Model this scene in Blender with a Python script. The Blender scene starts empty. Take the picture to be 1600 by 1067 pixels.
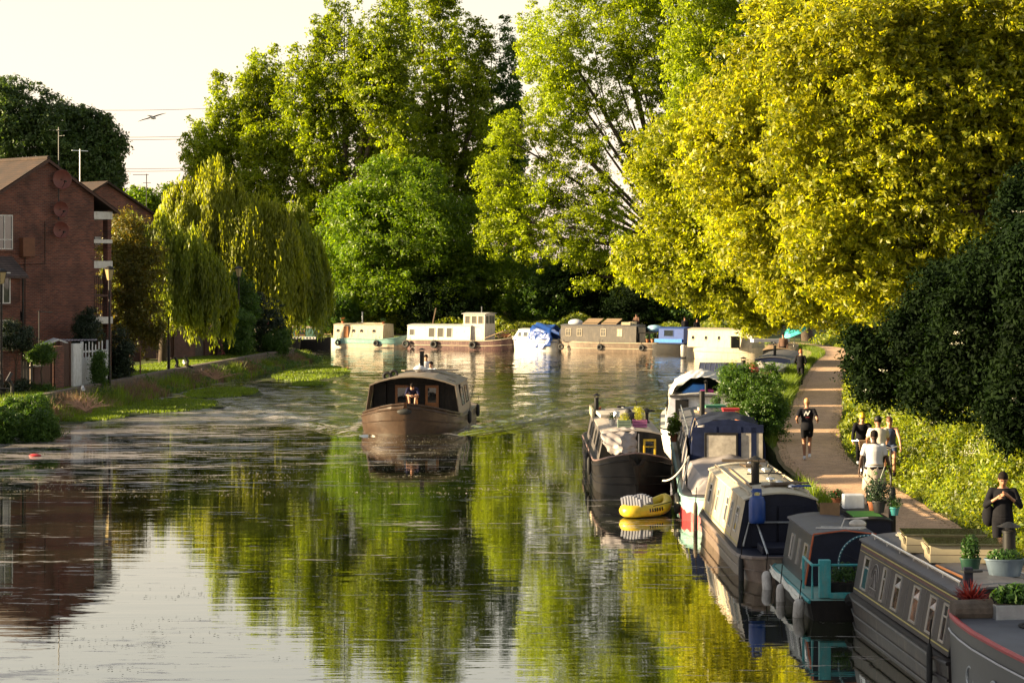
import bpy, bmesh, math, random
import numpy as np
from mathutils import Vector, Matrix
R = math.radians
rnd = random.Random(11)
rng = np.random.default_rng(11)
SC = bpy.context.scene
COL = SC.collection

# ------------------------------------------------------------------ camera, sky, sun, exposure
F = 3400.0          # focal length in photograph pixels (1600 wide)
HC = 6.1            # camera height above the water, on the bridge
HY = 422.0          # pixel row of the horizon
cam_d = bpy.data.cameras.new('camera'); cam = bpy.data.objects.new('camera', cam_d); COL.objects.link(cam)
cam.location = (0, 0, HC); cam.rotation_euler = (R(90), 0, 0)
cam_d.sensor_width = 36; cam_d.lens = F/1600*36; cam_d.shift_y = -(533.5-HY)/1600
cam_d.clip_start = 0.5; cam_d.clip_end = 4000
SC.camera = cam

SUN_EL = R(14.5)
SUN_TO = Vector((-math.cos(R(6)), -math.sin(R(6)), 0))          # horizontal direction towards the sun
w = bpy.data.worlds.new('World'); SC.world = w; w.use_nodes = True
nt = w.node_tree; nt.nodes.clear()
sky = nt.nodes.new('ShaderNodeTexSky'); sky.sky_type = 'NISHITA'; sky.sun_disc = False
sky.sun_elevation = SUN_EL; sky.sun_rotation = math.atan2(SUN_TO.x, SUN_TO.y)
sky.dust_density = 0.4; sky.air_density = 2.0; sky.ozone_density = 0.6; sky.altitude = 0
hs = nt.nodes.new('ShaderNodeHueSaturation'); hs.inputs['Saturation'].default_value = 0.4
bg = nt.nodes.new('ShaderNodeBackground'); bg.inputs['Strength'].default_value = 0.051
wo = nt.nodes.new('ShaderNodeOutputWorld')
nt.links.new(sky.outputs[0], hs.inputs['Color']); tn = nt.nodes.new('ShaderNodeMixRGB'); tn.blend_type = 'MULTIPLY'; tn.inputs[0].default_value = 1; tn.inputs[2].default_value = (1.0, .955, .975, 1)
nt.links.new(hs.outputs[0], tn.inputs[1]); nt.links.new(tn.outputs[0], bg.inputs[0]); nt.links.new(bg.outputs[0], wo.inputs[0])
sl = bpy.data.lights.new('sun', 'SUN'); sl.energy = 5.0; sl.angle = R(0.6); sl.color = (1.0, 0.775, 0.45)
so = bpy.data.objects.new('sun', sl); COL.objects.link(so)
d = (SUN_TO*math.cos(SUN_EL) + Vector((0, 0, math.sin(SUN_EL)))).normalized()
so.rotation_euler = d.to_track_quat('Z', 'Y').to_euler()
SC.view_settings.view_transform = 'Standard'; SC.view_settings.look = 'None'
SC.view_settings.exposure = 2.25; SC.view_settings.gamma = 1.0
try:
    SC.cycles.max_bounces = 7; SC.cycles.transmission_bounces = 4; SC.cycles.sample_clamp_indirect = 6
    SC.cycles.use_denoising = True
except Exception: pass

def at(px, py, Y):
    return Vector(((px-800)/F*Y, Y, HC+(HY-py)/F*Y))

# ------------------------------------------------------------------ object helpers
def tag(o, label=None, cat=None, group=None, kind=None):
    if label: o['label'] = label
    if cat: o['category'] = cat
    if group: o['group'] = group
    if kind: o['kind'] = kind
    return o
def thing(name, label, cat, loc=(0, 0, 0), rz=0, group=None):
    o = bpy.data.objects.new(name, None); COL.objects.link(o)
    o.empty_display_size = .3
    o.location = loc; o.rotation_euler = (0, 0, rz)
    return tag(o, label, cat, group)
def copy_tree(o, parent=None):
    c = o.copy(); COL.objects.link(c)
    if parent: c.parent = parent
    for ch in [x for x in COL.objects if x.parent == o]: copy_tree(ch, c)
    return c
class MB:
    def __init__(s): s.v = []; s.f = []; s.m = []; s.mi = 0
    def add(s, vs, fs):
        n = len(s.v); s.v += [tuple(v) for v in vs]
        for f in fs: s.f.append(tuple(i+n for i in f)); s.m.append(s.mi)
        return s
    def box(s, x0, x1, y0, y1, z0, z1, M=None):
        vs = [Vector((x, y, z)) for z in (z0, z1) for x, y in ((x0, y0), (x1, y0), (x1, y1), (x0, y1))]
        if M: vs = [M @ v for v in vs]
        return s.add(vs, [(3, 2, 1, 0), (4, 5, 6, 7), (0, 1, 5, 4), (1, 2, 6, 5), (2, 3, 7, 6), (3, 0, 4, 7)])
    def cbox(s, c, size, rz=0, rx=0, ry=0, M=None):
        T = Matrix.Translation(c) @ Matrix.Rotation(rz, 4, 'Z') @ Matrix.Rotation(rx, 4, 'X') @ Matrix.Rotation(ry, 4, 'Y')
        if M: T = M @ T
        a, b, c2 = [x/2 for x in size]
        return s.box(-a, a, -b, b, -c2, c2, T)
    def rings(s, rings, cap=True, close=False):
        n = len(rings[0]); base = len(s.v)
        for r in rings: s.v += [tuple(p) for p in r]
        K = len(rings)
        def add(f): s.f.append(f); s.m.append(s.mi)
        for k in range(K if close else K-1):
            a = base+k*n; b = base+((k+1) % K)*n
            for i in range(n):
                j = (i+1) % n; add((a+i, a+j, b+j, b+i))
        if cap and not close:
            add(tuple(base+i for i in range(n))[::-1]); add(tuple(base+(K-1)*n+i for i in range(n)))
        return s
    def tube(s, pts, r, seg=6, cap=True, close=False):
        pts = [Vector(p) for p in pts]; K = len(pts)
        if not hasattr(r, '__len__'): r = [r]*K
        rs = []; prev = None
        for k, p in enumerate(pts):
            if close: t = pts[(k+1) % K]-pts[k-1]
            else: t = pts[min(k+1, K-1)]-pts[max(k-1, 0)]
            if t.length < 1e-9: t = Vector((0, 0, 1))
            t.normalize()
            if prev is None:
                u = t.orthogonal().normalized()
            else:
                u = prev - t*prev.dot(t)
                u = u.normalized() if u.length > 1e-6 else t.orthogonal().normalized()
            prev = u; v = t.cross(u)
            rs.append([p+u*math.cos(2*math.pi*i/seg)*r[k]+v*math.sin(2*math.pi*i/seg)*r[k] for i in range(seg)])
        return s.rings(rs, cap, close)
    def torus(s, c, Rr, r, axis='X', seg=20, ss=6, M=None):
        pts = []
        for i in range(seg):
            a = 2*math.pi*i/seg; u, v = Rr*math.cos(a), Rr*math.sin(a)
            p = {'X': (0, u, v), 'Y': (u, 0, v), 'Z': (u, v, 0)}[axis]
            p = Vector(c)+Vector(p)
            pts.append(M @ p if M else p)
        return s.tube(pts, r, ss, close=True)
    def lathe(s, c, prof, seg=14, M=None, cap=True):
        c = Vector(c); rs = []
        for r, z in prof:
            ring = [c+Vector((r*math.cos(2*math.pi*i/seg), r*math.sin(2*math.pi*i/seg), z)) for i in range(seg)]
            rs.append([M @ p for p in ring] if M else ring)
        return s.rings(rs, cap)
    def sphere(s, c, r, seg=10, ring=6, sc=(1, 1, 1), M=None):
        c = Vector(c); rs = []
        for k in range(ring+1):
            a = -math.pi/2+math.pi*(k+.001)/(ring+.002)
            q = [c+Vector((r*math.cos(a)*math.cos(2*math.pi*i/seg)*sc[0], r*math.cos(a)*math.sin(2*math.pi*i/seg)*sc[1], r*math.sin(a)*sc[2])) for i in range(seg)]
            rs.append([M @ p for p in q] if M else q)
        return s.rings(rs)
    def prism(s, poly, axis_from, axis_to, plane='XZ'):
        """poly points (a,b); extruded along the remaining axis"""
        rs = []
        for t in (axis_from, axis_to):
            if plane == 'XZ': rs.append([(a, t, b) for a, b in poly])
            elif plane == 'YZ': rs.append([(t, a, b) for a, b in poly])
            else: rs.append([(a, b, t) for a, b in poly])
        return s.rings(rs)
    def build(s, name, mat, parent=None, smooth=False, bevel=0):
        me = bpy.data.meshes.new(name); me.from_pydata(s.v, [], s.f)
        mats = mat if isinstance(mat, (list, tuple)) else [mat]
        for m in mats: me.materials.append(m)
        if len(mats) > 1: me.polygons.foreach_set('material_index', s.m)
        bm = bmesh.new(); bm.from_mesh(me)
        bmesh.ops.recalc_face_normals(bm, faces=bm.faces)
        bm.to_mesh(me); bm.free()
        if smooth:
            me.polygons.foreach_set('use_smooth', [True]*len(me.polygons))
            me.set_sharp_from_angle(angle=R(40))
        me.update()
        o = bpy.data.objects.new(name, me); COL.objects.link(o)
        if parent: o.parent = parent
        if bevel:
            b = o.modifiers.new('bevel', 'BEVEL'); b.width = bevel; b.segments = 2; b.limit_method = 'ANGLE'
        return o

# ------------------------------------------------------------------ materials
_M = {}
def nodes_of(name):
    m = bpy.data.materials.new(name); m.use_nodes = True
    t = m.node_tree; b = t.nodes['Principled BSDF']; return m, t, b
def pm(name, col, rough=.55, metal=0., var=.22, scale=5., dirt=None, dirt_amt=.45, bump=.0, coat=0, stretch=(1, 1, 1), spec=.5):
    """painted / plain surface: two-scale colour variation, optional dirt stain"""
    if name in _M: return _M[name]
    m, t, b = nodes_of(name); N = t.nodes; L = t.links
    tc = N.new('ShaderNodeTexCoord'); mp = N.new('ShaderNodeMapping'); mp.inputs['Scale'].default_value = stretch
    L.new(tc.outputs['Object'], mp.inputs[0])
    n1 = N.new('ShaderNodeTexNoise'); n1.inputs['Scale'].default_value = scale; n1.inputs['Detail'].default_value = 6; n1.inputs['Roughness'].default_value = .65
    L.new(mp.outputs[0], n1.inputs['Vector'])
    r = N.new('ShaderNodeValToRGB'); L.new(n1.outputs['Fac'], r.inputs[0])
    c = np.array(col[:3]); r.color_ramp.elements[0].position = .3; r.color_ramp.elements[1].position = .72
    r.color_ramp.elements[0].color = (*np.clip(c*(1-var), 0, 1), 1); r.color_ramp.elements[1].color = (*np.clip(c*(1+var), 0, 1), 1)
    out = r.outputs[0]
    if dirt is not None:
        mp2 = N.new('ShaderNodeMapping'); mp2.inputs['Scale'].default_value = (1.6, 1.6, .35); L.new(tc.outputs['Object'], mp2.inputs[0])
        n2 = N.new('ShaderNodeTexNoise'); n2.inputs['Scale'].default_value = 4; n2.inputs['Detail'].default_value = 9; n2.inputs['Roughness'].default_value = .75
        L.new(mp2.outputs[0], n2.inputs['Vector'])
        r2 = N.new('ShaderNodeMapRange'); r2.inputs['From Min'].default_value = .5; r2.inputs['From Max'].default_value = .68; r2.inputs['To Max'].default_value = dirt_amt
        L.new(n2.outputs['Fac'], r2.inputs['Value'])
        mx = N.new('ShaderNodeMixRGB'); L.new(r2.outputs[0], mx.inputs[0]); L.new(out, mx.inputs[1]); mx.inputs[2].default_value = (*dirt, 1)
        out = mx.outputs[0]
    L.new(out, b.inputs['Base Color'])
    b.inputs['Roughness'].default_value = rough; b.inputs['Metallic'].default_value = metal
    b.inputs['Coat Weight'].default_value = coat; b.inputs['Specular IOR Level'].default_value = spec
    if bump:
        bp = N.new('ShaderNodeBump'); bp.inputs['Strength'].default_value = bump; bp.inputs['Distance'].default_value = .02
        L.new(n1.outputs['Fac'], bp.inputs['Height']); L.new(bp.outputs[0], b.inputs['Normal'])
    _M[name] = m; return m
def leafmat(name, c1, c2, trans=.4, tcol=None, rough=.45, patch=.25, pscale=.35):
    if name in _M: return _M[name]
    m, t, b = nodes_of(name); N = t.nodes; L = t.links
    g = N.new('ShaderNodeNewGeometry'); r = N.new('ShaderNodeValToRGB'); L.new(g.outputs['Random Per Island'], r.inputs[0])
    r.color_ramp.elements[0].color = (*c1, 1); r.color_ramp.elements[1].color = (*c2, 1)
    tc = N.new('ShaderNodeTexCoord'); n1 = N.new('ShaderNodeTexNoise'); n1.inputs['Scale'].default_value = pscale; n1.inputs['Detail'].default_value = 3
    L.new(tc.outputs['Object'], n1.inputs['Vector'])
    mr = N.new('ShaderNodeMapRange'); mr.inputs['From Min'].default_value = .35; mr.inputs['From Max'].default_value = .65
    mr.inputs['To Min'].default_value = 1-patch; mr.inputs['To Max'].default_value = 1+patch; L.new(n1.outputs['Fac'], mr.inputs['Value'])
    h = N.new('ShaderNodeHueSaturation'); L.new(mr.outputs[0], h.inputs['Value']); L.new(r.outputs[0], h.inputs['Color'])
    L.new(h.outputs[0], b.inputs['Base Color']); b.inputs['Roughness'].default_value = rough; b.inputs['Specular IOR Level'].default_value = .35 if rough < .6 else .08
    tr = N.new('ShaderNodeBsdfTranslucent')
    mul = N.new('ShaderNodeMixRGB'); mul.blend_type = 'MULTIPLY'; mul.inputs[0].default_value = 1; L.new(h.outputs[0], mul.inputs[1])
    mul.inputs[2].default_value = (*(tcol or (2.6, 2.4, .5)), 1); L.new(mul.outputs[0], tr.inputs[0])
    mx = N.new('ShaderNodeMixShader'); mx.inputs[0].default_value = trans
    L.new(b.outputs[0], mx.inputs[1]); L.new(tr.outputs[0], mx.inputs[2])
    L.new(mx.outputs[0], N['Material Output'].inputs[0])
    _M[name] = m; return m
def brickmat(name, c1, c2, mortar, s=4.4, rough=.85):
    if name in _M: return _M[name]
    m, t, b = nodes_of(name); N = t.nodes; L = t.links
    tc = N.new('ShaderNodeTexCoord'); sp = N.new('ShaderNodeSeparateXYZ'); L.new(tc.outputs['Object'], sp.inputs[0])
    ad = N.new('ShaderNodeMath'); L.new(sp.outputs[0], ad.inputs[0]); L.new(sp.outputs[1], ad.inputs[1])
    cb = N.new('ShaderNodeCombineXYZ'); L.new(ad.outputs[0], cb.inputs[0]); L.new(sp.outputs[2], cb.inputs[1])
    br = N.new('ShaderNodeTexBrick'); L.new(cb.outputs[0], br.inputs['Vector'])
    br.inputs['Scale'].default_value = s; br.inputs['Brick Width'].default_value = 1.0; br.inputs['Row Height'].default_value = .34
    br.inputs['Mortar Size'].default_value = .045; br.inputs['Color1'].default_value = (*c1, 1); br.inputs['Color2'].default_value = (*c2, 1)
    br.inputs['Mortar'].default_value = (*mortar, 1); br.inputs['Bias'].default_value = -.1
    n = N.new('ShaderNodeTexNoise'); n.inputs['Scale'].default_value = .9; n.inputs['Detail'].default_value = 7; L.new(tc.outputs['Object'], n.inputs['Vector'])
    mr = N.new('ShaderNodeMapRange'); mr.inputs['From Min'].default_value = .3; mr.inputs['From Max'].default_value = .7; mr.inputs['To Min'].default_value = .55; mr.inputs['To Max'].default_value = 1.5
    L.new(n.outputs['Fac'], mr.inputs['Value'])
    h = N.new('ShaderNodeHueSaturation'); L.new(br.outputs['Color'], h.inputs['Color']); L.new(mr.outputs[0], h.inputs['Value'])
    L.new(h.outputs[0], b.inputs['Base Color']); b.inputs['Roughness'].default_value = rough
    bp = N.new('ShaderNodeBump'); bp.inputs['Strength'].default_value = .5; bp.inputs['Distance'].default_value = .01; bp.invert = True
    L.new(br.outputs['Fac'], bp.inputs['Height']); L.new(bp.outputs[0], b.inputs['Normal'])
    _M[name] = m; return m
def tilemat(name, c1, c2, s=4.0):
    """rows of roof tiles along object Z"""
    if name in _M: return _M[name]
    m = brickmat(name, c1, c2, tuple(x*.35 for x in c1), s, .9)
    return m
def glassmat(name, col=(.02, .025, .03), rough=.05):
    if name in _M: return _M[name]
    m, t, b = nodes_of(name); b.inputs['Base Color'].default_value = (*col, 1); b.inputs['Roughness'].default_value = rough
    b.inputs['Coat Weight'].default_value = .6; b.inputs['Coat Roughness'].default_value = .03; b.inputs['IOR'].default_value = 1.6
    n = t.nodes.new('ShaderNodeTexNoise'); n.inputs['Scale'].default_value = 1.5
    bp = t.nodes.new('ShaderNodeBump'); bp.inputs['Strength'].default_value = .08; bp.inputs['Distance'].default_value = .05
    t.links.new(n.outputs['Fac'], bp.inputs['Height']); t.links.new(bp.outputs[0], b.inputs['Normal'])
    _M[name] = m; return m

BLACK = pm('black_paint', (.009, .009, .010), .5, spec=.25, var=.4, dirt=(.06, .045, .03), dirt_amt=.5)
TAR = pm('hull_blacking', (.008, .007, .007), .5, spec=.2, var=.5, dirt=(.020, .014, .010), dirt_amt=.6, bump=.15)
IRON = pm('iron', (.03, .03, .032), .5, .3)
STEEL = pm('bright_steel', (.55, .55, .56), .3, .9, var=.1)
GALV = pm('galvanised', (.30, .32, .34), .45, .6, var=.2)
WHITE = pm('white_paint', (.46, .45, .43), .45, var=.12, dirt=(.22, .16, .10), dirt_amt=.55)
CREAM = pm('cream_paint', (.38, .32, .23), .5, var=.14, dirt=(.17, .12, .07), dirt_amt=.55)
CREAMROOF = pm('cream_roof', (.40, .36, .28), .6, var=.15, scale=3, dirt=(.22, .17, .10), dirt_amt=.5)
GREYP = pm('grey_paint', (.036, .034, .038), .45, spec=.35, var=.15, dirt=(.12, .09, .07), dirt_amt=.3)
GREYROOF = pm('grey_roof', (.075, .075, .088), .6, var=.2, scale=3, dirt=(.1, .09, .08), dirt_amt=.4)
HULLGREY = pm('hull_grey', (.026, .022, .023), .42, spec=.35, var=.35, dirt=(.12, .09, .065), dirt_amt=.7, bump=.2)
NAVY = pm('navy_cloth', (.012, .018, .05), .8, spec=.1, var=.3)
NAVYTOP = pm('navy_cover', (.018, .023, .042), .85, spec=.1, var=.3, scale=2)
NAVYPAINT = pm('dark_slate_paint', (.009, .011, .024), .5, spec=.25, var=.3)
TEAL = pm('teal_paint', (.03, .25, .27), .5, var=.25, dirt=(.25, .22, .15), dirt_amt=.4)
TEALGREY = pm('faded_teal', (.16, .30, .28), .5, var=.2, dirt=(.3, .25, .17), dirt_amt=.5)
REDP = pm('red_paint', (.32, .02, .025), .45, var=.2)
BLUEP = pm('blue_paint', (.006, .04, .20), .42, var=.2)
BRTARP = pm('blue_tarp', (.02, .16, .55), .5, var=.25)
YELLOW = pm('yellow_paint', (.55, .36, .02), .4, var=.15)
GOLD = pm('gold_line', (.45, .38, .12), .45, var=.15)
TARP = pm('grey_tarp', (.22, .20, .205), .55, var=.25, scale=2.5, dirt=(.16, .13, .1), dirt_amt=.4)
SILVER = pm('silver_tarp', (.42, .43, .47), .5, var=.15, scale=2)
CANVAS = pm('buff_canvas', (.30, .27, .24), .8, var=.2, scale=3, dirt=(.12, .1, .08))
WOOD = pm('weathered_wood', (.25, .17, .10), .75, var=.35, scale=4, stretch=(1, 6, 6))
VARN = pm('varnished_wood', (.28, .11, .03), .4, var=.3, scale=4, stretch=(6, 6, 1))
DWOOD = pm('dark_fence_wood', (.06, .028, .02), .8, var=.35, scale=3, stretch=(6, 6, 1))
LOG = pm('bark_wood', (.09, .07, .055), .9, var=.5, scale=6, bump=.5)
ROPE = pm('pale_rope', (.50, .46, .40), .9, var=.15)
DROPE = pm('dark_rope', (.018, .015, .013), .95, spec=.1)
RUBBER = pm('rubber', (.012, .012, .013), .75, var=.4)
FENDERW = pm('dirty_white_fender', (.38, .36, .34), .5, var=.25, dirt=(.1, .08, .06), dirt_amt=.6)
TERRA = pm('terracotta', (.35, .12, .05), .85)
BEIGE = pm('beige_ply', (.34, .29, .19), .7, var=.15, scale=3)
SOIL = pm('soil', (.03, .022, .015), .95, var=.5, scale=20)
PLASTG = pm('dark_green_plastic', (.01, .05, .03), .45)
SOLAR = pm('solar_glass', (.035, .04, .07), .12, var=.2, coat=.8)
SOLARY = pm('glossy_dark_sheet', (.05, .05, .03), .10, var=.2, coat=.8)
GLASS = glassmat('window_glass')
GLASSP = glassmat('pale_window_glass', (.10, .095, .085), .12)
CLEAR = pm('misty_clear_plastic', (.42, .38, .33), .2, var=.35, scale=4, coat=.5)
BRICK = brickmat('brown_brick', (.068, .019, .013), (.15, .044, .025), (.11, .075, .06))
BRICK2 = brickmat('buff_brick', (.085, .035, .026), (.12, .055, .04), (.08, .06, .055))
TILE = tilemat('roof_tiles', (.036, .017, .009), (.024, .012, .008), 3.2)
TILED = tilemat('dark_roof_tiles', (.05, .035, .035), (.07, .05, .045), 3.2)
WPAINTB = pm('white_painted_wood', (.50, .52, .55), .6, var=.15, scale=6, dirt=(.2, .17, .13), dirt_amt=.6)
STONE = pm('wall_stone', (.11, .085, .07), .9, var=.4, scale=3, bump=.5, dirt=(.04, .05, .02), dirt_amt=.7)
BARK = pm('bark', (.055, .04, .028), .95, var=.5, scale=5, bump=.6, stretch=(3, 3, 1))
BARKL = pm('grey_bark', (.12, .09, .06), .9, var=.4, scale=5, bump=.5, stretch=(3, 3, 1))
SKIN = pm('skin', (.42, .22, .14), .55, var=.08)
SKIND = pm('dark_skin', (.045, .021, .013), .6, var=.1)
SKINM = pm('tanned_skin', (.30, .14, .08), .55, var=.08)
CLBLK = pm('black_cloth', (.010, .010, .013), .9, spec=.1, var=.3)
CLWHT = pm('white_cloth', (.50, .50, .54), .9, var=.06, scale=8)
CLKHK = pm('stone_cloth', (.38, .31, .26), .9, var=.12, scale=8)
CLBLU = pm('denim_cloth', (.05, .07, .13), .9, spec=.1, var=.2)
CLLBL = pm('pale_blue_cloth', (.35, .42, .55), .9, var=.1)
CLNVY = pm('dark_blue_cloth', (.02, .02, .05), .9, spec=.1, var=.2)
HAIRD = pm('dark_hair', (.010, .007, .006), .8, spec=.1)
HAIRB = pm('brown_hair', (.10, .035, .012), .55)
HAIRG = pm('blond_hair', (.38, .20, .07), .55)
HAIRR = pm('ginger_hair', (.40, .10, .02), .55)
SHOEW = pm('white_shoe', (.65, .65, .68), .6)
LAMPG = pm('lantern_pane', (.28, .22, .11), .3, var=.1)
# ------------------------------------------------------------------ foliage
def leaf_object(name, P, Nn, S, mat, parent=None, w=.42, axis=None):
    """P points, Nn preferred normals, S half-lengths: one diamond leaf each"""
    n = len(P); S = np.asarray(S).reshape(-1, 1)*np.ones((n, 1))
    nr = Nn + rng.normal(0, .65, (n, 3)); nr /= np.linalg.norm(nr, axis=1, keepdims=True)+1e-9
    a = rng.normal(0, 1, (n, 3)) if axis is None else axis + rng.normal(0, .18, (n, 3))
    if axis is None:
        u = np.cross(nr, a)
    else:
        u = a
    u /= np.linalg.norm(u, axis=1, keepdims=True)+1e-9
    v = np.cross(nr, u); v /= np.linalg.norm(v, axis=1, keepdims=True)+1e-9
    fold = nr*S*.18
    V = np.empty((n, 4, 3)); V[:, 0] = P-u*S; V[:, 1] = P+v*S*w+fold; V[:, 2] = P+u*S; V[:, 3] = P-v*S*w+fold
    me = bpy.data.meshes.new(name); me.vertices.add(n*4); me.vertices.foreach_set('co', V.reshape(-1).astype(np.float32))
    me.loops.add(n*4); me.loops.foreach_set('vertex_index', np.arange(n*4, dtype=np.int32))
    me.polygons.add(n); me.polygons.foreach_set('loop_start', np.arange(0, n*4, 4, dtype=np.int32)); me.polygons.foreach_set('loop_total', np.full(n, 4, dtype=np.int32))
    me.materials.append(mat); me.update(calc_edges=True)
    o = bpy.data.objects.new(name, me); COL.objects.link(o)
    if parent: o.parent = parent
    return o
def unit(n):
    v = rng.normal(0, 1, (n, 3)); return v/np.linalg.norm(v, axis=1, keepdims=True)
def clump_cloud(blobs, n, cr, per, upright=1.0, shell=.38, squash=.7):
    """blobs: (cx,cy,cz,rx,ry,rz). Returns leaf points, normals and the clump centres of each blob"""
    W = np.array([(b[3]*b[4]+b[3]*b[5]+b[4]*b[5])**1.0 for b in blobs]); W = W/W.sum()
    P = []; Nn = []; centres = []
    for b, wt in zip(blobs, W):
        m = max(3, int(n*wt/per)); c = np.array(b[:3]); r = np.array(b[3:6])
        dirs = unit(m); rad = rng.random((m, 1))**shell
        # lumpy outline
        lump = 1+.16*np.sin(dirs[:, :1]*5+c[0])*np.cos(dirs[:, 2:]*6+c[2])
        cc = c+dirs*rad*r*lump; out = rng.random(m) < .24; cc[out] = (c+dirs*(1.02+.26*rng.random((m, 1)))*r)[out]; centres.append(cc)
        crr = cr*(.45+1.0*rng.random((m, 1))); crr[out] *= .65
        k = rng.integers(0, m, int(n*wt))
        du = unit(len(k)); rr = (.25+.75*rng.random((len(k), 1)))
        off = du*rr*crr[k]*np.array([1, 1, squash*upright])
        P.append(cc[k]+off); Nn.append(du*.55+dirs[k]*.35+np.array([0, 0, .3]))
    return np.vstack(P), np.vstack(Nn), centres
def tree(name, label, cat, base, blobs, n, leaf, lm, bark=BARK, cr=.9, per=45, tr=.35, group=None, upright=1, limbs=None, shell=.38, twigs=3, forks=None, sat=4):
    base = Vector(base)
    t = thing(name, label, cat, base, group=group)
    if sat:
        ex = []
        for b in blobs:
            for _ in range(sat):
                a_ = rnd.uniform(0, 6.28); e_ = rnd.uniform(-.5, 1.2); f_ = rnd.uniform(.26, .46)
                ex.append((b[0]+b[3]*math.cos(a_)*math.cos(e_)*1.02, b[1]+b[4]*math.sin(a_)*math.cos(e_)*1.02, b[2]+b[5]*math.sin(e_)*1.05, b[3]*f_, b[4]*f_, b[5]*f_*1.1))
        nb = len(blobs); blobs = list(blobs)+ex
    else: nb = len(blobs)
    B = [tuple(np.array(b[:3])-np.array(base))+tuple(b[3:6]) for b in blobs]
    n = int(n*1.5*LEAFN); P, Nn, cen = clump_cloud(B, n, cr, per, upright, shell)
    S = leaf*.68*(.65+.7*rng.random(len(P)))
    leaf_object('crown', P, Nn, S, lm, t)
    mb = MB()
    zt = max(b[2] for b in B); zc = min(b[2]-b[5] for b in B)
    fork = Vector(forks) - base if forks else Vector((np.mean([b[0] for b in B])*.3, np.mean([b[1] for b in B])*.3, max(1.2, zc+.25*(zt-zc))))
    pts = [Vector((0, 0, -.2)).lerp(fork, k/5)+Vector((rnd.uniform(-.5, .5)*tr, rnd.uniform(-.5, .5)*tr, 0))*(1 if k else 0) for k in range(6)]
    mb.tube(pts, [tr*(1.35 if k == 0 else 1-.07*k) for k in range(6)], 9, cap=False)
    for b, cc in list(zip(B, cen))[:nb]:
        c = Vector(b[:3]); s = pts[-1] if c.z > pts[-1].z-.5 else pts[3]
        if c.z < s.z: s = pts[2]
        mid = s.lerp(c, .5)+Vector((rnd.uniform(-.06, .06), rnd.uniform(-.06, .06), rnd.uniform(0, .1)))*(c-s).length
        r0 = tr*.5*min(1, .45+.5*max(b[3], b[5])/4)
        q = [s]+[(s.lerp(mid, a)).lerp(mid.lerp(c, a), a) for a in (.2, .4, .6, .8)]+[c]
        mb.tube(q, [r0*(1-.13*k) for k in range(6)], 6, cap=False)
        for e in cc[:max(1, int(len(cc)*.0)+twigs)]:
            e = Vector(e); st = q[rnd.choice((3, 4, 5))]; md = st.lerp(e, .5)+Vector((0, 0, .08*(e-st).length))
            mb.tube([st, md, e], [r0*.3, r0*.2, .012], 4, cap=False)
    mb.build('trunk', bark, t, smooth=True)
    return t
def pxb(Y, *specs):
    """crown lobes given as (px, py, rx_px, rz_px, dy, ry_m) seen at distance Y, turned into metres"""
    out = []
    for s in specs:
        px, py, rx, rz = s[:4]; dy = s[4] if len(s) > 4 else 0; YY = Y+dy; k = YY/F
        ry = s[5] if len(s) > 5 else rx*k*.9
        p = at(px, py, YY); out.append((p.x, p.y, p.z, rx*k, ry, rz*k))
    return out
LEAFN = 1.0
L_POP = leafmat('poplar_leaves', (.075, .118, .006), (.18, .215, .010), .52, (2.7, 2.6, .4))
L_POPL = leafmat('light_poplar_leaves', (.12, .165, .008), (.235, .275, .014), .54, (2.45, 2.45, .4))
L_LIME = leafmat('lime_leaves', (.04, .088, .005), (.125, .18, .009), .45, (2.6, 2.6, .4))
L_PLANE = leafmat('plane_leaves', (.084, .117, .007), (.334, .326, .021), .52, (2.32, 2.2, .4), rough=.4)
L_PLANE2 = leafmat('young_plane_leaves', (.095, .128, .006), (.31, .312, .018), .52, (2.3, 2.3, .4))
L_DARK = leafmat('shade_leaves', (.002, .007, .002), (.008, .018, .003), .15, rough=.8)  # near-black leaf colour stands in for the deep shade of the elders
L_WILL = leafmat('willow_leaves', (.11, .14, .012), (.23, .25, .020), .48)
L_WILLD = leafmat('deep_willow_leaves', (.085, .125, .012), (.18, .21, .02), .45)
L_PURP = leafmat('purple_leaves', (.05, .07, .010), (.13, .11, .018), .4, (2.2, 1.6, .5))
L_HEDGE = leafmat('hedge_leaves', (.05, .09, .008), (.20, .225, .016), .45, patch=.55, pscale=1.4)
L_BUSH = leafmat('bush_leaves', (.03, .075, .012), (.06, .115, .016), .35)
L_CONIF = leafmat('conifer_leaves', (.010, .022, .010), (.02, .036, .014), .1)
L_FAR = leafmat('distant_leaves', (.035, .07, .02), (.055, .09, .025), .3)
L_GRASS = leafmat('grass_blades', (.07, .12, .012), (.13, .18, .02), .4, pscale=.6)
L_REED = leafmat('dry_reed', (.13, .08, .05), (.26, .17, .11), .3, (1.3, 1.1, .9))
L_UMB = leafmat('umbel_flowers', (.55, .54, .42), (.72, .70, .60), .3, (1, 1, .9), patch=.05)
L_POT = leafmat('potted_leaves', (.02, .06, .012), (.05, .11, .02), .3)
L_REDL = leafmat('red_leaves', (.12, .012, .015), (.20, .03, .02), .3, (1.4, .8, .8))
L_FLR = leafmat('red_petals', (.55, .02, .02), (.7, .05, .03), .3, (1, .6, .6))
L_YEL = leafmat('yellow_leaves', (.16, .2, .02), (.34, .33, .03), .4)

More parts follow.
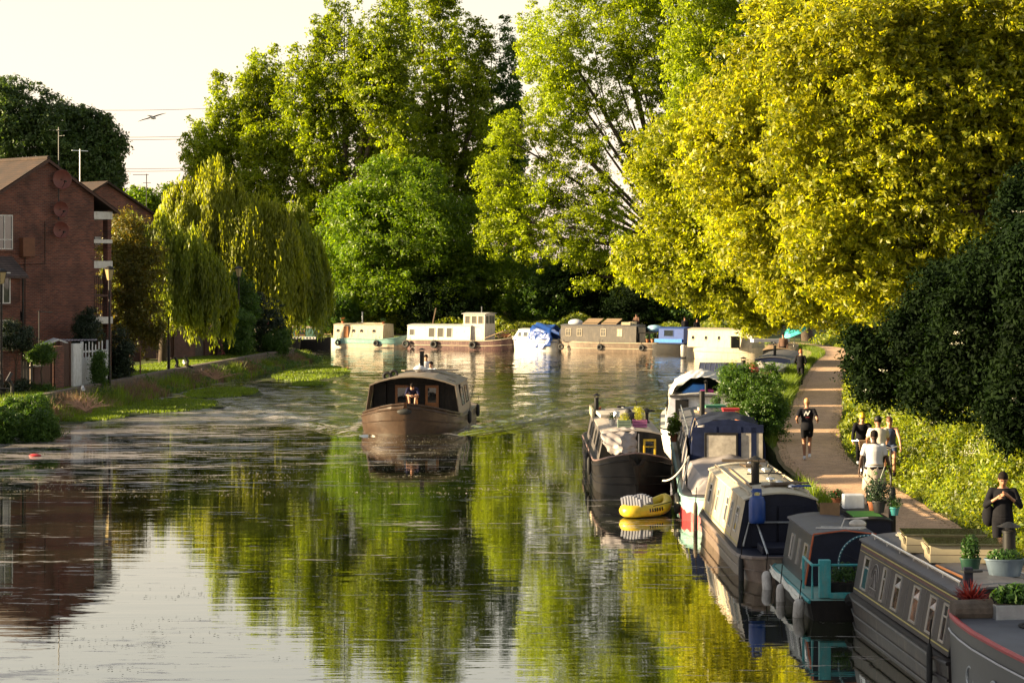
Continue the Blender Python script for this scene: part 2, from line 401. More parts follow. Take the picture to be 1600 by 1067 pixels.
def shrub(name, label, cat, base, r, h, n, leaf, lm, cr=.22, group=None, parent=None, lobes=5, bark=BARK, per=30):
    base = Vector(base); B = []
    for i in range(lobes):
        a = i*2.4; q = .45 if i else 0
        B.append((base.x+math.cos(a)*r*q, base.y+math.sin(a)*r*q, base.z+h*(.5+.16*math.sin(i*1.9)), r*(.62 if i else .75), r*(.62 if i else .75), h*(.42 if i else .52)))
    return tree(name, label, cat, base, B, n, leaf, lm, bark, cr=cr, per=per, tr=max(.02, r*.06), group=group, twigs=4)
def part_foliage(parent, name, c, r, n, leaf, lm, squash=.7):
    du = unit(n); rr = rng.random((n, 1))**.5; P = np.array(c)+du*rr*np.array([r[0], r[1], r[2]])
    return leaf_object(name, P, du+np.array([0, 0, .4]), leaf*(.6+.8*rng.random(n)), lm, parent)
def willow(name, label, base, Y, domes, n_str, lm, leaf=.16, tr=.4, group=None, per=26):
    """domes in px: (px, py_top, rx_px, ry_m, hang_to_py) -> arching limbs that drop long curtains"""
    base = Vector(base); t = thing(name, label, 'tree', base, group=group)
    PP = []; AX = []; NN = []; mb = MB(); mb.tube([(0, 0, -.2), (.1, 0, 2), (.3, .1, 4.2)], [tr*1.3, tr, tr*.8], 9, cap=False)
    tot = sum(dm[2] for dm in domes)
    for (px, pt, rx, ry, pb) in domes:
        k = Y/F; top = at(px, pt, Y); rxm = rx*k; zb = at(px, pb, Y).z; m = int(n_str*rx/tot)
        nt_ = max(6, m//16); ti = rng.integers(0, nt_, m)
        c = np.array([top.x, top.y, top.z]); ang = (rng.random(nt_)*2*np.pi)[ti]+rng.normal(0, .13, m); rad = np.clip((rng.random(nt_)**.5)[ti]+rng.normal(0, .09, m), .02, 1.1); tl = (.55+.55*rng.random(nt_))[ti]
        sx = c[0]+np.cos(ang)*rad*rxm; sy = c[1]+np.sin(ang)*rad*ry
        hgt = (c[2]-zb); sz = c[2]-hgt*.42*rad**2.2 + rng.normal(0, .25, m)
        sz = sz+(rng.normal(0, .45, nt_))[ti]; Ls = (sz-zb)*tl*(.6+.4*rng.random(m))*np.where(rad > .7, 1.25, 1)
        for i in range(min(14, m)):
            e = Vector((sx[i], sy[i], sz[i]-.2))-base; s = Vector((.3, .1, 4.2)); md = s.lerp(e, .5)+Vector((0, 0, .22*(e-s).length))
            mb.tube([s, s.lerp(md, .5)+Vector((0, 0, .2)), md, md.lerp(e, .5)+Vector((0, 0, .12)), e], [tr*.35, tr*.28, tr*.2, tr*.12, .02], 5, cap=False)
        q = (np.arange(per)+.0)/per
        tt = np.repeat(q[None, :], m, 0)+rng.random((m, per))/per
        outx = np.cos(ang)[:, None]; outy = np.sin(ang)[:, None]
        reach = (.5+.5*rng.random(m))[:, None]*(.7+.03*rxm)
        x = sx[:, None]+outx*reach*(1-(1-tt)**2.5)*.9+rng.normal(0, .09, (m, per)); y = sy[:, None]+outy*reach*(1-(1-tt)**2.5)*.9+rng.normal(0, .05, (m, per))
        z = sz[:, None]-Ls[:, None]*tt
        P = np.stack([x, y, z], -1).reshape(-1, 3)
        PP.append(P); AX.append(np.tile(np.array([[0, 0, -1.0]]), (len(P), 1))); NN.append(np.stack([np.repeat(outx, per, 1), np.repeat(outy, per, 1), np.full((m, per), .15)], -1).reshape(-1, 3))
    P = np.vstack(PP)-np.array(base); leaf_object('crown', P, np.vstack(NN), leaf*(.7+.8*rng.random(len(P))), lm, t, w=.26, axis=np.vstack(AX))
    mb.build('trunk', BARK, t, smooth=True); return t
def blades(name, pts, h, wd, mat, parent=None, lean=.35, mul=1):
    """upright grass or reed blades at pts (N,3): a bent two-segment strip each"""
    P = np.repeat(np.asarray(pts, float), mul, 0); n = len(P)
    if mul > 1: P[:, :2] += rng.normal(0, .06, (n, 2))
    a = rng.random(n)*2*np.pi; hh = np.asarray(h)*(.55+.7*rng.random(n)); s = np.stack([np.cos(a), np.sin(a), np.zeros(n)], -1)*wd
    ln = rng.normal(0, lean, (n, 2)); d1 = np.stack([ln[:, 0]*hh*.35, ln[:, 1]*hh*.35, hh*.55], -1); d2 = np.stack([ln[:, 0]*hh, ln[:, 1]*hh, hh*.97], -1)
    V = np.stack([P-s, P+s, P+d1+s*.8, P+d1-s*.8, P+d2+s*.12, P+d2-s*.12], 1)
    Fi = np.array([[0, 1, 2, 3], [3, 2, 4, 5]]); idx = (np.arange(n)[:, None, None]*6+Fi[None]).reshape(-1)
    me = bpy.data.meshes.new(name); me.vertices.add(n*6); me.vertices.foreach_set('co', V.reshape(-1).astype(np.float32))
    me.loops.add(len(idx)); me.loops.foreach_set('vertex_index', idx.astype(np.int32)); k = n*2
    me.polygons.add(k); me.polygons.foreach_set('loop_start', np.arange(0, k*4, 4, dtype=np.int32)); me.polygons.foreach_set('loop_total', np.full(k, 4, dtype=np.int32))
    me.materials.append(mat); me.update(calc_edges=True); o = bpy.data.objects.new(name, me); COL.objects.link(o)
    if parent: o.parent = parent
    return o

# ------------------------------------------------------------------ setting: banks, water, path
RB = [(7.2, -60), (7.2, 30), (6.95, 40), (6.95, 48), (7.1, 53), (7.5, 60), (7.85, 66), (8.1, 71), (8.9, 78), (9.8, 88), (12.2, 100), (15.3, 118), (18.3, 133), (19.8, 143), (19.8, 153), (17, 162), (9, 168.5), (-14, 179), (-30, 186), (-300, 300)]
LB = [(-22.5, -60), (-21.6, 60), (-20.3, 86), (-17.8, 116), (-14.6, 146), (-15.2, 151), (-19, 157), (-32, 164), (-300, 270)]
ZG = .72
def polymesh(mb, poly, z):
    from mathutils.geometry import tessellate_polygon
    vs = [Vector((x, y, z)) for x, y in poly]; mb.add(vs, [tuple(t) for t in tessellate_polygon([vs])])
def noisy(name, cols, scales, rough=.95, bump=.3, bscale=40):
    m, t, b = nodes_of(name); N = t.nodes; L = t.links; tc = N.new('ShaderNodeTexCoord')
    prev = None
    for i, (c, s) in enumerate(zip(cols[1:], scales)):
        n = N.new('ShaderNodeTexNoise'); n.inputs['Scale'].default_value = s; n.inputs['Detail'].default_value = 8; L.new(tc.outputs['Object'], n.inputs['Vector'])
        mr = N.new('ShaderNodeMapRange'); mr.inputs['From Min'].default_value = .42; mr.inputs['From Max'].default_value = .62; L.new(n.outputs['Fac'], mr.inputs['Value'])
        mx = N.new('ShaderNodeMixRGB'); L.new(mr.outputs[0], mx.inputs[0])
        if prev is None: mx.inputs[1].default_value = (*cols[0], 1)
        else: L.new(prev, mx.inputs[1])
        mx.inputs[2].default_value = (*c, 1); prev = mx.outputs[0]
    L.new(prev, b.inputs['Base Color']); b.inputs['Roughness'].default_value = rough; b.inputs['Specular IOR Level'].default_value = .2
    n = N.new('ShaderNodeTexNoise'); n.inputs['Scale'].default_value = bscale; n.inputs['Detail'].default_value = 5; L.new(tc.outputs['Object'], n.inputs['Vector'])
    bp = N.new('ShaderNodeBump'); bp.inputs['Strength'].default_value = bump; bp.inputs['Distance'].default_value = .03; L.new(n.outputs['Fac'], bp.inputs['Height']); L.new(bp.outputs[0], b.inputs['Normal'])
    return m
GRASSM = noisy('turf', [(.05, .085, .012), (.09, .12, .02), (.12, .10, .045), (.03, .05, .01)], [1.2, .4, 7], bump=.9, bscale=25)
PATHM = noisy('tarmac_with_buff_grit', [(.42, .255, .155), (.52, .33, .205), (.28, .175, .11), (.60, .42, .29)], [.6, 3.5, 45], bump=.25, bscale=120)
gm = MB()
polymesh(gm, RB+[(-300, 2500), (2500, 2500), (2500, -60)], ZG)
polymesh(gm, LB+[(-2500, 270), (-2500, -60)], ZG)
for line in (RB, LB):
    for a, b in zip(line[:-1], line[1:]):
        gm.add([(a[0], a[1], ZG), (b[0], b[1], ZG), (b[0], b[1], -1), (a[0], a[1], -1)], [(0, 1, 2, 3)])
tag(gm.build('ground', GRASSM), kind='structure')
# towpath
PC = [(8.3, -60), (8.3, -30), (8.3, 0), (8.3, 15), (8.3, 30), (8.35, 40), (8.45, 50), (8.6, 61), (9.7, 71), (11.3, 81), (13.0, 92), (14.7, 103), (17.0, 117), (19.3, 130), (21.3, 141), (21.6, 152), (18.6, 166), (10, 172.3), (-13, 182), (-40, 194)]
def smooth_line(pts, sub=6):
    P = [Vector((*p, 0)) for p in pts]; out = []
    for i in range(len(P)-1):
        p0, p1, p2, p3 = P[max(i-1, 0)], P[i], P[i+1], P[min(i+2, len(P)-1)]
        for k in range(sub):
            t = k/sub; out.append(.5*((2*p1)+(p2-p0)*t+(2*p0-5*p1+4*p2-p3)*t*t+(3*p1-p0-3*p2+p3)*t**3))
    return out+[P[-1]]
def strip(line, w0, w1, z, jit=0):
    mb = MB(); vs = []
    for i, p in enumerate(line):
        t = (line[min(i+1, len(line)-1)]-line[max(i-1, 0)]).normalized(); nrm = Vector((t.y, -t.x, 0))
        vs += [p+nrm*(w0+rnd.uniform(-jit, jit))+Vector((0, 0, z)), p+nrm*(w1+rnd.uniform(-jit, jit))+Vector((0, 0, z))]
    mb.add(vs, [(2*i, 2*i+1, 2*i+3, 2*i+2) for i in range(len(line)-1)]); return mb
pl = smooth_line(PC, 10)
tag(strip(pl, -.98, .98, ZG+.006, .035).build('towpath', PATHM), kind='structure')
tag(strip(pl, -1.12, -.94, ZG+.003, .03).build('path_edge', noisy('worn_dirt', [(.16, .12, .07), (.12, .12, .04), (.2, .15, .1)], [2, 9])), kind='structure')

# water: one gently displaced sheet with the wake of the moving barge
BX, BY = -3.97, 80.9            # stem of the moving barge
def water():
    xs = np.concatenate([[-2500, -600, -200, -100, -60, -40], np.arange(-28, 24.01, .16), [40, 100, 600]])
    ys = np.concatenate([[-60, 0, 20], np.arange(29, 70, .45), np.arange(70, 130, .16), np.arange(130, 190, .6), [200, 240, 300]])
    X, Y = np.meshgrid(xs, ys); Z = np.zeros_like(X)
    # V wake spreading behind the bow + turbulent water abeam
    for sgn in (-1, 1):
        u = Y-BY; d = (X-BX)*sgn
        arm = d-(1.75+.42*(u)); e = np.clip(u, 0, None)
        env = np.where(u > -1, np.exp(-(arm/ (1.1+.05*e))**2)*np.exp(-e/24), 0)
        Z += .07*env*np.cos(arm*4.2)
        env2 = np.where((u > 1) & (d > 1.8) & (arm < 0), np.exp(-e/30), 0)
        Z += .03*env2*np.cos(arm*3.1+u*1.3)+.012*env2*np.sin(u*4.3+d*2.2)
    Z += .010*np.sin(X*1.1+Y*2.3)*np.sin(Y*.6)*(Y > 84)+.007*np.sin(Y*5.1+X*.7)*(Y > 90)
    ny, nx = X.shape; V = np.stack([X, Y, Z], -1).reshape(-1, 3)
    i = np.arange(ny-1)[:, None]*nx+np.arange(nx-1)[None]; Fq = np.stack([i, i+1, i+nx+1, i+nx], -1).reshape(-1)
    me = bpy.data.meshes.new('water'); me.vertices.add(len(V)); me.vertices.foreach_set('co', V.reshape(-1).astype(np.float32))
    me.loops.add(len(Fq)); me.loops.foreach_set('vertex_index', Fq.astype(np.int32)); k = len(Fq)//4
    me.polygons.add(k); me.polygons.foreach_set('loop_start', np.arange(0, k*4, 4, dtype=np.int32)); me.polygons.foreach_set('loop_total', np.full(k, 4, dtype=np.int32))
    me.polygons.foreach_set('use_smooth', np.ones(k, bool)); me.update(calc_edges=True)
    m, t, b = nodes_of('canal_water'); N = t.nodes; L = t.links
    b.inputs['Base Color'].default_value = (.012, .016, .006, 1); b.inputs['Roughness'].default_value = .0; b.inputs['IOR'].default_value = 2.4
    g = N.new('ShaderNodeNewGeometry')
    def noise(sx, sy, detail, rough=.5, sc=1):
        mp = N.new('ShaderNodeMapping'); mp.inputs['Scale'].default_value = (sx, sy, 1); L.new(g.outputs['Position'], mp.inputs[0])
        n = N.new('ShaderNodeTexNoise'); n.inputs['Scale'].default_value = sc; n.inputs['Detail'].default_value = detail; n.inputs['Roughness'].default_value = rough
        L.new(mp.outputs[0], n.inputs['Vector']); return n.outputs['Fac']
    def mr(inp, a, b2, c=0, d2=1, clamp=True):
        q = N.new('ShaderNodeMapRange'); q.clamp = clamp
        for k2, v2 in zip(('From Min', 'From Max', 'To Min', 'To Max'), (a, b2, c, d2)): q.inputs[k2].default_value = v2
        L.new(inp, q.inputs['Value']); return q.outputs[0]
    def mth(op, a, b2):
        q = N.new('ShaderNodeMath'); q.operation = op
        for k2, v2 in enumerate((a, b2)):
            if isinstance(v2, (int, float)): q.inputs[k2].default_value = v2
            else: L.new(v2, q.inputs[k2])
        return q.outputs[0]
    sp = N.new('ShaderNodeSeparateXYZ'); L.new(g.outputs['Position'], sp.inputs[0])
    b1 = N.new('ShaderNodeBump'); b1.inputs['Strength'].default_value = .5; b1.inputs['Distance'].default_value = .0075; L.new(noise(.28, 1.7, 3), b1.inputs['Height'])
    b2_ = N.new('ShaderNodeBump'); b2_.inputs['Strength'].default_value = .45; b2_.inputs['Distance'].default_value = .0012; L.new(noise(1.3, 6.5, 3), b2_.inputs['Height']); L.new(b1.outputs[0], b2_.inputs['Normal'])
    # ruffled zone beyond the barge
    ruf = mth('MULTIPLY', mr(sp.outputs[1], 81, 90), mr(sp.outputs[1], 175, 105, .25, 1))
    b3 = N.new('ShaderNodeBump'); L.new(mth('MULTIPLY', ruf, .8), b3.inputs['Strength']); b3.inputs['Distance'].default_value = .042; L.new(noise(1.3, 4.0, 4), b3.inputs['Height']); L.new(b2_.outputs[0], b3.inputs['Normal'])
    L.new(b3.outputs[0], b.inputs['Normal'])
    # floating pollen and seed fluff in streaks: thick on the left in the middle distance
    left = mr(sp.outputs[0], -1, -13); mid = mth('MULTIPLY', mr(sp.outputs[1], 56, 72), mr(sp.outputs[1], 128, 108))
    dens = mth('MULTIPLY', left, mid)
    near = mth('MULTIPLY', mr(sp.outputs[1], 42, 34), .42); near = mth('MULTIPLY', near, mr(sp.outputs[0], -2, -5))
    dens = mth('MAXIMUM', dens, near); dens = mth('ADD', dens, .12)
    streak = noise(.6, 2.6, 9, .74); broad = noise(.13, .30, 3)
    val = mth('ADD', mth('ADD', mth('MULTIPLY', streak, 1.5), mth('MULTIPLY', dens, .165)), mth('MULTIPLY', broad, .35))
    mask = mr(val, 1.085, 1.12)
    fl = N.new('ShaderNodeBsdfPrincipled'); fl.inputs['Base Color'].default_value = (.30, .27, .27, 1); fl.inputs['Roughness'].default_value = .3
    fb = N.new('ShaderNodeBump'); fb.inputs['Strength'].default_value = .6; fb.inputs['Distance'].default_value = .02; L.new(noise(9, 14, 4), fb.inputs['Height']); L.new(fb.outputs[0], fl.inputs['Normal'])
    mx = N.new('ShaderNodeMixShader'); L.new(mth('MULTIPLY', mask, .75), mx.inputs[0]); L.new(b.outputs[0], mx.inputs[1]); L.new(fl.outputs[0], mx.inputs[2]); L.new(mx.outputs[0], N['Material Output'].inputs[0])
    gl = N.new('ShaderNodeBsdfGlossy'); gl.inputs['Roughness'].default_value = 0; gl.inputs['Color'].default_value = (.97, .95, .92, 1); L.new(b3.outputs[0], gl.inputs['Normal'])
    m2 = N.new('ShaderNodeMixShader'); m2.inputs[0].default_value = .28; L.new(b.outputs[0], m2.inputs[1]); L.new(gl.outputs[0], m2.inputs[2]); L.new(m2.outputs[0], mx.inputs[1])
    me.materials.append(m); o = bpy.data.objects.new('water', me); COL.objects.link(o); tag(o, kind='structure')
water()
def foam():
    P = []
    for sgn in (-1, 1):
        for _ in range(1500):
            e = rng.random()**1.5*13; off = 1.95+.42*e+rng.normal(0, .06+.03*e); P.append((BX+sgn*off, BY+.6+e, .045))
        for _ in range(500): P.append((BX+sgn*(2.0+abs(rng.normal(0, .12))), BY+.5+rng.random()*9, .03))
    for _ in range(700): P.append((BX+.65+rng.normal(0, .9), BY+11+rng.random()*6, .03))
    P = np.array(P); n = len(P); mb = MB()
    for p in P:
        a, b_ = rnd.uniform(.03, .16), rnd.uniform(.01, .035); mb.add([(p[0]-a, p[1], p[2]), (p[0], p[1]-b_, p[2]), (p[0]+a, p[1]+.01, p[2]), (p[0]+.01, p[1]+b_, p[2])], [(0, 1, 2, 3)])
    tag(mb.build('wake_foam', pm('foam', (.55, .52, .48), .6)), kind='stuff')
foam()
def debris(name, n_cl, x0, x1, y0, y1, per, spread, size, lm):
    c = np.stack([x0+(x1-x0)*rng.random(n_cl), y0+(y1-y0)*rng.random(n_cl)], -1); P = c.repeat(per, 0)+rng.normal(0, 1, (n_cl*per, 2))*np.array([spread, spread*.35])
    keep = (P[:, 0] > -.235*P[:, 1]-6) & ~((np.abs(P[:, 0]-BX-.3) < 2.6) & (P[:, 1] > BY-1) & (P[:, 1] < BY+13)) & (P[:, 0] < 2.2) & (P[:, 0] > -21); P = P[keep]
    P3 = np.column_stack([P, np.full(len(P), .012)]); tag(leaf_object(name, P3, np.tile([[0, 0, 9.]], (len(P3), 1)), size*(.3+1.2*rng.random(len(P3))), lm, w=.5), kind='stuff')
debris('floating_leaves', 70, -11, 1, 33, 56, 26, .5, .022, leafmat('drowned_leaves', (.015, .015, .008), (.06, .05, .02), .05))
debris('floating_seed_fluff', 420, -19, 1.5, 58, 112, 22, .55, .03, leafmat('seed_fluff', (.22, .20, .19), (.45, .42, .40), .1))
# ------------------------------------------------------------------ trees
def gz(x, y): return (x, y, ZG-.05)
# tall poplars behind the far bend
def plumes(Y, lst, dy=0):
    """upright plumes (px, top, bottom, half-width)"""
    o = []
    for i, (px, t, b, hw) in enumerate(lst):
        k = 3
        for j in range(k):
            f = (j+.5)/k; cy = t+(b-t)*f; wj = hw*(.62+.38*math.sin(math.pi*min(1, f*.9+.12)))
            o.append((px+rnd.uniform(-6, 6), cy, wj, (b-t)/k*.72, dy+rnd.uniform(-2, 2), hw*Y/F*1.0))
    return pxb(Y, *o)
tree('poplar_tree', 'tall stepped poplar at the left end of the far poplars, behind the yellow willow', 'tree', gz(at(385, 500, 192).x, 192),
     plumes(192, [(318, 205, 420, 26), (350, 150, 440, 28), (392, 122, 460, 30), (425, 108, 450, 26), (305, 280, 420, 18)]), 62000, .24, L_POP, cr=.75, per=34, tr=.5, group='poplars behind the far bend')
tree('poplar_tree', 'broad tall poplar second from left of the far poplars, crown cut by the picture top', 'tree', gz(at(545, 500, 190).x, 190),
     plumes(190, [(465, 115, 420, 30), (502, 75, 440, 32), (545, 38, 440, 36), (590, 50, 460, 34), (620, 15, 420, 32)]), 86000, .24, L_POP, cr=.75, per=34, tr=.6, group='poplars behind the far bend')
tree('poplar_tree', 'twiggy poplar, third of the far poplars, above the round green tree', 'tree', gz(at(690, 500, 194).x, 194),
     plumes(194, [(660, 5, 400, 32), (705, 15, 330, 32), (745, 60, 320, 26), (660, 200, 470, 40), (735, 260, 470, 34)]), 56000, .24, L_POP, cr=.68, per=30, tr=.6, group='poplars behind the far bend')
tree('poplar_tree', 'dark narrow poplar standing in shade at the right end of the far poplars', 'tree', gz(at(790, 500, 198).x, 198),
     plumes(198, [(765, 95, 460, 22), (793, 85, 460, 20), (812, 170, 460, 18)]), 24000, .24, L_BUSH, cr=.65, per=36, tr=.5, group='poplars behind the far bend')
tree('lime_tree', 'round dense fresh green tree on the far bank behind the cream boat', 'tree', gz(at(625, 500, 182).x, 182),
     pxb(182, (620, 385, 100, 105), (560, 400, 60, 75), (690, 400, 58, 80), (620, 310, 68, 52), (575, 460, 60, 40), (660, 470, 70, 40), (520, 420, 26, 46), (560, 340, 45, 40)), 90000, .20, L_LIME, cr=1.0, per=60, tr=.42, shell=.3)
tree('small_tree', 'small bright green tree above the white boat with the wheelhouse', 'tree', gz(at(770, 500, 181).x, 181),
     pxb(181, (740, 420, 36, 34), (780, 450, 52, 42), (720, 455, 22, 30), (815, 470, 34, 32)), 26000, .19, L_LIME, cr=.8, per=50, tr=.22)
tree('poplar_tree', 'big light green poplar with slanting limbs and sky between them, right of the far poplars', 'tree', gz(14.2, 177),
     pxb(177, (870, 60, 55, 90), (850, 190, 34, 60), (880, 130, 48, 60), (960, 30, 70, 70), (1030, 60, 60, 90), (900, 230, 50, 34), (1050, 180, 50, 80), (1000, 120, 36, 50), (1060, -30, 80, 60), (960, -50, 80, 50),
         (790, 215, 26, 38), (775, 290, 30, 50), (800, 345, 44, 44), (850, 380, 60, 36), (900, 330, 60, 40), (960, 380, 62, 44), (1010, 440, 50, 34), (930, 430, 40, 30), (845, 290, 42, 34), (770, 360, 22, 40), (955, 170, 26, 30), (930, 290, 30, 26), (985, 230, 22, 30), (1020, 300, 26, 30), (960, 110, 30, 30), (900, 170, 20, 30)),
     118000, .19, L_POPL, cr=.72, per=42, tr=.5, forks=(13.6, 177, 7.5))
for i, (px, lab, tops) in enumerate(((1100, 'upright dark green poplar partly hidden behind the plane trees, left one of two', [(1080, -30, 260, 40), (1120, -20, 260, 34)]),
                         (1180, 'upright dark green poplar partly hidden behind the plane trees, right one of two', [(1160, 0, 260, 34), (1200, -20, 300, 36)]))):
    tree('poplar_tree', lab, 'tree', gz(at(px, 500, 165).x+4, 165), plumes(165, tops), 22000, .22, L_POPL, cr=.8, per=40, tr=.4, group='poplars behind the plane trees')
# yellow plane trees along the towpath
tree('plane_tree', 'yellow green plane tree overhanging the towpath, farthest of the three plane trees', 'tree', gz(23.5, 128),
     pxb(126, (1100, 300, 75, 70), (1050, 340, 50, 60), (1180, 250, 80, 90), (1100, 420, 90, 50), (1160, 470, 70, 34), (1250, 350, 90, 90), (1250, 450, 80, 50), (1060, 430, 50, 40), (990, 400, 26, 30), (1290, 230, 90, 80), (1130, 180, 60, 60), (1180, 512, 30, 14), (1150, 360, 130, 110, 1.5), (1040, 250, 60, 60, 1)),
     125000, .20, L_PLANE2, cr=.6, per=16, twigs=9, tr=.5)
tree('plane_tree', 'yellow green plane tree overhanging the towpath, middle one of the three plane trees', 'tree', gz(19.2, 98),
     pxb(97, (1180, 180, 90, 90), (1130, 270, 70, 60), (1250, 80, 90, 90), (1230, 290, 80, 80), (1300, 200, 90, 90), (1200, 390, 80, 60), (1290, 400, 80, 60), (1240, 470, 60, 40), (1350, 60, 90, 90), (1320, 480, 50, 40), (1230, -10, 60, 50), (1230, 200, 130, 150, 1), (1240, 380, 100, 90, 1), (1310, 300, 90, 110, .5)),
     125000, .18, L_PLANE, cr=.48, per=16, twigs=9, tr=.45)
tree('plane_tree', 'yellow green plane tree filling the upper right corner, nearest of the three plane trees', 'tree', gz(16.2, 72),
     pxb(71, (1330, 60, 110, 80), (1450, 120, 110, 100), (1560, 60, 110, 90), (1300, 200, 90, 90), (1400, 240, 110, 80), (1530, 230, 110, 80), (1310, 330, 90, 80), (1420, 350, 90, 80), (1620, 150, 80, 120), (1350, 440, 70, 60), (1260, 120, 60, 70), (1480, -20, 150, 50), (1660, 300, 80, 90), (1270, 410, 44, 40), (1400, 180, 150, 160, .8), (1560, 150, 120, 140, .8), (1380, 400, 110, 80, .8), (1300, 290, 70, 120, .8), (1600, 400, 90, 90, 1.2), (1640, 300, 90, 110, 1.2)),
     150000, .145, L_PLANE, cr=.38, per=15, twigs=9, tr=.4)
# dark elder bushes at the right edge
for k_, (Y, lab, bl) in enumerate((
      (57, 'dark elder bush with white flower heads, farthest of the three at the right edge', [(1425, 545, 62, 50), (1380, 590, 46, 42), (1495, 465, 62, 50), (1500, 570, 80, 70), (1350, 550, 26, 28)]),
      (52, 'dark elder bush with white flower heads, middle one of the three at the right edge', [(1565, 430, 60, 70), (1580, 560, 90, 90), (1490, 600, 60, 50), (1615, 335, 45, 60), (1530, 510, 70, 60)]),
      (47, 'dark elder bush behind the man in black, nearest of the three at the right edge', [(1650, 430, 55, 100), (1640, 600, 70, 80), (1610, 670, 50, 40), (1660, 520, 80, 90), (1575, 635, 40, 34)]))):
    B = pxb(Y, *bl); bx = max(sum(b[0] for b in B)/len(B), 11.4)
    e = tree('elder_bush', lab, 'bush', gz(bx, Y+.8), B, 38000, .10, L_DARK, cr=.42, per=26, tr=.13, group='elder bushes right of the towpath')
    n = 14; q = []
    for b in B:
        for _ in range(n//5):
            dx = Vector((rnd.uniform(-.8, .3), rnd.uniform(-1, -.5), rnd.uniform(-.6, .7))).normalized(); q.append((b[0]-bx+dx.x*b[3]*1.02, b[1]-Y-.8+dx.y*b[4]*1.02, b[2]-gz(0, 0)[2]+dx.z*b[5]))
    P = np.array(q).repeat(16, 0)+rng.normal(0, 1, (len(q)*16, 3))*np.array([.07, .07, .02])
    leaf_object('flower_heads', P, np.tile([[-.3, -.5, 1.]], (len(P), 1)), .022, L_UMB, e, w=.8)
# dark wood behind the far boats and the hedge under the planes
def scatter_wood(name, Y, lobes, n, leaf, lm, **k):
    P, Nn, _ = clump_cloud(pxb(Y, *lobes), n, .9, 45); o = leaf_object(name, P, Nn, leaf*(.6+.8*rng.random(len(P))), lm); return tag(o, kind='stuff', **k)
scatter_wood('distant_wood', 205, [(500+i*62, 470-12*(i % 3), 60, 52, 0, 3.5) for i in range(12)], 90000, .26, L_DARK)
for i, (px, py, rx, rz, lab) in enumerate(((520, 490, 34, 26, 'low bush at the left end of the cream boat with round windows'), (660, 488, 30, 30, 'low dark bush between the two pale boats on the far bank'),
        (700, 470, 60, 40, 'dark rounded bush right behind the wheelhouse boat'), (850, 455, 50, 44, 'dark rounded bush behind the blue covered cruiser'), (920, 450, 60, 44, 'large dark bush behind the left half of the long dark boat'),
        (1000, 478, 50, 30, 'dark bush behind the right half of the long dark boat'), (1060, 470, 50, 36, 'dark bush under the planes behind the two standing people'))):
    B = pxb(180-6*(px > 990), (px, py, rx, rz), (px-rx*.5, py+10, rx*.6, rz*.7), (px+rx*.5, py+12, rx*.6, rz*.7))
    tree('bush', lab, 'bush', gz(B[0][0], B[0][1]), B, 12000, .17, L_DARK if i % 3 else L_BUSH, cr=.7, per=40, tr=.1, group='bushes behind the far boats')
# left: trees behind the house, willows, purple tree
tree('broadleaf_tree', 'dark tree behind the brick house roof, nearest the left picture edge', 'tree', gz(at(40, 500, 188).x, 188), pxb(188, (30, 230, 60, 90), (60, 190, 40, 50), (10, 190, 50, 50), (90, 250, 40, 60), (-30, 260, 60, 90)), 36000, .24, L_FAR, cr=.85, per=44, tr=.4, group='trees behind the brick house')
tree('broadleaf_tree', 'dark tree behind the brick house roof, the one ending at the open sky', 'tree', gz(at(140, 500, 190).x, 190), pxb(190, (130, 240, 46, 60), (165, 255, 26, 46), (110, 200, 30, 30), (150, 210, 28, 30), (140, 290, 40, 40)), 26000, .24, L_FAR, cr=.85, per=44, tr=.4, group='trees behind the brick house')
tree('broadleaf_tree', 'small sunlit tree between the brown roof and the yellow willow', 'tree', gz(at(225, 500, 170).x, 170), pxb(170, (215, 330, 34, 30), (250, 320, 24, 26), (230, 370, 40, 40)), 12000, .2, L_LIME, cr=.7, per=40, tr=.2)
willow('willow_tree', 'tall yellow green weeping willow with a sunlit crown, highest of the three willows', gz(-20.5, 150), 150, [(330, 258, 44, 2.2, 470), (290, 300, 50, 2.2, 440), (390, 300, 56, 2.4, 490), (360, 290, 40, 2, 480), (270, 330, 36, 2, 430), (430, 320, 40, 2.2, 490)], 3300, L_WILL, per=34, tr=.35, group='weeping willows on the left bank')
willow('willow_tree', 'dark weeping willow with curtains nearly touching the water, right one of the three willows', gz(-15.8, 152), 152, [(455, 330, 40, 2.4, 505), (480, 355, 28, 2, 505), (430, 350, 36, 2.2, 495), (410, 380, 30, 2, 480)], 2500, L_WILLD, per=34, tr=.35, group='weeping willows on the left bank')
willow('willow_tree', 'low weeping willow in front of the brick garden walls, left one of the three willows', gz(at(253, 500, 127).x, 127), 126, [(255, 345, 40, 2.2, 490), (215, 360, 30, 2, 470), (300, 370, 40, 2.2, 500), (330, 410, 22, 1.6, 520), (240, 380, 44, 2.4, 500), (205, 350, 26, 2, 430)], 2900, L_WILLD, per=34, leaf=.14, tr=.2, group='weeping willows on the left bank')
tree('plum_tree', 'purple leaved tree between the house and the low willow', 'tree', gz(at(198, 500, 116).x, 116), pxb(116, (196, 372, 26, 40), (186, 430, 28, 50), (215, 440, 34, 60), (190, 500, 34, 50), (222, 500, 34, 50)), 22000, .11, L_PURP, cr=.55, per=36, tr=.12)
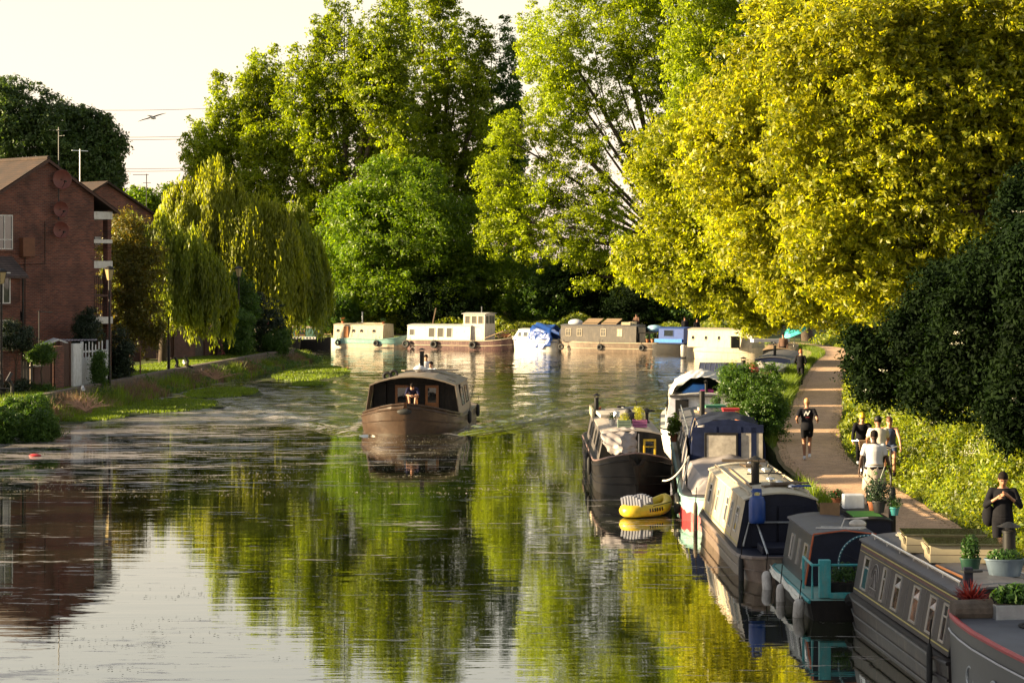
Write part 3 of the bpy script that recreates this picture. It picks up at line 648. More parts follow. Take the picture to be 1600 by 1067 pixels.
# bushes on the left
for (px, py, Y, rx, rz, lm, lab, lf) in (
        (370, 470, 139, 30, 34, L_BUSH, 'blue green leafy bush under the far lantern', .11), (405, 500, 142, 38, 36, L_CONIF, 'dark bush right of the blue green bush at the end of the garden walls', .11),
        (432, 533, 141, 17, 15, L_BUSH, 'small rounded clipped bush beside the path near the moored boats', .09), (372, 520, 136, 22, 26, L_BUSH, 'ivy covered bush at the last brick wall', .10),
        (136, 520, 103.4, 22, 32, L_CONIF, 'dark pointed conifer behind the white gate', .07), (25, 527, 95.5, 24, 20, L_CONIF, 'dark rounded bush at the left edge behind the garden wall', .07),
        (65, 553, 96.2, 17, 13, L_BUSH, 'untidy climber spilling over the garden wall', .06), (186, 552, 107, 20, 34, L_CONIF, 'dark green bush right of the tall lamp post by the white gate', .08),
        (155, 574, 101, 9, 19, L_BUSH, 'green climber on the white gate', .055), (40, 645, 80, 34, 22, L_BUSH, 'leafy water side bush below the bank wall', .07),
        (-15, 660, 77, 40, 26, L_BUSH, 'leafy bush at the water cut by the left picture edge', .07), (60, 668, 77.5, 26, 20, L_BUSH, 'low leafy bush nearest the camera on the left shore', .065)):
    B = pxb(Y, (px, py, rx, rz), (px-rx*.45, py+rz*.3, rx*.6, rz*.65), (px+rx*.45, py+rz*.3, rx*.6, rz*.65))
    gz_ = (0 if ('shore' in lab or 'water' in lab) else ZG); B.append((B[0][0], Y, gz_+B[0][5]*.35, B[0][3]*.85, B[0][4]*.85, B[0][5]*.5))
    if 'conifer' in lab: B = pxb(Y, (px, py+6, rx, rz*.8), (px, py-rz*.4, rx*.6, rz*.6))
    bz = ZG-.05 if 'shore' not in lab and 'water' not in lab else 0
    tree('conifer' if 'conifer' in lab else 'bush', lab, 'bush', (B[0][0], Y, bz), B, 9000 if rx < 30 else 14000, lf, lm, cr=.32*Y/100, per=34, tr=.06)
# bush on the right bank between boats and path
tree('elder_bush', 'dark green elder bush between the moored boats and the path, beside the white covered boat', 'bush', gz(8.15, 69.2), pxb(68.5, (1190, 620, 38, 44, 0, .8), (1160, 600, 28, 30, .5, .6), (1200, 660, 28, 34, 0, .7), (1175, 650, 34, 34, 0, .7), (1150, 585, 20, 14, .5, .4)), 26000, .06, L_BUSH, cr=.25, per=30, tr=.05)

# ------------------------------------------------------------------ right bank vegetation (uncountable)
def along(line, n, o0, o1, y0, y1, power=1.):
    seg = [p for p in line if y0 <= p.y <= y1]; out = []
    for _ in range(n):
        i = rnd.randrange(len(seg)-1); t = rnd.random(); p = seg[i].lerp(seg[i+1], t); dr = (seg[i+1]-seg[i]).normalized(); o = o0+(o1-o0)*rnd.random()**power
        out.append((p.x+dr.y*o, p.y-dr.x*o, o-o0))
    return np.array(out)
q = along(pl, 5000, .62, 1.1, 38, 120, .6); q2_ = along(pl, 2600, -1.1, -.7, 44, 120, 1.); q = np.vstack([q, q2_]); P = np.stack([q[:, 0], q[:, 1], np.full(len(q), ZG+.014)], -1)
tag(leaf_object('path_litter', P, np.tile([[0, 0, 3.]], (len(P), 1)), .022*(.4+1.1*rng.random(len(P))), leafmat('leaf_litter', (.10, .09, .03), (.30, .22, .12), .1), w=.6), kind='stuff')
# bank of nettles and cow parsley right of the path, rising away from it
def bank(name, n, y0, y1, leaf, o1, hmax, lm):
    q = along(pl, n, 1.05, o1, y0, y1, .8)
    prof = np.clip(.2+q[:, 2]*.95, 0, hmax)*(.72+.40*np.sin(q[:, 1]*1.7)*np.cos(q[:, 0]*1.9+q[:, 1]*.6)+.2*np.sin(q[:, 1]*4.3+q[:, 0]*3)+.12*np.sin(q[:, 1]*9-q[:, 0]*5))
    z = ZG+prof*rng.random(n)**.45
    P = np.stack([q[:, 0], q[:, 1], z], -1)+rng.normal(0, .06, (n, 3)); P[:, 2] = np.maximum(P[:, 2], ZG+.01)
    Nn = np.tile([[-.6, -.2, .6]], (n, 1))+rng.normal(0, .5, (n, 3))
    tag(leaf_object(name, P, Nn, leaf*(.6+.9*rng.random(n)), lm), kind='stuff')
bank('undergrowth', 110000, 38, 62, .05, 4.0, 2.3, L_HEDGE)
bank('undergrowth', 70000, 62, 95, .062, 4.2, 2.2, L_HEDGE)
bank('undergrowth', 50000, 95, 160, .10, 5.0, 3.0, L_HEDGE)
q = along(pl, 230, 1.6, 3.6, 47, 68, 1.)
q = q[(np.sin(q[:, 1]*.9)+np.sin(q[:, 1]*2.3+q[:, 0]*1.5)) > .15]
zz = ZG+np.clip(.2+q[:, 2]*.95, 0, 2.2)*1.0+.30*rng.random(len(q))
P = np.stack([q[:, 0], q[:, 1], zz], -1); Pu = P.repeat(34, 0)+rng.normal(0, 1, (len(P)*34, 3))*np.array([.10, .10, .05])
cow = leaf_object('cow_parsley', Pu, np.tile([[-.3, -.4, 1.]], (len(Pu), 1)), .014, L_UMB, w=.85); tag(cow, kind='stuff')
def rbx(y):
    for a, b in zip(RB[:-1], RB[1:]):
        if a[1] <= y <= b[1]: return a[0]+(b[0]-a[0])*(y-a[1])/(b[1]-a[1])
    return RB[0][0]
# verge grass, both banks
q = along(pl, 15000, -2.6, -1.1, 40, 160, 1.); q = q[q[:, 0] > np.array([rbx(v) for v in q[:, 1]])+.06]; tag(blades('verge_grass', np.stack([q[:, 0], q[:, 1], np.full(len(q), ZG)], -1), .26, .012, L_GRASS, mul=3), kind='stuff')
q = along(pl, 5000, -2.4, -1.25, 80, 112, 1.); q = q[np.sin(q[:, 1]*.55) > .1]; tag(blades('tall_verge_grass', np.stack([q[:, 0], q[:, 1], np.full(len(q), ZG)], -1), .75, .02, L_GRASS, mul=3), kind='stuff')
# far bank undergrowth behind the boats
n = 60000; xx = rng.random(n)*42-24; yy = 168.5+np.where(xx < 9, (9-xx)*.456, 0)+1.5+rng.random(n)*8; yy = np.where(xx > 12, yy-3, yy)
z = ZG+(.4+(yy-168)*.05+.7*np.abs(np.sin(xx*.9)*np.cos(xx*.37+1)))*rng.random(n)**.5*1.25
tag(leaf_object('far_bank_undergrowth', np.stack([xx, yy+1, z], -1), np.tile([[-.3, -.7, .5]], (n, 1)), .11*(.6+.8*rng.random(n)), L_HEDGE), kind='stuff')

# ------------------------------------------------------------------ left bank
def lbx(y):
    for a, b in zip(LB[:-1], LB[1:]):
        if a[1] <= y <= b[1]: return a[0]+(b[0]-a[0])*(y-a[1])/(b[1]-a[1])
    return LB[0][0]
mb = MB(); ll = [Vector((lbx(y), y, 0)) for y in np.arange(60, 147, 2.)]
rs = []
for i, p in enumerate(ll):
    rs.append([(p.x-.35, p.y, ZG-.3), (p.x-.35, p.y, ZG+.14), (p.x+.05+rnd.uniform(-.015, .015), p.y, ZG+.14), (p.x+.05, p.y, ZG+.02), (p.x+.02, p.y, ZG), (p.x+.02, p.y, -.6), (p.x-.35, p.y, -.6)])
mb.rings(rs); tag(mb.build('canal_wall', STONE), 'long low stained canal wall with worn coping along the left bank', 'wall')
# turf, reeds, duckweed
n = 14000; yy = 80+rng.random(n)*66; xx = np.array([lbx(y) for y in yy])-.4-rng.random(n)*3.4
tag(blades('bank_grass', np.stack([xx, yy, np.full(n, ZG)], -1), .09, .012, L_GRASS, mul=3), kind='stuff')
def reeds(name, y0, y1, n, w0, w1, h, wd, lm, f):
    yy = y0+rng.random(n)*(y1-y0); xx = np.array([lbx(y) for y in yy])+w0+rng.random(n)*(w1-w0); keep = f(xx, yy); p = np.stack([xx, yy, np.full(n, -.03)], -1)[keep]
    tag(blades(name, p, h, wd, lm, mul=4, lean=.3), kind='stuff')
def _h(x, y, s_): return np.sin(y*.5+s_)+np.sin(y*1.31+x*1.7+s_)+.7*np.sin(y*2.9+x*2.3)
for k_, (y0_, y1_) in enumerate(((84, 106), (106, 128), (128, 150))):
    for j_, (hh_, th_) in enumerate(((.35, -1.2), (.58, .2), (.85, 1.1))):
        reeds('dry_reeds', y0_, y1_, 2300-500*j_, .1, 2.0-.3*j_-.3*k_, hh_*(1-.12*k_), .012+.002*k_, L_REED, lambda x, y: _h(x, y, 0) > th_)
        reeds('green_reeds', y0_-4, y1_, 2000-400*j_, .1, 2.1-.3*j_-.3*k_, hh_*(1-.12*k_), .014+.002*k_, L_GRASS, lambda x, y: _h(x, y, 2.6) > th_-.2)
reeds('green_reeds', 78, 87, 1500, .2, 1.7, 1.15, .02, L_GRASS, lambda x, y: _h(x, y, 1) > -.8)
n = 26000; yy = 76+rng.random(n)*74; ww = .15+rng.random(n)**1.2*1.7; xx = np.array([lbx(y) for y in yy])+ww
hh = np.clip(.35+.3*np.sin(yy*.83)+.25*np.sin(yy*2.1+xx)+.15*np.sin(yy*4.7), .0, .85)*(1.15-ww*.45); k_ = hh > .12
tag(leaf_object('bank_weeds', np.stack([xx, yy, hh*rng.random(n)**.6], -1)[k_], np.tile([[.3, -.5, .6]], (int(k_.sum()), 1)), .055*(.6+.9*rng.random(int(k_.sum()))), L_BUSH), kind='stuff')
WEED = noisy('duckweed', [(.03, .06, .010), (.045, .08, .012), (.02, .035, .01), (.08, .08, .03)], [1.5, 6, 22], bump=1., bscale=60)
def mat_patch(name, cx, cy, rx, ry, ph):
    mb = MB(); N_ = 60; vs = [(cx, cy, .022)]
    for k in range(N_):
        a = 2*math.pi*k/N_; r = 1+.22*math.sin(3*a+ph)+.12*math.sin(7*a+ph*2)+rnd.uniform(-.09, .09); vs.append((cx+rx*r*math.cos(a), cy+ry*r*math.sin(a), .012))
    mb.add(vs, [(0, 1+k, 1+(k+1) % N_) for k in range(N_)]); o = mb.build(name, WEED); tag(o, kind='stuff')
    m_ = 1500; a = rng.random(m_)*2*np.pi; r = rng.random(m_)**.5*.97; P = np.stack([cx+rx*r*np.cos(a), cy+ry*r*np.sin(a), np.full(m_, .02)], -1)
    tag(blades('water_weed', P, .10, .02, L_GRASS, mul=3), kind='stuff')
for a in ((-17.6, 90.5, 1.6, 3.2, 0), (-15.6, 97.5, 2.4, 5.2, 1.), (-14.4, 108, 1.8, 4.8, 2.), (-11.8, 128, 2.2, 9, 3.), (-10.8, 116, .9, 2.2, 4.), (-19.2, 82, 1.0, 3.4, 5.)): mat_patch('duckweed_mat', *a)
# dead branches in the reeds
for (px, py, Y, lab, s) in ((134, 636, 86, 'bare pale branch lying against the canal wall above the reeds', 1.), (337, 588, 112, 'tangle of dry pinkish twigs on the canal wall', 1.15)):
    p = at(px, py, Y); mb = MB()
    for k in range(34):
        a = rnd.uniform(-.2, 3.3); l = s*rnd.uniform(.4, 1.15); e = Vector((math.cos(a)*l, rnd.uniform(-.3, .3), abs(math.sin(a))*l*.55)); m1 = e*.5+Vector((rnd.uniform(-.1, .1), 0, rnd.uniform(-.05, .12)))
        mb.tube([(0, 0, -.15), m1, e], [.028*s, .016, .005], 4); mb.tube([m1, m1+Vector((rnd.uniform(-.3, .3), .1, rnd.uniform(.05, .3)))], [.012, .004], 4)
    o = mb.build('dead_branch', pm('dry_twig', (.36, .22, .15), .9)); o.location = p; tag(o, lab, 'branch')
# bollards and posts on the left wall
for (px, py, Y, w_, h_, lab, hw) in ((66, 628, 0, .34, .45, 'short square mooring bollard on the canal wall, left one of the pair', 1), (88, 622, 0, .34, .45, 'short square mooring bollard on the canal wall, right one of the pair', 1)):
    Y = 3400*(HC-ZG-.14)/(py-HY+4); x = lbx(Y)-.18; t = thing('mooring_bollard', lab, 'bollard', (x, Y, ZG+.14), .1, 'square bollards on the canal wall')
    MB().box(-.15, .15, -.15, .15, 0, h_).build('post', BLACK, t, bevel=.02); MB().box(-.2, .2, -.2, .2, h_, h_+.06).build('cap', BLACK, t, bevel=.015); MB().box(-.3, .3, -.22, .22, -.01, .05).build('base', STONE, t)
for px, lab in ((331, 'leaning dark mooring post on the canal wall, left one of the pair beyond the reeds'), (341, 'leaning dark mooring post on the canal wall, right one of the pair beyond the reeds')):
    Y = 117+(px-331)*.1; x = (px-800)/F*Y; t = thing('mooring_post', lab, 'post', (lbx(Y)-.2+(px-336)*.03, Y, ZG+.1), .2, 'leaning posts on the canal wall')
    MB().tube([(0, 0, 0), (.05, 0, .35), (-.12, 0, .62)], [.09, .08, .07], 8).build('post', BLACK, t); MB().cbox((.12, 0, .08), (.45, .1, .1), ry=.4).build('foot', BLACK, t)
t = thing('bench_bracket', 'bent dark post with a flat pale top on the canal wall at the left edge', 'post', (lbx(88.5)-.25, 88.5, ZG+.12), .3)
MB().tube([(0, 0, 0), (.02, 0, .55), (-.1, 0, .8)], .07, 8).build('post', BLACK, t); MB().cbox((-.1, 0, .92), (.12, .3, .4), ry=.5).build('plate', GREYP, t)

# brick house
def window(parent, x, z, w_, h_, y, bars='v', fm=WHITE, gm_=GLASS, dep=.06):
    """frame and pane on a wall whose outside looks along +y"""
    f = MB(); b = .055
    f.box(x-w_/2, x+w_/2, y, y+dep, z, z+b); f.box(x-w_/2, x+w_/2, y, y+dep, z+h_-b, z+h_)
    f.box(x-w_/2, x-w_/2+b, y, y+dep, z+b, z+h_-b); f.box(x+w_/2-b, x+w_/2, y, y+dep, z+b, z+h_-b)
    if 'v' in bars: f.box(x-.02-w_*.12, x+.03-w_*.12, y, y+dep-.005, z+b, z+h_-b)
    if 'h' in bars: f.box(x-w_/2+b, x+w_/2-b, y, y+dep-.007, z+h_*.27, z+h_*.27+.05)
    fo = f.build('window', fm, parent); MB().box(x-w_/2+b*.8, x+w_/2-b*.8, y+.005, y+.02, z+b*.8, z+h_-b*.8).build('pane', gm_, fo)
    MB().box(x-w_/2-.08, x+w_/2+.08, y-.02, y+dep+.07, z-.09, z-.003).build('sill', BRICK, fo)
Hs = thing('brick_house', 'three storey brown brick house end with white balcony bands at the left edge', 'house', (-19.5, 106, ZG), R(225))
e_ = 9.1-ZG; ap = 11.24-ZG; Wd = 7.4
b_ = MB(); b_.prism([(1.03, -.3), (Wd, -.3), (Wd, e_), (Wd/2, ap), (1.03, e_+(ap-e_)*1.03/(Wd/2))], -13, 0); b_.build('wall', BRICK, Hs)
MB().box(0, 1.03, -13, -1.7, -.3, e_).build('wall', BRICK, Hs)
MB().box(0, .22, -.42, -.02, -.3, e_-.1).build('corner_pier', BRICK, Hs)
rf = MB()
for sx, xe in ((-1, -.32), (1, Wd+.32)):
    ze = e_-.05-(ap-e_)*.32/(Wd/2); rf.prism([(xe, ze), (xe, ze+.12), (Wd/2, ap+.16), (Wd/2, ap+.02)], -13.2, .18)
rf.build('roof', TILE, Hs); MB().tube([(Wd/2, .2, ap+.17), (Wd/2, -13.2, ap+.17)], .11, 8).build('ridge_tiles', TILE, Hs)
vb = MB()
for xe in (-.34, Wd+.34):
    ze = e_-.12-(ap-e_)*.34/(Wd/2); vb.prism([(xe, ze), (xe, ze+.1), (Wd/2, ap+.11), (Wd/2, ap-.02)], .183, .23)
vb.build('verge_board', DWOOD, Hs)
for z0, z1, m_, d0 in ((8.56, 8.93, WHITE, .03), (7.4, 7.58, WHITE, .02), (6.19, 6.54, WHITE, .03), (4.8, 4.92, DWOOD, 0), (3.5, 3.83, WHITE, .05)):
    MB().box(-.03, 1.03, -1.7, d0, z0-ZG, z1-ZG).build('balcony_band', m_, Hs)
for zz in (.3, 3.2, 5.9):
    MB().box(.3, .98, -1.69, -1.6, zz, zz+1.9).build('door', BLACK, Hs)
for zz in (4.0, 4.92):
    o = MB()
    for k in range(7): o.tube([(.25+k*.12, -.05, zz-ZG), (.25+k*.12, -.05, zz+.85-ZG)], .012, 5)
    o.tube([(.22, -.05, zz+.86-ZG), (1.0, -.05, zz+.86-ZG)], .02, 5); o.build('railing', BLACK, Hs)
MB().box(.22, .55, -1., -.6, 6.6, 7.0).build('vent_box', WHITE, Hs)
window(Hs, 6.15, 8.53-1.62-ZG+.15, 1.15, 1.62, .004, 'vh')
an = MB(); an.box(5.9, 10, 0.004, 1.2, -.3, 5.75-ZG); an.build('porch_block', BRICK, Hs)
pr = MB(); pr.prism([(0.008, 6.75-ZG), (0.008, 6.2-ZG+.4), (1.45, 5.72-ZG), (1.45, 5.82-ZG)], 5.6, 10.2, 'YZ'); pr.build('porch_roof', TILED, Hs)
MB().tube([(5.82, 1.3, -.2), (5.82, 1.3, 5.7-ZG)], .05, 7).build('downpipe', BLACK, Hs)
window(Hs, 6.95, 4.55-ZG, 1.0, 1.45, 1.204, 'v'); window(Hs, 6.95, 1.9-ZG+.6, 1.0, 1.3, 1.204, 'v')
DISH = pm('rust_red_dish', (.11, .026, .018), .55, var=.2)
def dish(parent, x, z, r, m_, y=.0):
    o = MB(); Mx = Matrix.Translation((x, y+.32, z)) @ Matrix.Rotation(R(-90), 4, 'X') @ Matrix.Rotation(R(14), 4, 'Y')
    o.lathe((0, 0, 0), [(.02, -.10), (r*.5, -.07), (r*.85, 0), (r, .05), (r*.97, .06), (r*.8, .015), (r*.45, -.045), (.01, -.07)], 22, Mx, cap=False)
    do = o.build('satellite_dish', m_, parent, smooth=True)
    MB().tube([(x, y, z), (x, y+.28, z)], .03, 6).tube([(x, y+.3, z-r*.9), (x+.02, y+.62, z-.12)], .014, 5).cbox((x+.02, y+.64, z-.1), (.08, .12, .08)).build('dish_arm', BLACK, do)
for (x, zp, r) in ((3.05, 282, .47), (3.12, 328, .38), (3.12, 360, .40)): dish(Hs, x, HC+(HY-zp)/F*104.5-ZG, r, DISH)
dish(Hs, 5.55, HC+(HY-494)/F*102-ZG, .32, BLACK)
MB().tube([(3.1, .12, 8.5-ZG), (3.1, .12, 12.9-ZG)], .028, 6).tube([(2.6, .12, 12.75-ZG), (3.6, .12, 12.75-ZG)], .014, 5).tube([(2.95, -.1, 12.5-ZG), (2.95, .4, 12.5-ZG)], .012, 5).tube([(3.25, -.1, 12.75-ZG), (3.25, .4, 12.75-ZG)], .012, 5).build('aerial_mast', IRON, Hs)
MB().box(4.55, 5.2, .0, .35, 7.62-.9-ZG, 7.62-ZG).build('wall_box', pm('brown_box', (.12, .045, .02), .7), Hs, bevel=.02)
MB().tube([(4.9, .04, 6.7-ZG), (4.9, .04, 1.5)], .018, 5).tube([(3.8, .03, 8.4-ZG), (3.8, .03, 6.4-ZG), (5.2, .03, 6.35-ZG)], .015, 5).build('cable', BLACK, Hs)

def simple_house(name, label, loc, rz, w_, dpt, eh, ah, wins=(), trim=False):
    t = thing(name, label, 'house', loc, rz)
    MB().prism([(0, -.3), (w_, -.3), (w_, eh), (w_/2, ah), (0, eh)], -dpt, 0).build('wall', BRICK, t)
    r_ = MB()
    for xe in (-.3, w_+.3):
        ze = eh-(ah-eh)*.3/(w_/2); r_.prism([(xe, ze), (xe, ze+.13), (w_/2, ah+.16), (w_/2, ah+.02)], -dpt-.3, .25)
    r_.build('roof', TILE if not trim else TILED, t)
    if trim: MB().box(-.05, w_+.05, -.1, .05, eh-.35, eh-.05).build('fascia', WHITE, t)
    for (x, z, a, b) in wins: window(t, x, z, a, b, .004)
    return t
hb = simple_house('brick_house', 'brick house with brown ridge showing just behind the end of the big house', (-22.4, 138, ZG), R(225), 8, 9, 8.6, 10.75)
MB().tube([(3.9, -3, 10.6), (3.9, -3, 13)], .03, 6).tube([(3.3, -3, 12.9), (4.5, -3, 12.9)], .02, 5).build('aerial_mast', STEEL, hb)
hc = simple_house('brick_house', 'small brick gable with white fascia glimpsed between two willows', (at(350, 420, 152).x, 152, ZG), R(200), 3.4, 5, 5.9, 6.8, [(1.1, 3.6, .8, 1.4)], True)
t = thing('television_aerial', 'television aerial on a pole against the sky above the yellow willow', 'aerial', (at(229, 440, 150).x, 150, ZG)); zt = at(0, 272, 150).z-ZG
MB().tube([(0, 0, 0), (0, 0, zt)], .035, 6).build('pole', IRON, t)
a_ = MB().tube([(-.95, 0, zt-.05), (.15, 0, zt-.05)], .022, 5).tube([(-.25, 0, zt-.62), (.3, 0, zt-.62)], .02, 5)
for k in range(7): a_.tube([(-.85+k*.14, -.22, zt-.05), (-.85+k*.14, .22, zt-.05)], .009, 4)
a_.build('antenna', IRON, t)

# garden walls, fences, gate
def at_g(px, py):     # ground point seen at a pixel
    Y = F*(HC-ZG)/(py-HY); return Vector(((px-800)/F*Y, Y, ZG))
def wall_between(name, a, b, h, th, mat, label, cat='wall', cap=None, group=None):
    a = Vector(a); b = Vector(b); dv = b-a; L_ = dv.length
    t = thing(name, label, cat, a, math.atan2(dv.y, dv.x), group)
    MB().box(0, L_, -th/2, th/2, -.1, h).build('wall' if mat in (BRICK, BRICK2) else 'panel', mat, t)
    if cap: MB().box(-.03, L_+.03, -th/2-.04, th/2+.04, h, h+.07).build('coping', cap, t)
    return t
def fence_between(name, a, b, h, mat, label, gap=.0, wd=.14, group=None, irr=0, rail=True, cat='fence'):
    a = Vector(a); b = Vector(b); dv = b-a; L_ = dv.length; t = thing(name, label, cat, a, math.atan2(dv.y, dv.x), group)
    k = int(L_/(wd+gap)); m_ = MB()
    for i in range(k):
        x = i*(wd+gap); hh = h+rnd.uniform(-irr, irr); m_.box(x+.005, x+wd-.005, -.012, .012, .03, hh)
    m_.build('boards', mat, t)
    if rail: MB().box(0, L_, .014, .07, h*.22, h*.22+.08).box(0, L_, .014, .07, h*.78, h*.78+.08).build('rails', mat, t)
    MB().box(-.05, .05, -.05, .05, 0, h+.08).build('post', mat, t); MB().box(L_-.05, L_+.05, -.05, .05, 0, h+.08).build('post', mat, t)
    return t
def gp(px, Y): return ((px-800)/F*Y, Y, ZG)
G_ = 'brick piers of the near gardens'
wall_between('garden_wall', gp(2, 95.3), gp(31, 95.8), 1.78, .3, BRICK, 'wide brick garden wall at the left edge, left of the plain grey fence', cap=BRICK)
fence_between('garden_fence', gp(32, 96), gp(49, 96.3), 1.35, pm('grey_fence_wood', (.10, .085, .07), .85, scale=4, stretch=(6, 6, 1)), 'low weathered grey board fence between two brick walls')
wall_between('garden_wall', gp(50, 96.4), gp(62, 96.8), 1.1, .3, BRICK2, 'low brick wall stub with pale coping left of the dark red gate', cap=WHITE)
fence_between('garden_gate', gp(64, 97), gp(80, 97.8), 1.85, DWOOD, 'dark red brown board gate left of the brick pier', cat='gate')
wall_between('garden_wall', gp(81, 97.9), gp(95, 98.6), 1.95, .32, BRICK, 'narrow tall brick garden pier between two dark gates')
fence_between('garden_gate', gp(96, 98.8), gp(109, 99.6), 2.05, DWOOD, 'dark red brown board gate right of the brick pier', cat='gate')
wall_between('garden_wall', gp(110, 99.8), gp(123, 100.5), 2.0, .32, WPAINTB, 'white painted brick pier beside the white gate')
fence_between('white_fence', gp(124, 100.6), gp(151, 102.2), 1.35, WPAINTB, 'peeling white board fence with pickets rising above it', irr=.04)
fence_between('white_pickets', gp(128, 101), gp(168, 103.3), 1.98, WPAINTB, 'open white picket screen behind the white board fence', gap=.22, wd=.09, irr=.12)
fence_between('white_fence', gp(160, 102.7), gp(170, 103.3), 1.5, WPAINTB, 'short white board panel beside the lamp post', irr=.04)
# small white roofed shed in the garden
t = thing('garden_shed', 'little shed with a white corrugated roof behind the garden walls', 'shed', gp(62, 99.8), R(20))
MB().box(0, 1.7, 0, 1.5, 0, 1.75).build('wall', DWOOD, t)
r_ = MB()
for xe in (-.15, 1.85): r_.prism([(xe, 1.75), (xe, 1.82), (.85, 2.22), (.85, 2.15)], -.15, 1.6)
r_.build('roof', WPAINTB, t)
t = thing('lean_to_roof', 'flat ridged plastic lean-to roof behind the white brick pier', 'roof', gp(80, 101.5), R(8))
o = MB()
for k in range(14): o.box(k*.15, k*.15+.1, 0, 1.4, 2.08, 2.12)
o.build('sheet', pm('plastic_sheet', (.3, .28, .34), .4), t); MB().box(.0, .08, 1.2, 1.3, 0, 2.075).box(2.0, 2.08, 1.2, 1.3, 0, 2.075).build('posts', DWOOD, t)
segs = [(200, 217, BRICK2, 'w'), (218, 246, DWOOD, 'f'), (247, 268, DWOOD, 'f'), (269, 302, BRICK2, 'w'), (303, 316, None, 'g'), (317, 326, BRICK2, 'w'), (327, 336, DWOOD, 'f'), (337, 343, BRICK2, 'w'), (344, 350, REDP, 'f')]
names = ['first brick pier right of the purple tree', 'wide dark board fence behind the willow trunk', 'dark board gate right of the willow trunk', 'widest buff brick garden wall, right of the low willow trunk', 'low grey wood gate right of the widest brick wall', 'narrow brick pier right of the low grey gate', 'dark narrow board door between two slim piers', 'slim brick pier beside the red door', 'dark red door at the end of the garden walls']
for (p0, p1, m_, k), nm in zip(segs, names):
    Y0 = 129+(p0-200)*.055; Y1 = 129+(p1-200)*.055
    if k == 'w': wall_between('garden_wall', gp(p0, Y0), gp(p1, Y1), 1.95, .3, m_, nm)
    elif k == 'f': fence_between('garden_fence', gp(p0, Y0), gp(p1, Y1), 1.85, m_, nm)
    else: fence_between('garden_gate', gp(p0, Y0), gp(p1, Y1), 1.35, pm('grey_fence_wood', (.1, .085, .07)), nm, cat='gate')
t = thing('rusty_frame', 'rusty open metal post frame on the grass right of the dark bush', 'frame', gp(207, 112)); MB().tube([(0, 0, 0), (0, 0, 1.4), (.4, 0, 1.35), (.4, 0, 0)], .04, 6).build('frame_tube', pm('rust', (.12, .05, .03), .9), t); MB().cbox((.2, 0, .9), (.36, .04, .5)).build('plate', DWOOD, t)

# lamp posts
def lamp(px, Y, ztop, lab, lean=0):
    t = thing('street_lamp', lab, 'street lamp', gp(px, Y), 0, 'lantern lamp posts on the left bank'); zt = ztop-ZG
    MB().tube([(0, 0, 0), (0, 0, .9), (0, 0, .95), (0, 0, zt-.62)], [.085, .085, .055, .05], 9).build('pole', BLACK, t)
    MB().lathe((0, 0, zt-.62), [(.10, 0), (.12, .05), (.22, .50)], 4).build('lantern', LAMPG, t)
    MB().lathe((0, 0, zt-.12), [(.26, 0), (.27, .04), (.14, .12), (.03, .16)], 4).build('cap', BLACK, t)
    o = MB()
    for k in range(4):
        a = k*math.pi/2; o.tube([(.125*math.cos(a), .125*math.sin(a), zt-.57), (.225*math.cos(a), .225*math.sin(a), zt-.12)], .012, 4)
    o.build('lantern_bars', BLACK, t)
lamp(2, 93.5, at(0, 421, 93.5).z, 'lantern lamp post at the left picture edge in front of the garden wall')
lamp(171, 101.3, at(0, 417, 101.3).z, 'tall lantern lamp post at the right corner of the big brick house')
lamp(373, 137, at(0, 417, 137).z, 'lantern lamp post above the blue green bush between the willows')
t = thing('signpost', 'slim dark pole on the canal wall in front of the low willow', 'post', (lbx(116)-.5, 116, ZG)); MB().tube([(0, 0, 0), (0, 0, 2.9)], .035, 7).build('pole', BLACK, t); MB().tube([(0, 0, 0), (0, 0, 1.35)], .085, 8).build('base', BLACK, t)
t = thing('clothes_pole', 'thin pole with a short crossbar in the garden before the house wall', 'pole', gp(61, 97.3)); MB().tube([(0, 0, 0), (0, 0, 3.55)], .03, 6).build('pole', IRON, t); MB().tube([(-.1, 0, 3.52), (.6, 0, 3.5)], .02, 6).build('arm', IRON, t)
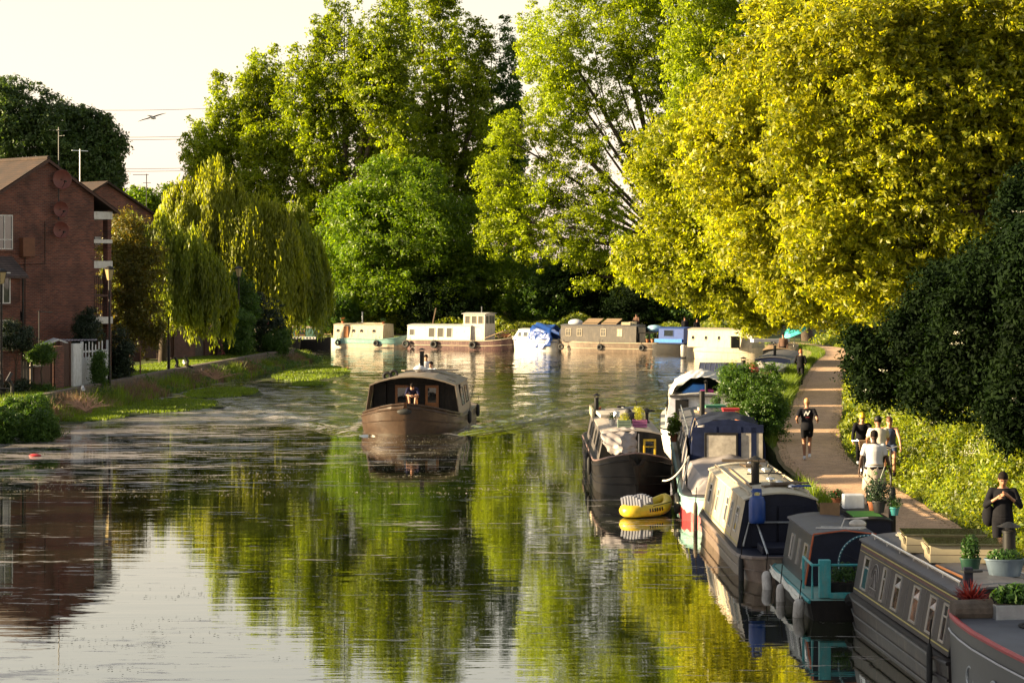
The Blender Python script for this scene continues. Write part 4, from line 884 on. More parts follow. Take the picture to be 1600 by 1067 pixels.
# power cables far away and a gull in the air
for (y0, y1, lab) in ((208, 197, 'thin power cable in the sky, upper one of the middle pair'), (212, 201, 'thin power cable in the sky, lower one of the middle pair'), (257, 248, 'thin power cable in the sky just above the aerial, upper of the lowest pair'), (261, 252, 'thin power cable in the sky just above the aerial, lower of the lowest pair'), (166, 154, 'faint power cable in the sky above the flying gull')):
    Y = 420; a = at(110, y0+6, Y); b = at(700, y1-24, Y+60); mb = MB(); mb.tube([a.lerp(b, k/12)-Vector((0, 0, 3.2*(1-(2*k/12-1)**2)))*.6 for k in range(13)], .045, 5)
    o = mb.build('power_cable', IRON); tag(o, lab, 'cable', 'power cables across the sky')
def gull_flying():
    p = at(238, 184, 120); t = thing('flying_gull', 'gull gliding across the pale sky above the rooftops', 'bird', p, R(20))
    b_ = MB(); b_.tube([(-.28, 0, .02), (-.2, 0, .02), (-.05, 0, 0), (.12, 0, 0), (.22, 0, .02), (.27, 0, .03), (.33, 0, .02)], [.015, .045, .075, .065, .045, .04, .01], 10)
    b_.build('body', pm('gull_white', (.5, .5, .52), .7), t, smooth=True)
    for s, nm in ((-1, 'wing'), (1, 'wing')):
        w_ = MB(); rs = []
        for k, (u, z, c, sw) in enumerate(((.03, .02, .17, 0), (.22, .10 if s < 0 else -.03, .16, .03), (.42, .15 if s < 0 else -.08, .12, .0), (.62, .17 if s < 0 else -.17, .03, -.10))):
            x0 = .08+sw; y = s*u*1.1; rs.append([(x0, y, z), (x0-c*.5, y, z+.012), (x0-c, y, z), (x0-c*.5, y, z-.008)])
        w_.rings(rs); w_.build(nm, pm('gull_grey', (.10, .10, .11), .7), t)
    MB().cbox((-.33, 0, .02), (.12, .1, .01)).build('tail', pm('gull_grey', (.1, .1, .11)), t)
    t.rotation_euler = (R(0), R(8), R(70)); t.scale = (1.25, 1.25, 1.25)
gull_flying()
def gull_standing(px, py, Y, lab, z=None):
    p = at(px, py, Y); t = thing('standing_gull', lab, 'bird', (p.x, Y, ZG+.14 if z is None else z), R(110))
    GW = pm('gull_white', (.5, .5, .52)); b_ = MB(); b_.tube([(-.24, 0, .20), (-.14, 0, .21), (0, 0, .22), (.1, 0, .25), (.15, 0, .32), (.17, 0, .37), (.2, 0, .375)], [.01, .05, .085, .075, .05, .045, .02], 10); b_.build('body', GW, t, smooth=True)
    MB().sphere((-.06, 0, .25), .1, 10, 6, (1.5, .8, .5)).build('wings', pm('gull_back', (.25, .26, .28), .7), t, smooth=True)
    MB().tube([(.02, .03, .16), (.02, .03, 0)], .008, 5).tube([(.02, -.03, .16), (.02, -.03, 0)], .008, 5).build('legs', YELLOW, t); MB().tube([(.2, 0, .375), (.27, 0, .36)], [.014, .004], 5).build('beak', YELLOW, t)
gull_standing(130, 612, 91.5, 'white gull standing on the coping of the canal wall'); gull_standing(288, 563, 121, 'white gull on the grass by the dark post', ZG)
# ------------------------------------------------------------------ boats
def lerp(a, b, t): return a+(b-a)*t
def seams(b, ys, zlo, zhi, mat):
    for sg in (-1, 1):
        for y in ys: MB().tube([(b.side(sg, y, zlo, .003), y, zlo), (b.side(sg, y, zhi, .003), y, zhi)], .006, 4).build('panel_seam', mat, b.t)
def scatter_rivets(b, y0, y1, z, mat, step=.12):
    o = MB(); y = y0
    while y < y1:
        for sg in (-1, 1): o.cbox((b.side(sg, y, z, .004), y, z), (.008, .016, .016))
        y += step
    o.build('rivets', mat, b.t)
class Boat:
    """local frame: y=0 near end, +y away; x across; z=0 waterline"""
    def __init__(s, name, label, cat, loc, rz, group=None):
        s.t = thing(name, label, cat, (loc[0], loc[1], 0), rz, group)
    def hull(s, st, mat, zb=-.35, deckmat=None, strakes=(), smat=None, gun=None, gunmat=None, bottom=None, tumble=.0):
        """stations (y, half beam at deck, half beam at water, deck height)"""
        s.st = st; mb = MB(); rs = []
        for (y, bd, bw, z) in st:
            rs.append([(-bd, y, z), (-lerp(bd, bw, .35), y, z*.62), (-bw, y, .03), (-bw*.9, y, zb), (bw*.9, y, zb), (bw, y, .03), (lerp(bd, bw, .35), y, z*.62), (bd, y, z)])
        mb.rings(rs); s.h = mb.build('hull', mat, s.t, smooth=True)
        dk = MB(); vs = []
        for (y, bd, bw, z) in st: vs += [(-bd*.97, y, z+.004), (bd*.97, y, z+.004)]
        dk.add(vs, [(2*i, 2*i+1, 2*i+3, 2*i+2) for i in range(len(st)-1)]); 
        if deckmat: dk.build('deck', deckmat, s.t)
        for (f, r) in strakes:
            o = MB()
            for sg in (-1, 1):
                o.tube([(sg*(lerp(bw, bd, f if f > 0 else 0)+.012), y, max(.02, z*f)) for (y, bd, bw, z) in st], r, 6)
            o.build('rubbing_strake', smat or mat, s.t)
        if gun:
            o = MB(); o.tube([(-bd, y, z+gun*.4) for (y, bd, bw, z) in st]+[(bd, y, z+gun*.4) for (y, bd, bw, z) in st[::-1]], gun, 6, close=True); o.build('gunwale', gunmat or mat, s.t)
        if bottom:
            o = MB(); zz = bottom[0]
            for sg in (-1, 1):
                q = [((sg*(lerp(bw, bd, zz/z*.8)+.006)), y, z) for (y, bd, bw, z) in st]
                vs = []
                for (x, y, z) in q: vs += [(x, y, .0), (x, y, zz)]
                o.add(vs, [(2*i, 2*i+1, 2*i+3, 2*i+2) for i in range(len(q)-1)])
            o.build('boot_band', bottom[1], s.t)
        return s
    def cabin(s, y0, y1, wb, wt, z0, z1, crown, wall, roof, cx=0, over=.04, rails=None, endmat=None, ends=True, rake0=0, rake1=0, segs=7):
        s.c = (y0, y1, wb, wt, z0, z1, crown, cx)
        mb = MB(); w_ = []
        def ring(y, dy): return [(cx-wb, y, z0), (cx-wt, y+dy, z1)]+[(cx-wt+2*wt*k/segs, y+dy, z1+crown*(1-(2*k/segs-1)**2)) for k in range(1, segs)]+[(cx+wt, y+dy, z1), (cx+wb, y, z0)]
        a = ring(y0, rake0); b = ring(y1, -rake1); n = len(a); mb.add(a+b, [(0, 1, n+1, n), (n-2, n-1, 2*n-1, 2*n-2)]); s.w = mb.build('cabin_side', wall, s.t)
        if ends:
            MB().add(a, [tuple(range(n))]).build('cabin_end', endmat or wall, s.t); MB().add(b, [tuple(range(n))]).build('cabin_end', endmat or wall, s.t)
        r_ = MB()
        def top(y, h): return [(cx-wt-over, y, z1-.015+h), ]+[(cx-wt+2*wt*k/segs, y, z1+crown*(1-(2*k/segs-1)**2)+h) for k in range(1, segs)]+[(cx+wt+over, y, z1-.015+h)]
        def rr(y): return top(y, .035)+top(y, .003)[::-1]
        r_.rings([rr(y0+rake0-over), rr(y1-rake1+over)]); s.r = r_.build('roof', roof, s.t)
        if rails:
            for sg in (-1, 1):
                o = MB(); xr = cx+sg*(wt-.1); zr = z1+.10+crown*(1-((wt-.1)/wt)**2)
                o.tube([(xr, y0+.25, zr-.07), (xr, y0+.35, zr), (xr, y1-.35, zr), (xr, y1-.25, zr-.07)], .022, 6)
                k = int((y1-y0)/1.2)+1
                for i in range(k): o.tube([(xr, y0+.4+i*(y1-y0-.8)/max(1, k-1), zr), (xr, y0+.4+i*(y1-y0-.8)/max(1, k-1), zr-.09)], .014, 5)
                o.build('handrail', rails, s.t)
        return s
    def side(s, sg, y, z, out=.0):
        y0, y1, wb, wt, z0, z1, cr, cx = s.c; return cx+sg*(lerp(wb, wt, (z-z0)/(z1-z0))+out)
    def win(s, sg, y, z, w_, h_, fm=STEEL, g=GLASS, bar=None, bt=.035, parent=None):
        y0, y1, wb, wt, z0, z1, cr, cx = s.c; sl = (wb-wt)/(z1-z0)
        M = Matrix.Translation((s.side(sg, y, z), y, z)) @ Matrix.Rotation(-sg*math.atan(sl), 4, 'Y')
        o = MB(); a, b = w_/2, h_/2; q = sorted((0, sg*.022))
        o.box(q[0], q[1], -a, a, -b, -b+bt, M); o.box(q[0], q[1], -a, a, b-bt, b, M); o.box(q[0], q[1], -a, -a+bt, -b+bt, b-bt, M); o.box(q[0], q[1], a-bt, a, -b+bt, b-bt, M)
        if bar == 'h': o.box(q[0], q[1], -a+bt, a-bt, b*.3, b*.3+bt*.7, M)
        if bar == 'v': o.box(q[0], q[1], -bt*.35, bt*.35, -b+bt, b-bt, M)
        if bar == 'x': o.box(q[0], q[1], -bt*.35, bt*.35, -b+bt, b-bt, M); o.box(q[0]*.9, q[1]*.9, -a+bt, a-bt, b*.2, b*.2+bt*.7, M)
        f = o.build('window', fm, parent or s.t); q = sorted((sg*.002, sg*.010)); MB().box(q[0], q[1], -a+bt*.7, a-bt*.7, -b+bt*.7, b-bt*.7, M).build('pane', g, f); return f
    def port(s, sg, y, z, r, fm=STEEL, onhull=None, sy=1):
        x = onhull if onhull is not None else s.side(sg, y, z)
        o = MB(); o.tube([(x+sg*.008, y+r*sy*math.cos(2*math.pi*k/18), z+r*math.sin(2*math.pi*k/18)) for k in range(18)], .02, 6, close=True); f = o.build('porthole', fm, s.t)
        MB().rings([[(x+sg*e, y+r*sy*.95*math.cos(2*math.pi*k/18), z+r*.95*math.sin(2*math.pi*k/18)) for k in range(18)] for e in (-.01, .006)]).build('pane', GLASS, f)
    def line(s, sg, z, h, mat, y0=None, y1=None, name='coach_line'):
        c = s.c; y0 = c[0]+.03 if y0 is None else y0; y1 = c[1]-.03 if y1 is None else y1
        o = MB(); x0 = s.side(sg, 0, z, .006); x1 = s.side(sg, 0, z+h, .006); xi0 = s.side(sg, 0, z, .0005); xi1 = s.side(sg, 0, z+h, .0005)
        o.rings([[(x0, y0, z), (x1, y0, z+h), (xi1, y0, z+h), (xi0, y0, z)], [(x0, y1, z), (x1, y1, z+h), (xi1, y1, z+h), (xi0, y1, z)]]); o.build(name, mat, s.t)
    def vent(s, x, y, m_=STEEL):
        y0, y1, wb, wt, z0, z1, cr, cx = s.c; z = z1+cr*(1-((x-cx)/wt)**2)+.035
        MB().lathe((x, y, z-.01), [(.06, 0), (.06, .05), (.11, .055), (.10, .085), (.03, .11)], 12).build('roof_vent', m_, s.t, smooth=True)
    def chimney(s, x, y, h=.55, r=.075, m_=BLACK, hat=True):
        y0, y1, wb, wt, z0, z1, cr, cx = s.c; z = z1+cr*(1-((x-cx)/wt)**2)+.03
        o = MB().lathe((x, y, z-.02), [(r*1.5, 0), (r*1.5, .05), (r, .06), (r, h), (r*1.12, h), (r*1.12, h+.03)], 12)
        ch = o.build('chimney', m_, s.t, smooth=True)
        if hat: MB().lathe((x, y, z+h+.07), [(r*1.9, 0), (r*.3, .07)], 12).tube([(x-r*.8, y, z+h), (x-r*.9, y, z+h+.08)], .01, 4).tube([(x+r*.8, y, z+h), (x+r*.9, y, z+h+.08)], .01, 4).build('chimney_hat', m_, ch)
    def rz(s, x):
        y0, y1, wb, wt, z0, z1, cr, cx = s.c; return z1+cr*(1-((x-cx)/wt)**2)+.04
    def W(s, x, y, z):
        a = s.t.rotation_euler.z; c_, s_ = math.cos(a), math.sin(a); l = s.t.location; return (l.x+x*c_-y*s_, l.y+x*s_+y*c_, z)
def bow_near(L, hb, z, rise=.35, stern=True, blunt=1.0):
    st = [(0, .05, .03, z+rise), (.25*blunt, .34*hb, .2*hb, z+rise*.86), (.7*blunt, .66*hb, .52*hb, z+rise*.62), (1.3*blunt, .86*hb, .80*hb, z+rise*.35), (2.1*blunt, .97*hb, .95*hb, z+rise*.14), (3.1*blunt, hb, .98*hb, z)]
    st += [(L-1.2, hb, .98*hb, z), (L-.5, .92*hb, .85*hb, z), (L-.12, .7*hb, .6*hb, z+.02), (L, .45*hb, .4*hb, z+.02)]
    return st
def stern_near(L, hb, z, rise=.35):
    return [(L-y, a, b, c) for (y, a, b, c) in bow_near(L, hb, z, rise)][::-1]
def tyre(name_label, loc, r=.28, rope=True, rz=0, sq=.11, group=None):
    t = thing('tyre_fender', name_label, 'tyre', loc, rz, group); MB().torus((0, 0, 0), r, sq, 'X', 20, 8).build('tyre', RUBBER, t, smooth=True)
    if rope: MB().tube([(0, 0, r), (.01, .03, r+.25), (.06, 0, r+.42)], .012, 5).build('rope', DROPE, t)
def fender(label, loc, L_=.6, r=.1, mat=FENDERW, tilt=0, group=None):
    t = thing('boat_fender', label, 'fender', loc, 0, group); M = Matrix.Rotation(tilt, 4, 'X')
    MB().lathe((0, 0, -L_/2), [(.02, 0), (r*.7, .03), (r, .1), (r, L_-.1), (r*.7, L_-.03), (.02, L_)], 12, M).build('body', mat, t, smooth=True)
    MB().tube([M @ Vector((0, 0, L_/2)), M @ Vector((0, 0, L_/2+.1))+Vector((.03, 0, .25))], .01, 5).build('rope', DROPE, t)
def pot_plant(label, loc, r=.14, h=.22, fr=.25, fh=.3, lm=L_POT, pm_=TERRA, n=500, leaf=.035, rz=0, box=None, group=None, name='plant_pot', flowers=None):
    t = thing(name, label, 'plant', loc, rz, group)
    if box: 
        a, b = box; MB().box(-a, a, -b, b, 0, h).build('box', pm_, t, bevel=.01); MB().box(-a*.92, a*.92, -b*.88, b*.88, h+.002, h+.012).build('soil', SOIL, t); rr = (a*1.05, b*1.3, fh)
    else:
        MB().lathe((0, 0, 0), [(r*.7, 0), (r, h), (r*1.12, h), (r*1.12, h+.03), (r*.95, h+.03), (r*.9, h-.02)], 14).build('pot', pm_, t, smooth=True); rr = (fr, fr, fh)
    part_foliage(t, 'leaves', (0, 0, h+fh*.75), rr, n, leaf, lm)
    if flowers: part_foliage(t, 'flowers', (0, 0, h+fh*1.1), (rr[0]*.6, rr[1]*.6, fh*.5), 40, leaf, flowers)
    return t
def crate(label, loc, a, b, h, mat, rz=0, name='crate', open_=True, group=None):
    t = thing(name, label, 'crate', loc, rz, group); o = MB(); k = 3
    for i in range(k):
        z0 = h*i/k+.004; z1 = h*(i+.86)/k; o.box(-a, a, -b, -b+.015, z0, z1).box(-a, a, b-.015, b, z0, z1).box(-a, -a+.015, -b+.016, b-.016, z0, z1).box(a-.015, a, -b+.016, b-.016, z0, z1)
    o.build('sides', mat, t); MB().box(-a+.016, a-.016, -b+.016, b-.016, 0, .012).build('base', mat, t)
    return t
def plank(label, loc, L_, w_, th=.03, rz=0, rx=0, mat=WOOD, cat='plank', name='plank', group=None):
    o = MB().box(-L_/2, L_/2, -w_/2, w_/2, 0, th).build(name, mat, bevel=.004); o.location = loc; o.rotation_euler = (rx, 0, rz); return tag(o, label, cat, group)
def cloth(name, mat, pts, parent, th=.012, sub=3, wr=.03):
    """draped sheet from a grid of points (rows x cols)"""
    nr, nc = len(pts), len(pts[0]); G = [[Vector(p) for p in row] for row in pts]
    for _ in range(sub):
        H = []
        for row in G:
            nrw = []
            for a, b in zip(row[:-1], row[1:]): nrw += [a, (a+b)/2]
            H.append(nrw+[row[-1]])
        K = []
        for a, b in zip(H[:-1], H[1:]): K += [a, [(p+q_)/2 for p, q_ in zip(a, b)]]
        G = K+[H[-1]]
    vs = []; nc = len(G[0])
    for i, row in enumerate(G):
        for j, p in enumerate(row): vs.append(p+Vector((math.sin(i*1.1+j*.7), math.cos(j*1.3+i*.4), math.sin(i*.9-j*1.1)))*wr*.5)
    mb = MB().add(vs, [(i*nc+j, i*nc+j+1, (i+1)*nc+j+1, (i+1)*nc+j) for i in range(len(G)-1) for j in range(nc-1)])
    o = mb.build(name, mat, parent, smooth=True); s = o.modifiers.new('thick', 'SOLIDIFY'); s.thickness = th; return o

# ---- moving barge in mid canal
M_ = Boat('canal_barge', 'brown wide canal barge under way towards the camera in mid canal', 'boat', (BX, BY), R(-3.6))
BROWN = pm('barge_brown', (.045, .027, .017), .35, spec=.3, var=.3, dirt=(.08, .05, .033), dirt_amt=.4); BLIGHT = pm('barge_beige', (.17, .135, .10), .5, var=.15, dirt=(.15, .1, .07), dirt_amt=.4)
st = [(0, .06, .04, .98), (.12, .55, .45, .93), (.35, 1.05, .92, .84), (.75, 1.5, 1.4, .72), (1.3, 1.78, 1.7, .62), (2.1, 1.92, 1.86, .55), (3, 1.95, 1.9, .52), (9.6, 1.95, 1.9, .52), (10.5, 1.6, 1.5, .55), (10.9, .9, .8, .55)]
M_.hull(st, BROWN, deckmat=BLIGHT, strakes=((.98, .03), (.55, .022)), smat=BROWN)
M_.cabin(3.6, 8.2, 1.80, 1.62, .52, 1.66, .36, BLIGHT, BLIGHT, ends=False, endmat=BLACK)
t = M_.t
# open front of the cabin: roof and sides reach forward over a black well
MB().box(-1.72, 1.72, 3.9, 3.98, .5, 1.66).build('bulkhead', BLACK, t)
MB().prism([(-1.6, 1.663), (1.6, 1.663)]+[(1.6*math.cos(a), 1.663+.31*math.sin(a)) for a in [k*math.pi/10 for k in range(1, 10)]], 3.9, 3.97).build('bulkhead', BLACK, t)
for sg in (-1, 1): MB().prism([(sg*1.80, .56), (sg*1.83, .56), (sg*1.66, 1.66), (sg*1.63, 1.66)], 2.4, 3.6).build('cabin_side', BLIGHT, t)
o = MB(); rr = lambda y: [(-1.66+3.32*k/8, y, 1.67+.33*(1-(2*k/8-1)**2)) for k in range(9)]; 
o.rings([rr(2.35)+[(x, y, z+.05) for x, y, z in rr(2.35)[::-1]], rr(3.6)+[(x, y, z+.05) for x, y, z in rr(3.6)[::-1]]]); o.build('roof', BLIGHT, t)
for sg in (-1, 1): MB().box(sg*1.4-.24, sg*1.4+.24, 3.6, 3.88, .56, 1.7).build('locker', BLACK, t)
for x in (-.82, .36):
    o = MB(); o.box(x, x+.09, 3.78, 3.88, .6, 1.62).box(x+.42, x+.52, 3.78, 3.88, .6, 1.62).box(x+.09, x+.42, 3.78, 3.88, 1.52, 1.62).box(x+.09, x+.42, 3.78, 3.88, .6, .95); d_ = o.build('door', VARN, t); MB().box(x+.09, x+.42, 3.82, 3.84, .95, 1.52).build('pane', GLASS, d_)
MB().box(-.3, .36, 3.5, 3.88, .55, .9).build('step', DWOOD, t)
for sg in (-1, 1):
    for y in (4.9, 6.8): M_.win(sg, y, 1.15, 1.1, .7, BLACK)
o = MB()
for sg in (-1, 1): o.tube([(sg*bd*.97, y, z+.14-.02*y) for (y, bd, bw, z) in st[:6]], .03, 6)
o.build('bow_rail', BROWN, t); MB().sphere((-.02, -.1, .84), .2, 12, 8, (1.4, .5, .55)).build('bow_fender', RUBBER, t, smooth=True)
for sg, nm in ((-1, 'left'), (1, 'right')):   # bulwark plates of the bow
    q = st[:7]; vs = []
    for (y, bd, bw, z) in q: vs += [(sg*bd, y, z), (sg*bd*.93, y+.05, z+.18-.015*y)]
    MB().add(vs, [(2*i, 2*i+1, 2*i+3, 2*i+2) for i in range(len(q)-1)]).build('bulwark', BROWN, t)
M_.chimney(-.15, 7.4, .75, .09)
plank('long board lying crosswise on the front of the moving barge roof', M_.W(.85, 6.5, 2.07), 1.1, .5, .04, R(8), mat=BLIGHT)
plank('short board lying on the left of the moving barge roof', M_.W(-.35, 5.5, 2.1), .8, .3, .04, R(30), mat=BLIGHT)
for i, (x, y) in enumerate(((-1.2, 4.2), (-.98, 4.6))): 
    o = thing('rope_coil', ('round black rope coil at the left front corner of the moving barge roof', 'black rope bundle behind the coil on the moving barge roof')[i], 'rope', M_.W(x, y, M_.rz(x)+.09)); MB().torus((0, 0, 0), .13, .055, 'Y', 16, 7).torus((.02, .07, -.01), .12, .05, 'Y', 16, 7).build('coil', RUBBER, o)
    part = None
o = thing('cloth_bundle', 'crumpled pale bag on the moving barge roof behind the seated boy', 'bag', M_.W(-.1, 6.0, M_.rz(.1))); MB().sphere((0, 0, .1), .2, 12, 7, (1.2, .8, .7)).sphere((.2, .1, .07), .12, 10, 6, (1.2, 1, .7)).build('bag', CLWHT, o, smooth=True)
for k, y in enumerate((4.5, 8.6)): fender(('black fender on the right side of the moving barge near its bow', 'black fender on the right side of the moving barge amidships')[k], M_.W(2.03, y, .35), .5, .08, RUBBER, group='fenders of the moving barge')

# ---- B6 black narrowboat with tarp
b = Boat('narrowboat', 'black narrowboat with a grey tarp over its front and a yellow framed window', 'boat', (3.35, 58.2), 0)
b.hull(bow_near(13.2, 1.08, .78, .42, blunt=.9), TAR, deckmat=BLACK, strakes=((.86, .025), (.5, .02), (.3, .018)), smat=TAR, gun=.025, gunmat=pm('worn_red_brown', (.14, .09, .085), .5, var=.3))
b.cabin(2.4, 12, .94, .80, .78, 1.52, .10, pm('aged_black_side', (.06, .055, .055), .5, var=.4, dirt=(.16, .13, .1), dirt_amt=.5), pm('cluttered_roof', (.25, .22, .2), .7, var=.3), endmat=BLACK)
f = MB().box(.30, .36, 2.355, 2.385, .92, 1.40).box(.60, .66, 2.355, 2.385, .92, 1.40).box(.36, .60, 2.355, 2.385, 1.34, 1.40).box(.36, .60, 2.355, 2.385, .92, .98).box(.36, .60, 2.36, 2.385, 1.17, 1.20).build('window', YELLOW, b.t, bevel=.01)
MB().box(.35, .61, 2.375, 2.395, .97, 1.35).build('pane', GLASS, f)
MB().box(.16, .19, 2.35, 2.39, .8, 1.55).build('door_edge', STEEL, b.t)
for y in (3.3, 4.6, 6.4, 8.2, 10): b.win(-1, y, 1.16, .62, .42, GREYP); b.win(1, y, 1.16, .62, .42, GREYP)
cloth('tarpaulin', TARP, [[(-.80, 2.75, 1.60), (-.35, 2.75, 1.69), (.08, 2.7, 1.70)], [(-.88, 2.3, 1.56), (-.35, 2.15, 1.55), (.10, 2.28, 1.58)], [(-.82, 1.9, 1.30), (-.35, 1.7, 1.28), (.12, 2.2, 1.22)], [(-.62, 1.95, .98), (-.3, 1.5, 1.08), (.14, 2.15, 1.02)]], b.t, wr=.05)
MB().tube([(-.22, -.02, 1.12), (-.1, -.12, .92), (.0, -.15, .82), (.12, -.12, .92), (.24, -.02, 1.12)], [.03, .07, .09, .07, .03], 9).tube([(.0, -.15, .9), (.02, -.12, .35)], [.13, .03], 8).build('bow_fender', DROPE, b.t)
b.chimney(-.72, 9.6, .55, .07); b.chimney(.62, 6.2, .3, .07)
MB().lathe((-.2, 7.2, 1.63), [(.09, 0), (.12, .08), (.1, .2), (.05, .24)], 12).build('roof_vent', STEEL, b.t)
MB().box(-.86, -.80, 9, 12, 1.5, 1.75).build('side_panel', BEIGE, b.t)
crate('faded green wooden crate with plants on the black narrowboat roof', b.W(-.17, 3.4, b.rz(.2)), .19, .14, .22, pm('green_crate', (.12, .17, .13), .7, scale=8)); crate('purple wooden crate with plants on the black narrowboat roof', b.W(.27, 3.45, b.rz(.2)), .2, .14, .22, pm('purple_crate', (.26, .08, .20), .7, scale=8))
pot_plant('yellow green plants in the faded green crate', b.W(-.17, 3.4, b.rz(.2)+.012), box=(.16, .11), h=.14, fh=.16, lm=L_YEL, pm_=BLACK, n=350, leaf=.02, name='potted_plants'); pot_plant('taller ginger green plants in the purple crate', b.W(.27, 3.45, b.rz(.2)+.012), box=(.17, .11), h=.14, fh=.24, lm=L_YEL, pm_=BLACK, n=450, leaf=.022, name='potted_plants')
o = thing('black_sack', 'black plastic sack on the black narrowboat roof behind the crates', 'sack', b.W(.15, 5.2, b.rz(.1))); MB().sphere((0, 0, .14), .22, 12, 8, (1.2, 1, .8)).sphere((-.1, .1, .3), .1, 10, 6).build('sack', RUBBER, o, smooth=True)
plank('pale board leaning across the black narrowboat roof', b.W(-.25, 8, b.rz(0)+.02), 1.0, .5, .1, R(15), R(12), pm('pale_board', (.5, .45, .38), .6))
def bicycle_flat(label, loc, rz):
    t = thing('bicycle', label, 'bicycle', loc, rz); 
    for x in (-.5, .5): 
        MB().torus((x, 0, .05), .3, .022, 'Z', 26, 6).build('wheel', RUBBER, t)
    MB().tube([(-.5, 0, .08), (-.1, .1, .12), (.38, .1, .12), (.5, 0, .08)], .02, 6).tube([(-.1, .1, .12), (-.15, .42, .14), (.34, .4, .14), (.38, .1, .12)], .02, 6).build('frame', GALV, t)
    MB().tube([(.36, .5, .0), (.36, .5, .3), (.3, .52, .34)], .015, 6).build('handlebar', BLACK, t); MB().cbox((-.16, .46, .15), (.24, .12, .06)).build('saddle', BLACK, t)
for i, (x, y, lb) in enumerate(((-.45, 4.6, 'small white tub of plants left of the black sack on the black narrowboat'), (.45, 7.6, 'bushy pot plant beside the short chimney of the black narrowboat'))): pot_plant(lb, b.W(x, y, b.rz(x)), .1, .14, .16, .14, n=260, leaf=.025, pm_=(WHITE, TERRA)[i], lm=L_YEL if i else L_POT)
plank('dark timber lying along the right side of the black narrowboat roof', b.W(.55, 8.8, b.rz(.5)+.02), 2.0, .1, .08, 1.5, mat=LOG, cat='pole', name='timber_pole')
bicycle_flat('bicycle lying flat among clutter on the black narrowboat roof', b.W(.3, 9.6, b.rz(.3)+.02), R(10))
for x, y, l in ((-.35, 10.6, 'bucket'),): pot_plant('green plants in a pot beside the chimney of the black narrowboat', b.W(-.62, 10.6, b.rz(.6)), .09, .14, .12, .14, n=200, leaf=.02)
for k, (yy, ll_) in enumerate(((3.6, 'front'), (5.2, 'middle'))): fender('black hanging fender on the left side of the tarp covered black narrowboat, %s one' % ll_, b.W(-1.16, yy, .55), .5, .06, RUBBER)
o = MB().tube([(.46+3.35-.2, 58.35, 1.12), (4.0, 57.2, .55), (4.55, 58.3, 1.25), (4.98, 59.6, 1.62)], .022, 6)
# ---- B5 boat with navy canopy
b = Boat('narrowboat', 'long grey boat with a navy canopy and a teal and red hull end', 'boat', (5.36, 51.9), R(-3.4))
b.hull(bow_near(21, 1.30, .58, .06, blunt=.6), TEALGREY, deckmat=GREYP, strakes=((.97, .03), (.6, .025)), smat=TEALGREY, bottom=(.26, REDP))
b.cabin(8.6, 19.8, 1.16, 1.0, .6, 1.5, .1, GREYP, GREYROOF, endmat=GREYP)
b5 = b; t = b.t
# tarpaulin tent over the fore deck
q0 = [(-1.02, 1.5, .60), (-.72, 1.75, .92), (0, 1.8, .98), (.72, 1.75, .92), (1.02, 1.5, .60)]; q1 = [(-1.2, 5.1, .60), (-1.02, 5.1, 1.12), (0, 5.1, 1.28), (1.02, 5.1, 1.12), (1.2, 5.1, .60)]
cloth('fore_cover', TARP, [q0, q1], t, wr=.03); cloth('fore_cover', TARP, [[(-1.02, 1.49, .60), (0, 1.25, .60), (1.02, 1.49, .60)], [(-.72, 1.74, .92), (0, 1.79, .98), (.72, 1.74, .92)]], t, wr=.02)
cloth('side_cover', TARP, [[(-1.2, 5.0, .62), (-1.08, 5.0, 1.3)], [(-1.2, 8.6, .62), (-1.04, 8.6, 1.5)]], t, wr=.02)
def q2(y, k=1): return [(-.95*k, y, .62), (-.92*k, y, 1.5), (-.80*k, y, 2.02), (-.4*k, y, 2.16), (0, y, 2.2), (.4*k, y, 2.16), (.80*k, y, 2.02), (.92*k, y, 1.5), (.95*k, y, .62)]
cloth('canopy_top', NAVYTOP, [[p for p in q2(5.2)[2:7]], [(p[0], 6.6, p[2]+.05) for p in q2(5.2)[2:7]], [p for p in q2(8.4)[2:7]]], t, wr=.03, sub=2)
for sg in (-1, 1):
    cloth('canopy_side', CLEAR, [[(sg*.95, 5.25, .66), (sg*.93, 5.25, 1.5), (sg*.81, 5.25, 2.02)], [(sg*.95, 8.4, .66), (sg*.93, 8.4, 1.5), (sg*.81, 8.4, 2.02)]], t, wr=.03, sub=3)
    for y in (5.2, 6.8, 8.4): MB().tube([(sg*.97, y, .62), (sg*.95, y, 1.5), (sg*.82, y, 2.04)], .028, 6).build('canopy_pole', NAVY, t)
MB().box(-.94, -.62, 5.14, 5.2, .66, 1.98).box(-.36, -.30, 5.13, 5.2, 1.1, 2.0).box(.26, .34, 5.13, 5.2, 1.1, 2.0).box(-.62, .9, 5.14, 5.2, .66, 1.12).box(.6, .74, 5.14, 5.2, 1.12, 1.98).box(-.62, .92, 5.14, 5.2, 1.84, 2.05).prism([(-.8, 2.053), (.8, 2.053), (.4, 2.15), (0, 2.19), (-.4, 2.15)], 5.15, 5.19).build('canopy_front', NAVY, t)
f = MB().box(-.62, .26, 5.10, 5.13, 1.12, 1.17).box(-.62, .26, 5.10, 5.13, 1.78, 1.84).box(-.62, -.56, 5.10, 5.13, 1.17, 1.78).box(.20, .26, 5.10, 5.13, 1.17, 1.78).build('canopy_window', BLACK, t, bevel=.01); MB().box(-.57, .21, 5.11, 5.125, 1.16, 1.79).build('pane', CLEAR, f); MB().box(.34, .9, 5.15, 5.165, 1.12, 1.84).build('pane', CLEAR, f)
for y in (10, 12.4, 15, 18): b.win(-1, y, 1.08, .9, .45, STEEL); b.win(1, y, 1.08, .9, .45, STEEL)
for sg in (-1,):
    for y in (2.6, 3.2, 4.0): MB().cbox((sg*1.13, y, .82), (.03, .1, .26), rx=.3).build('cover_slot', BLACK, t)
o = MB()
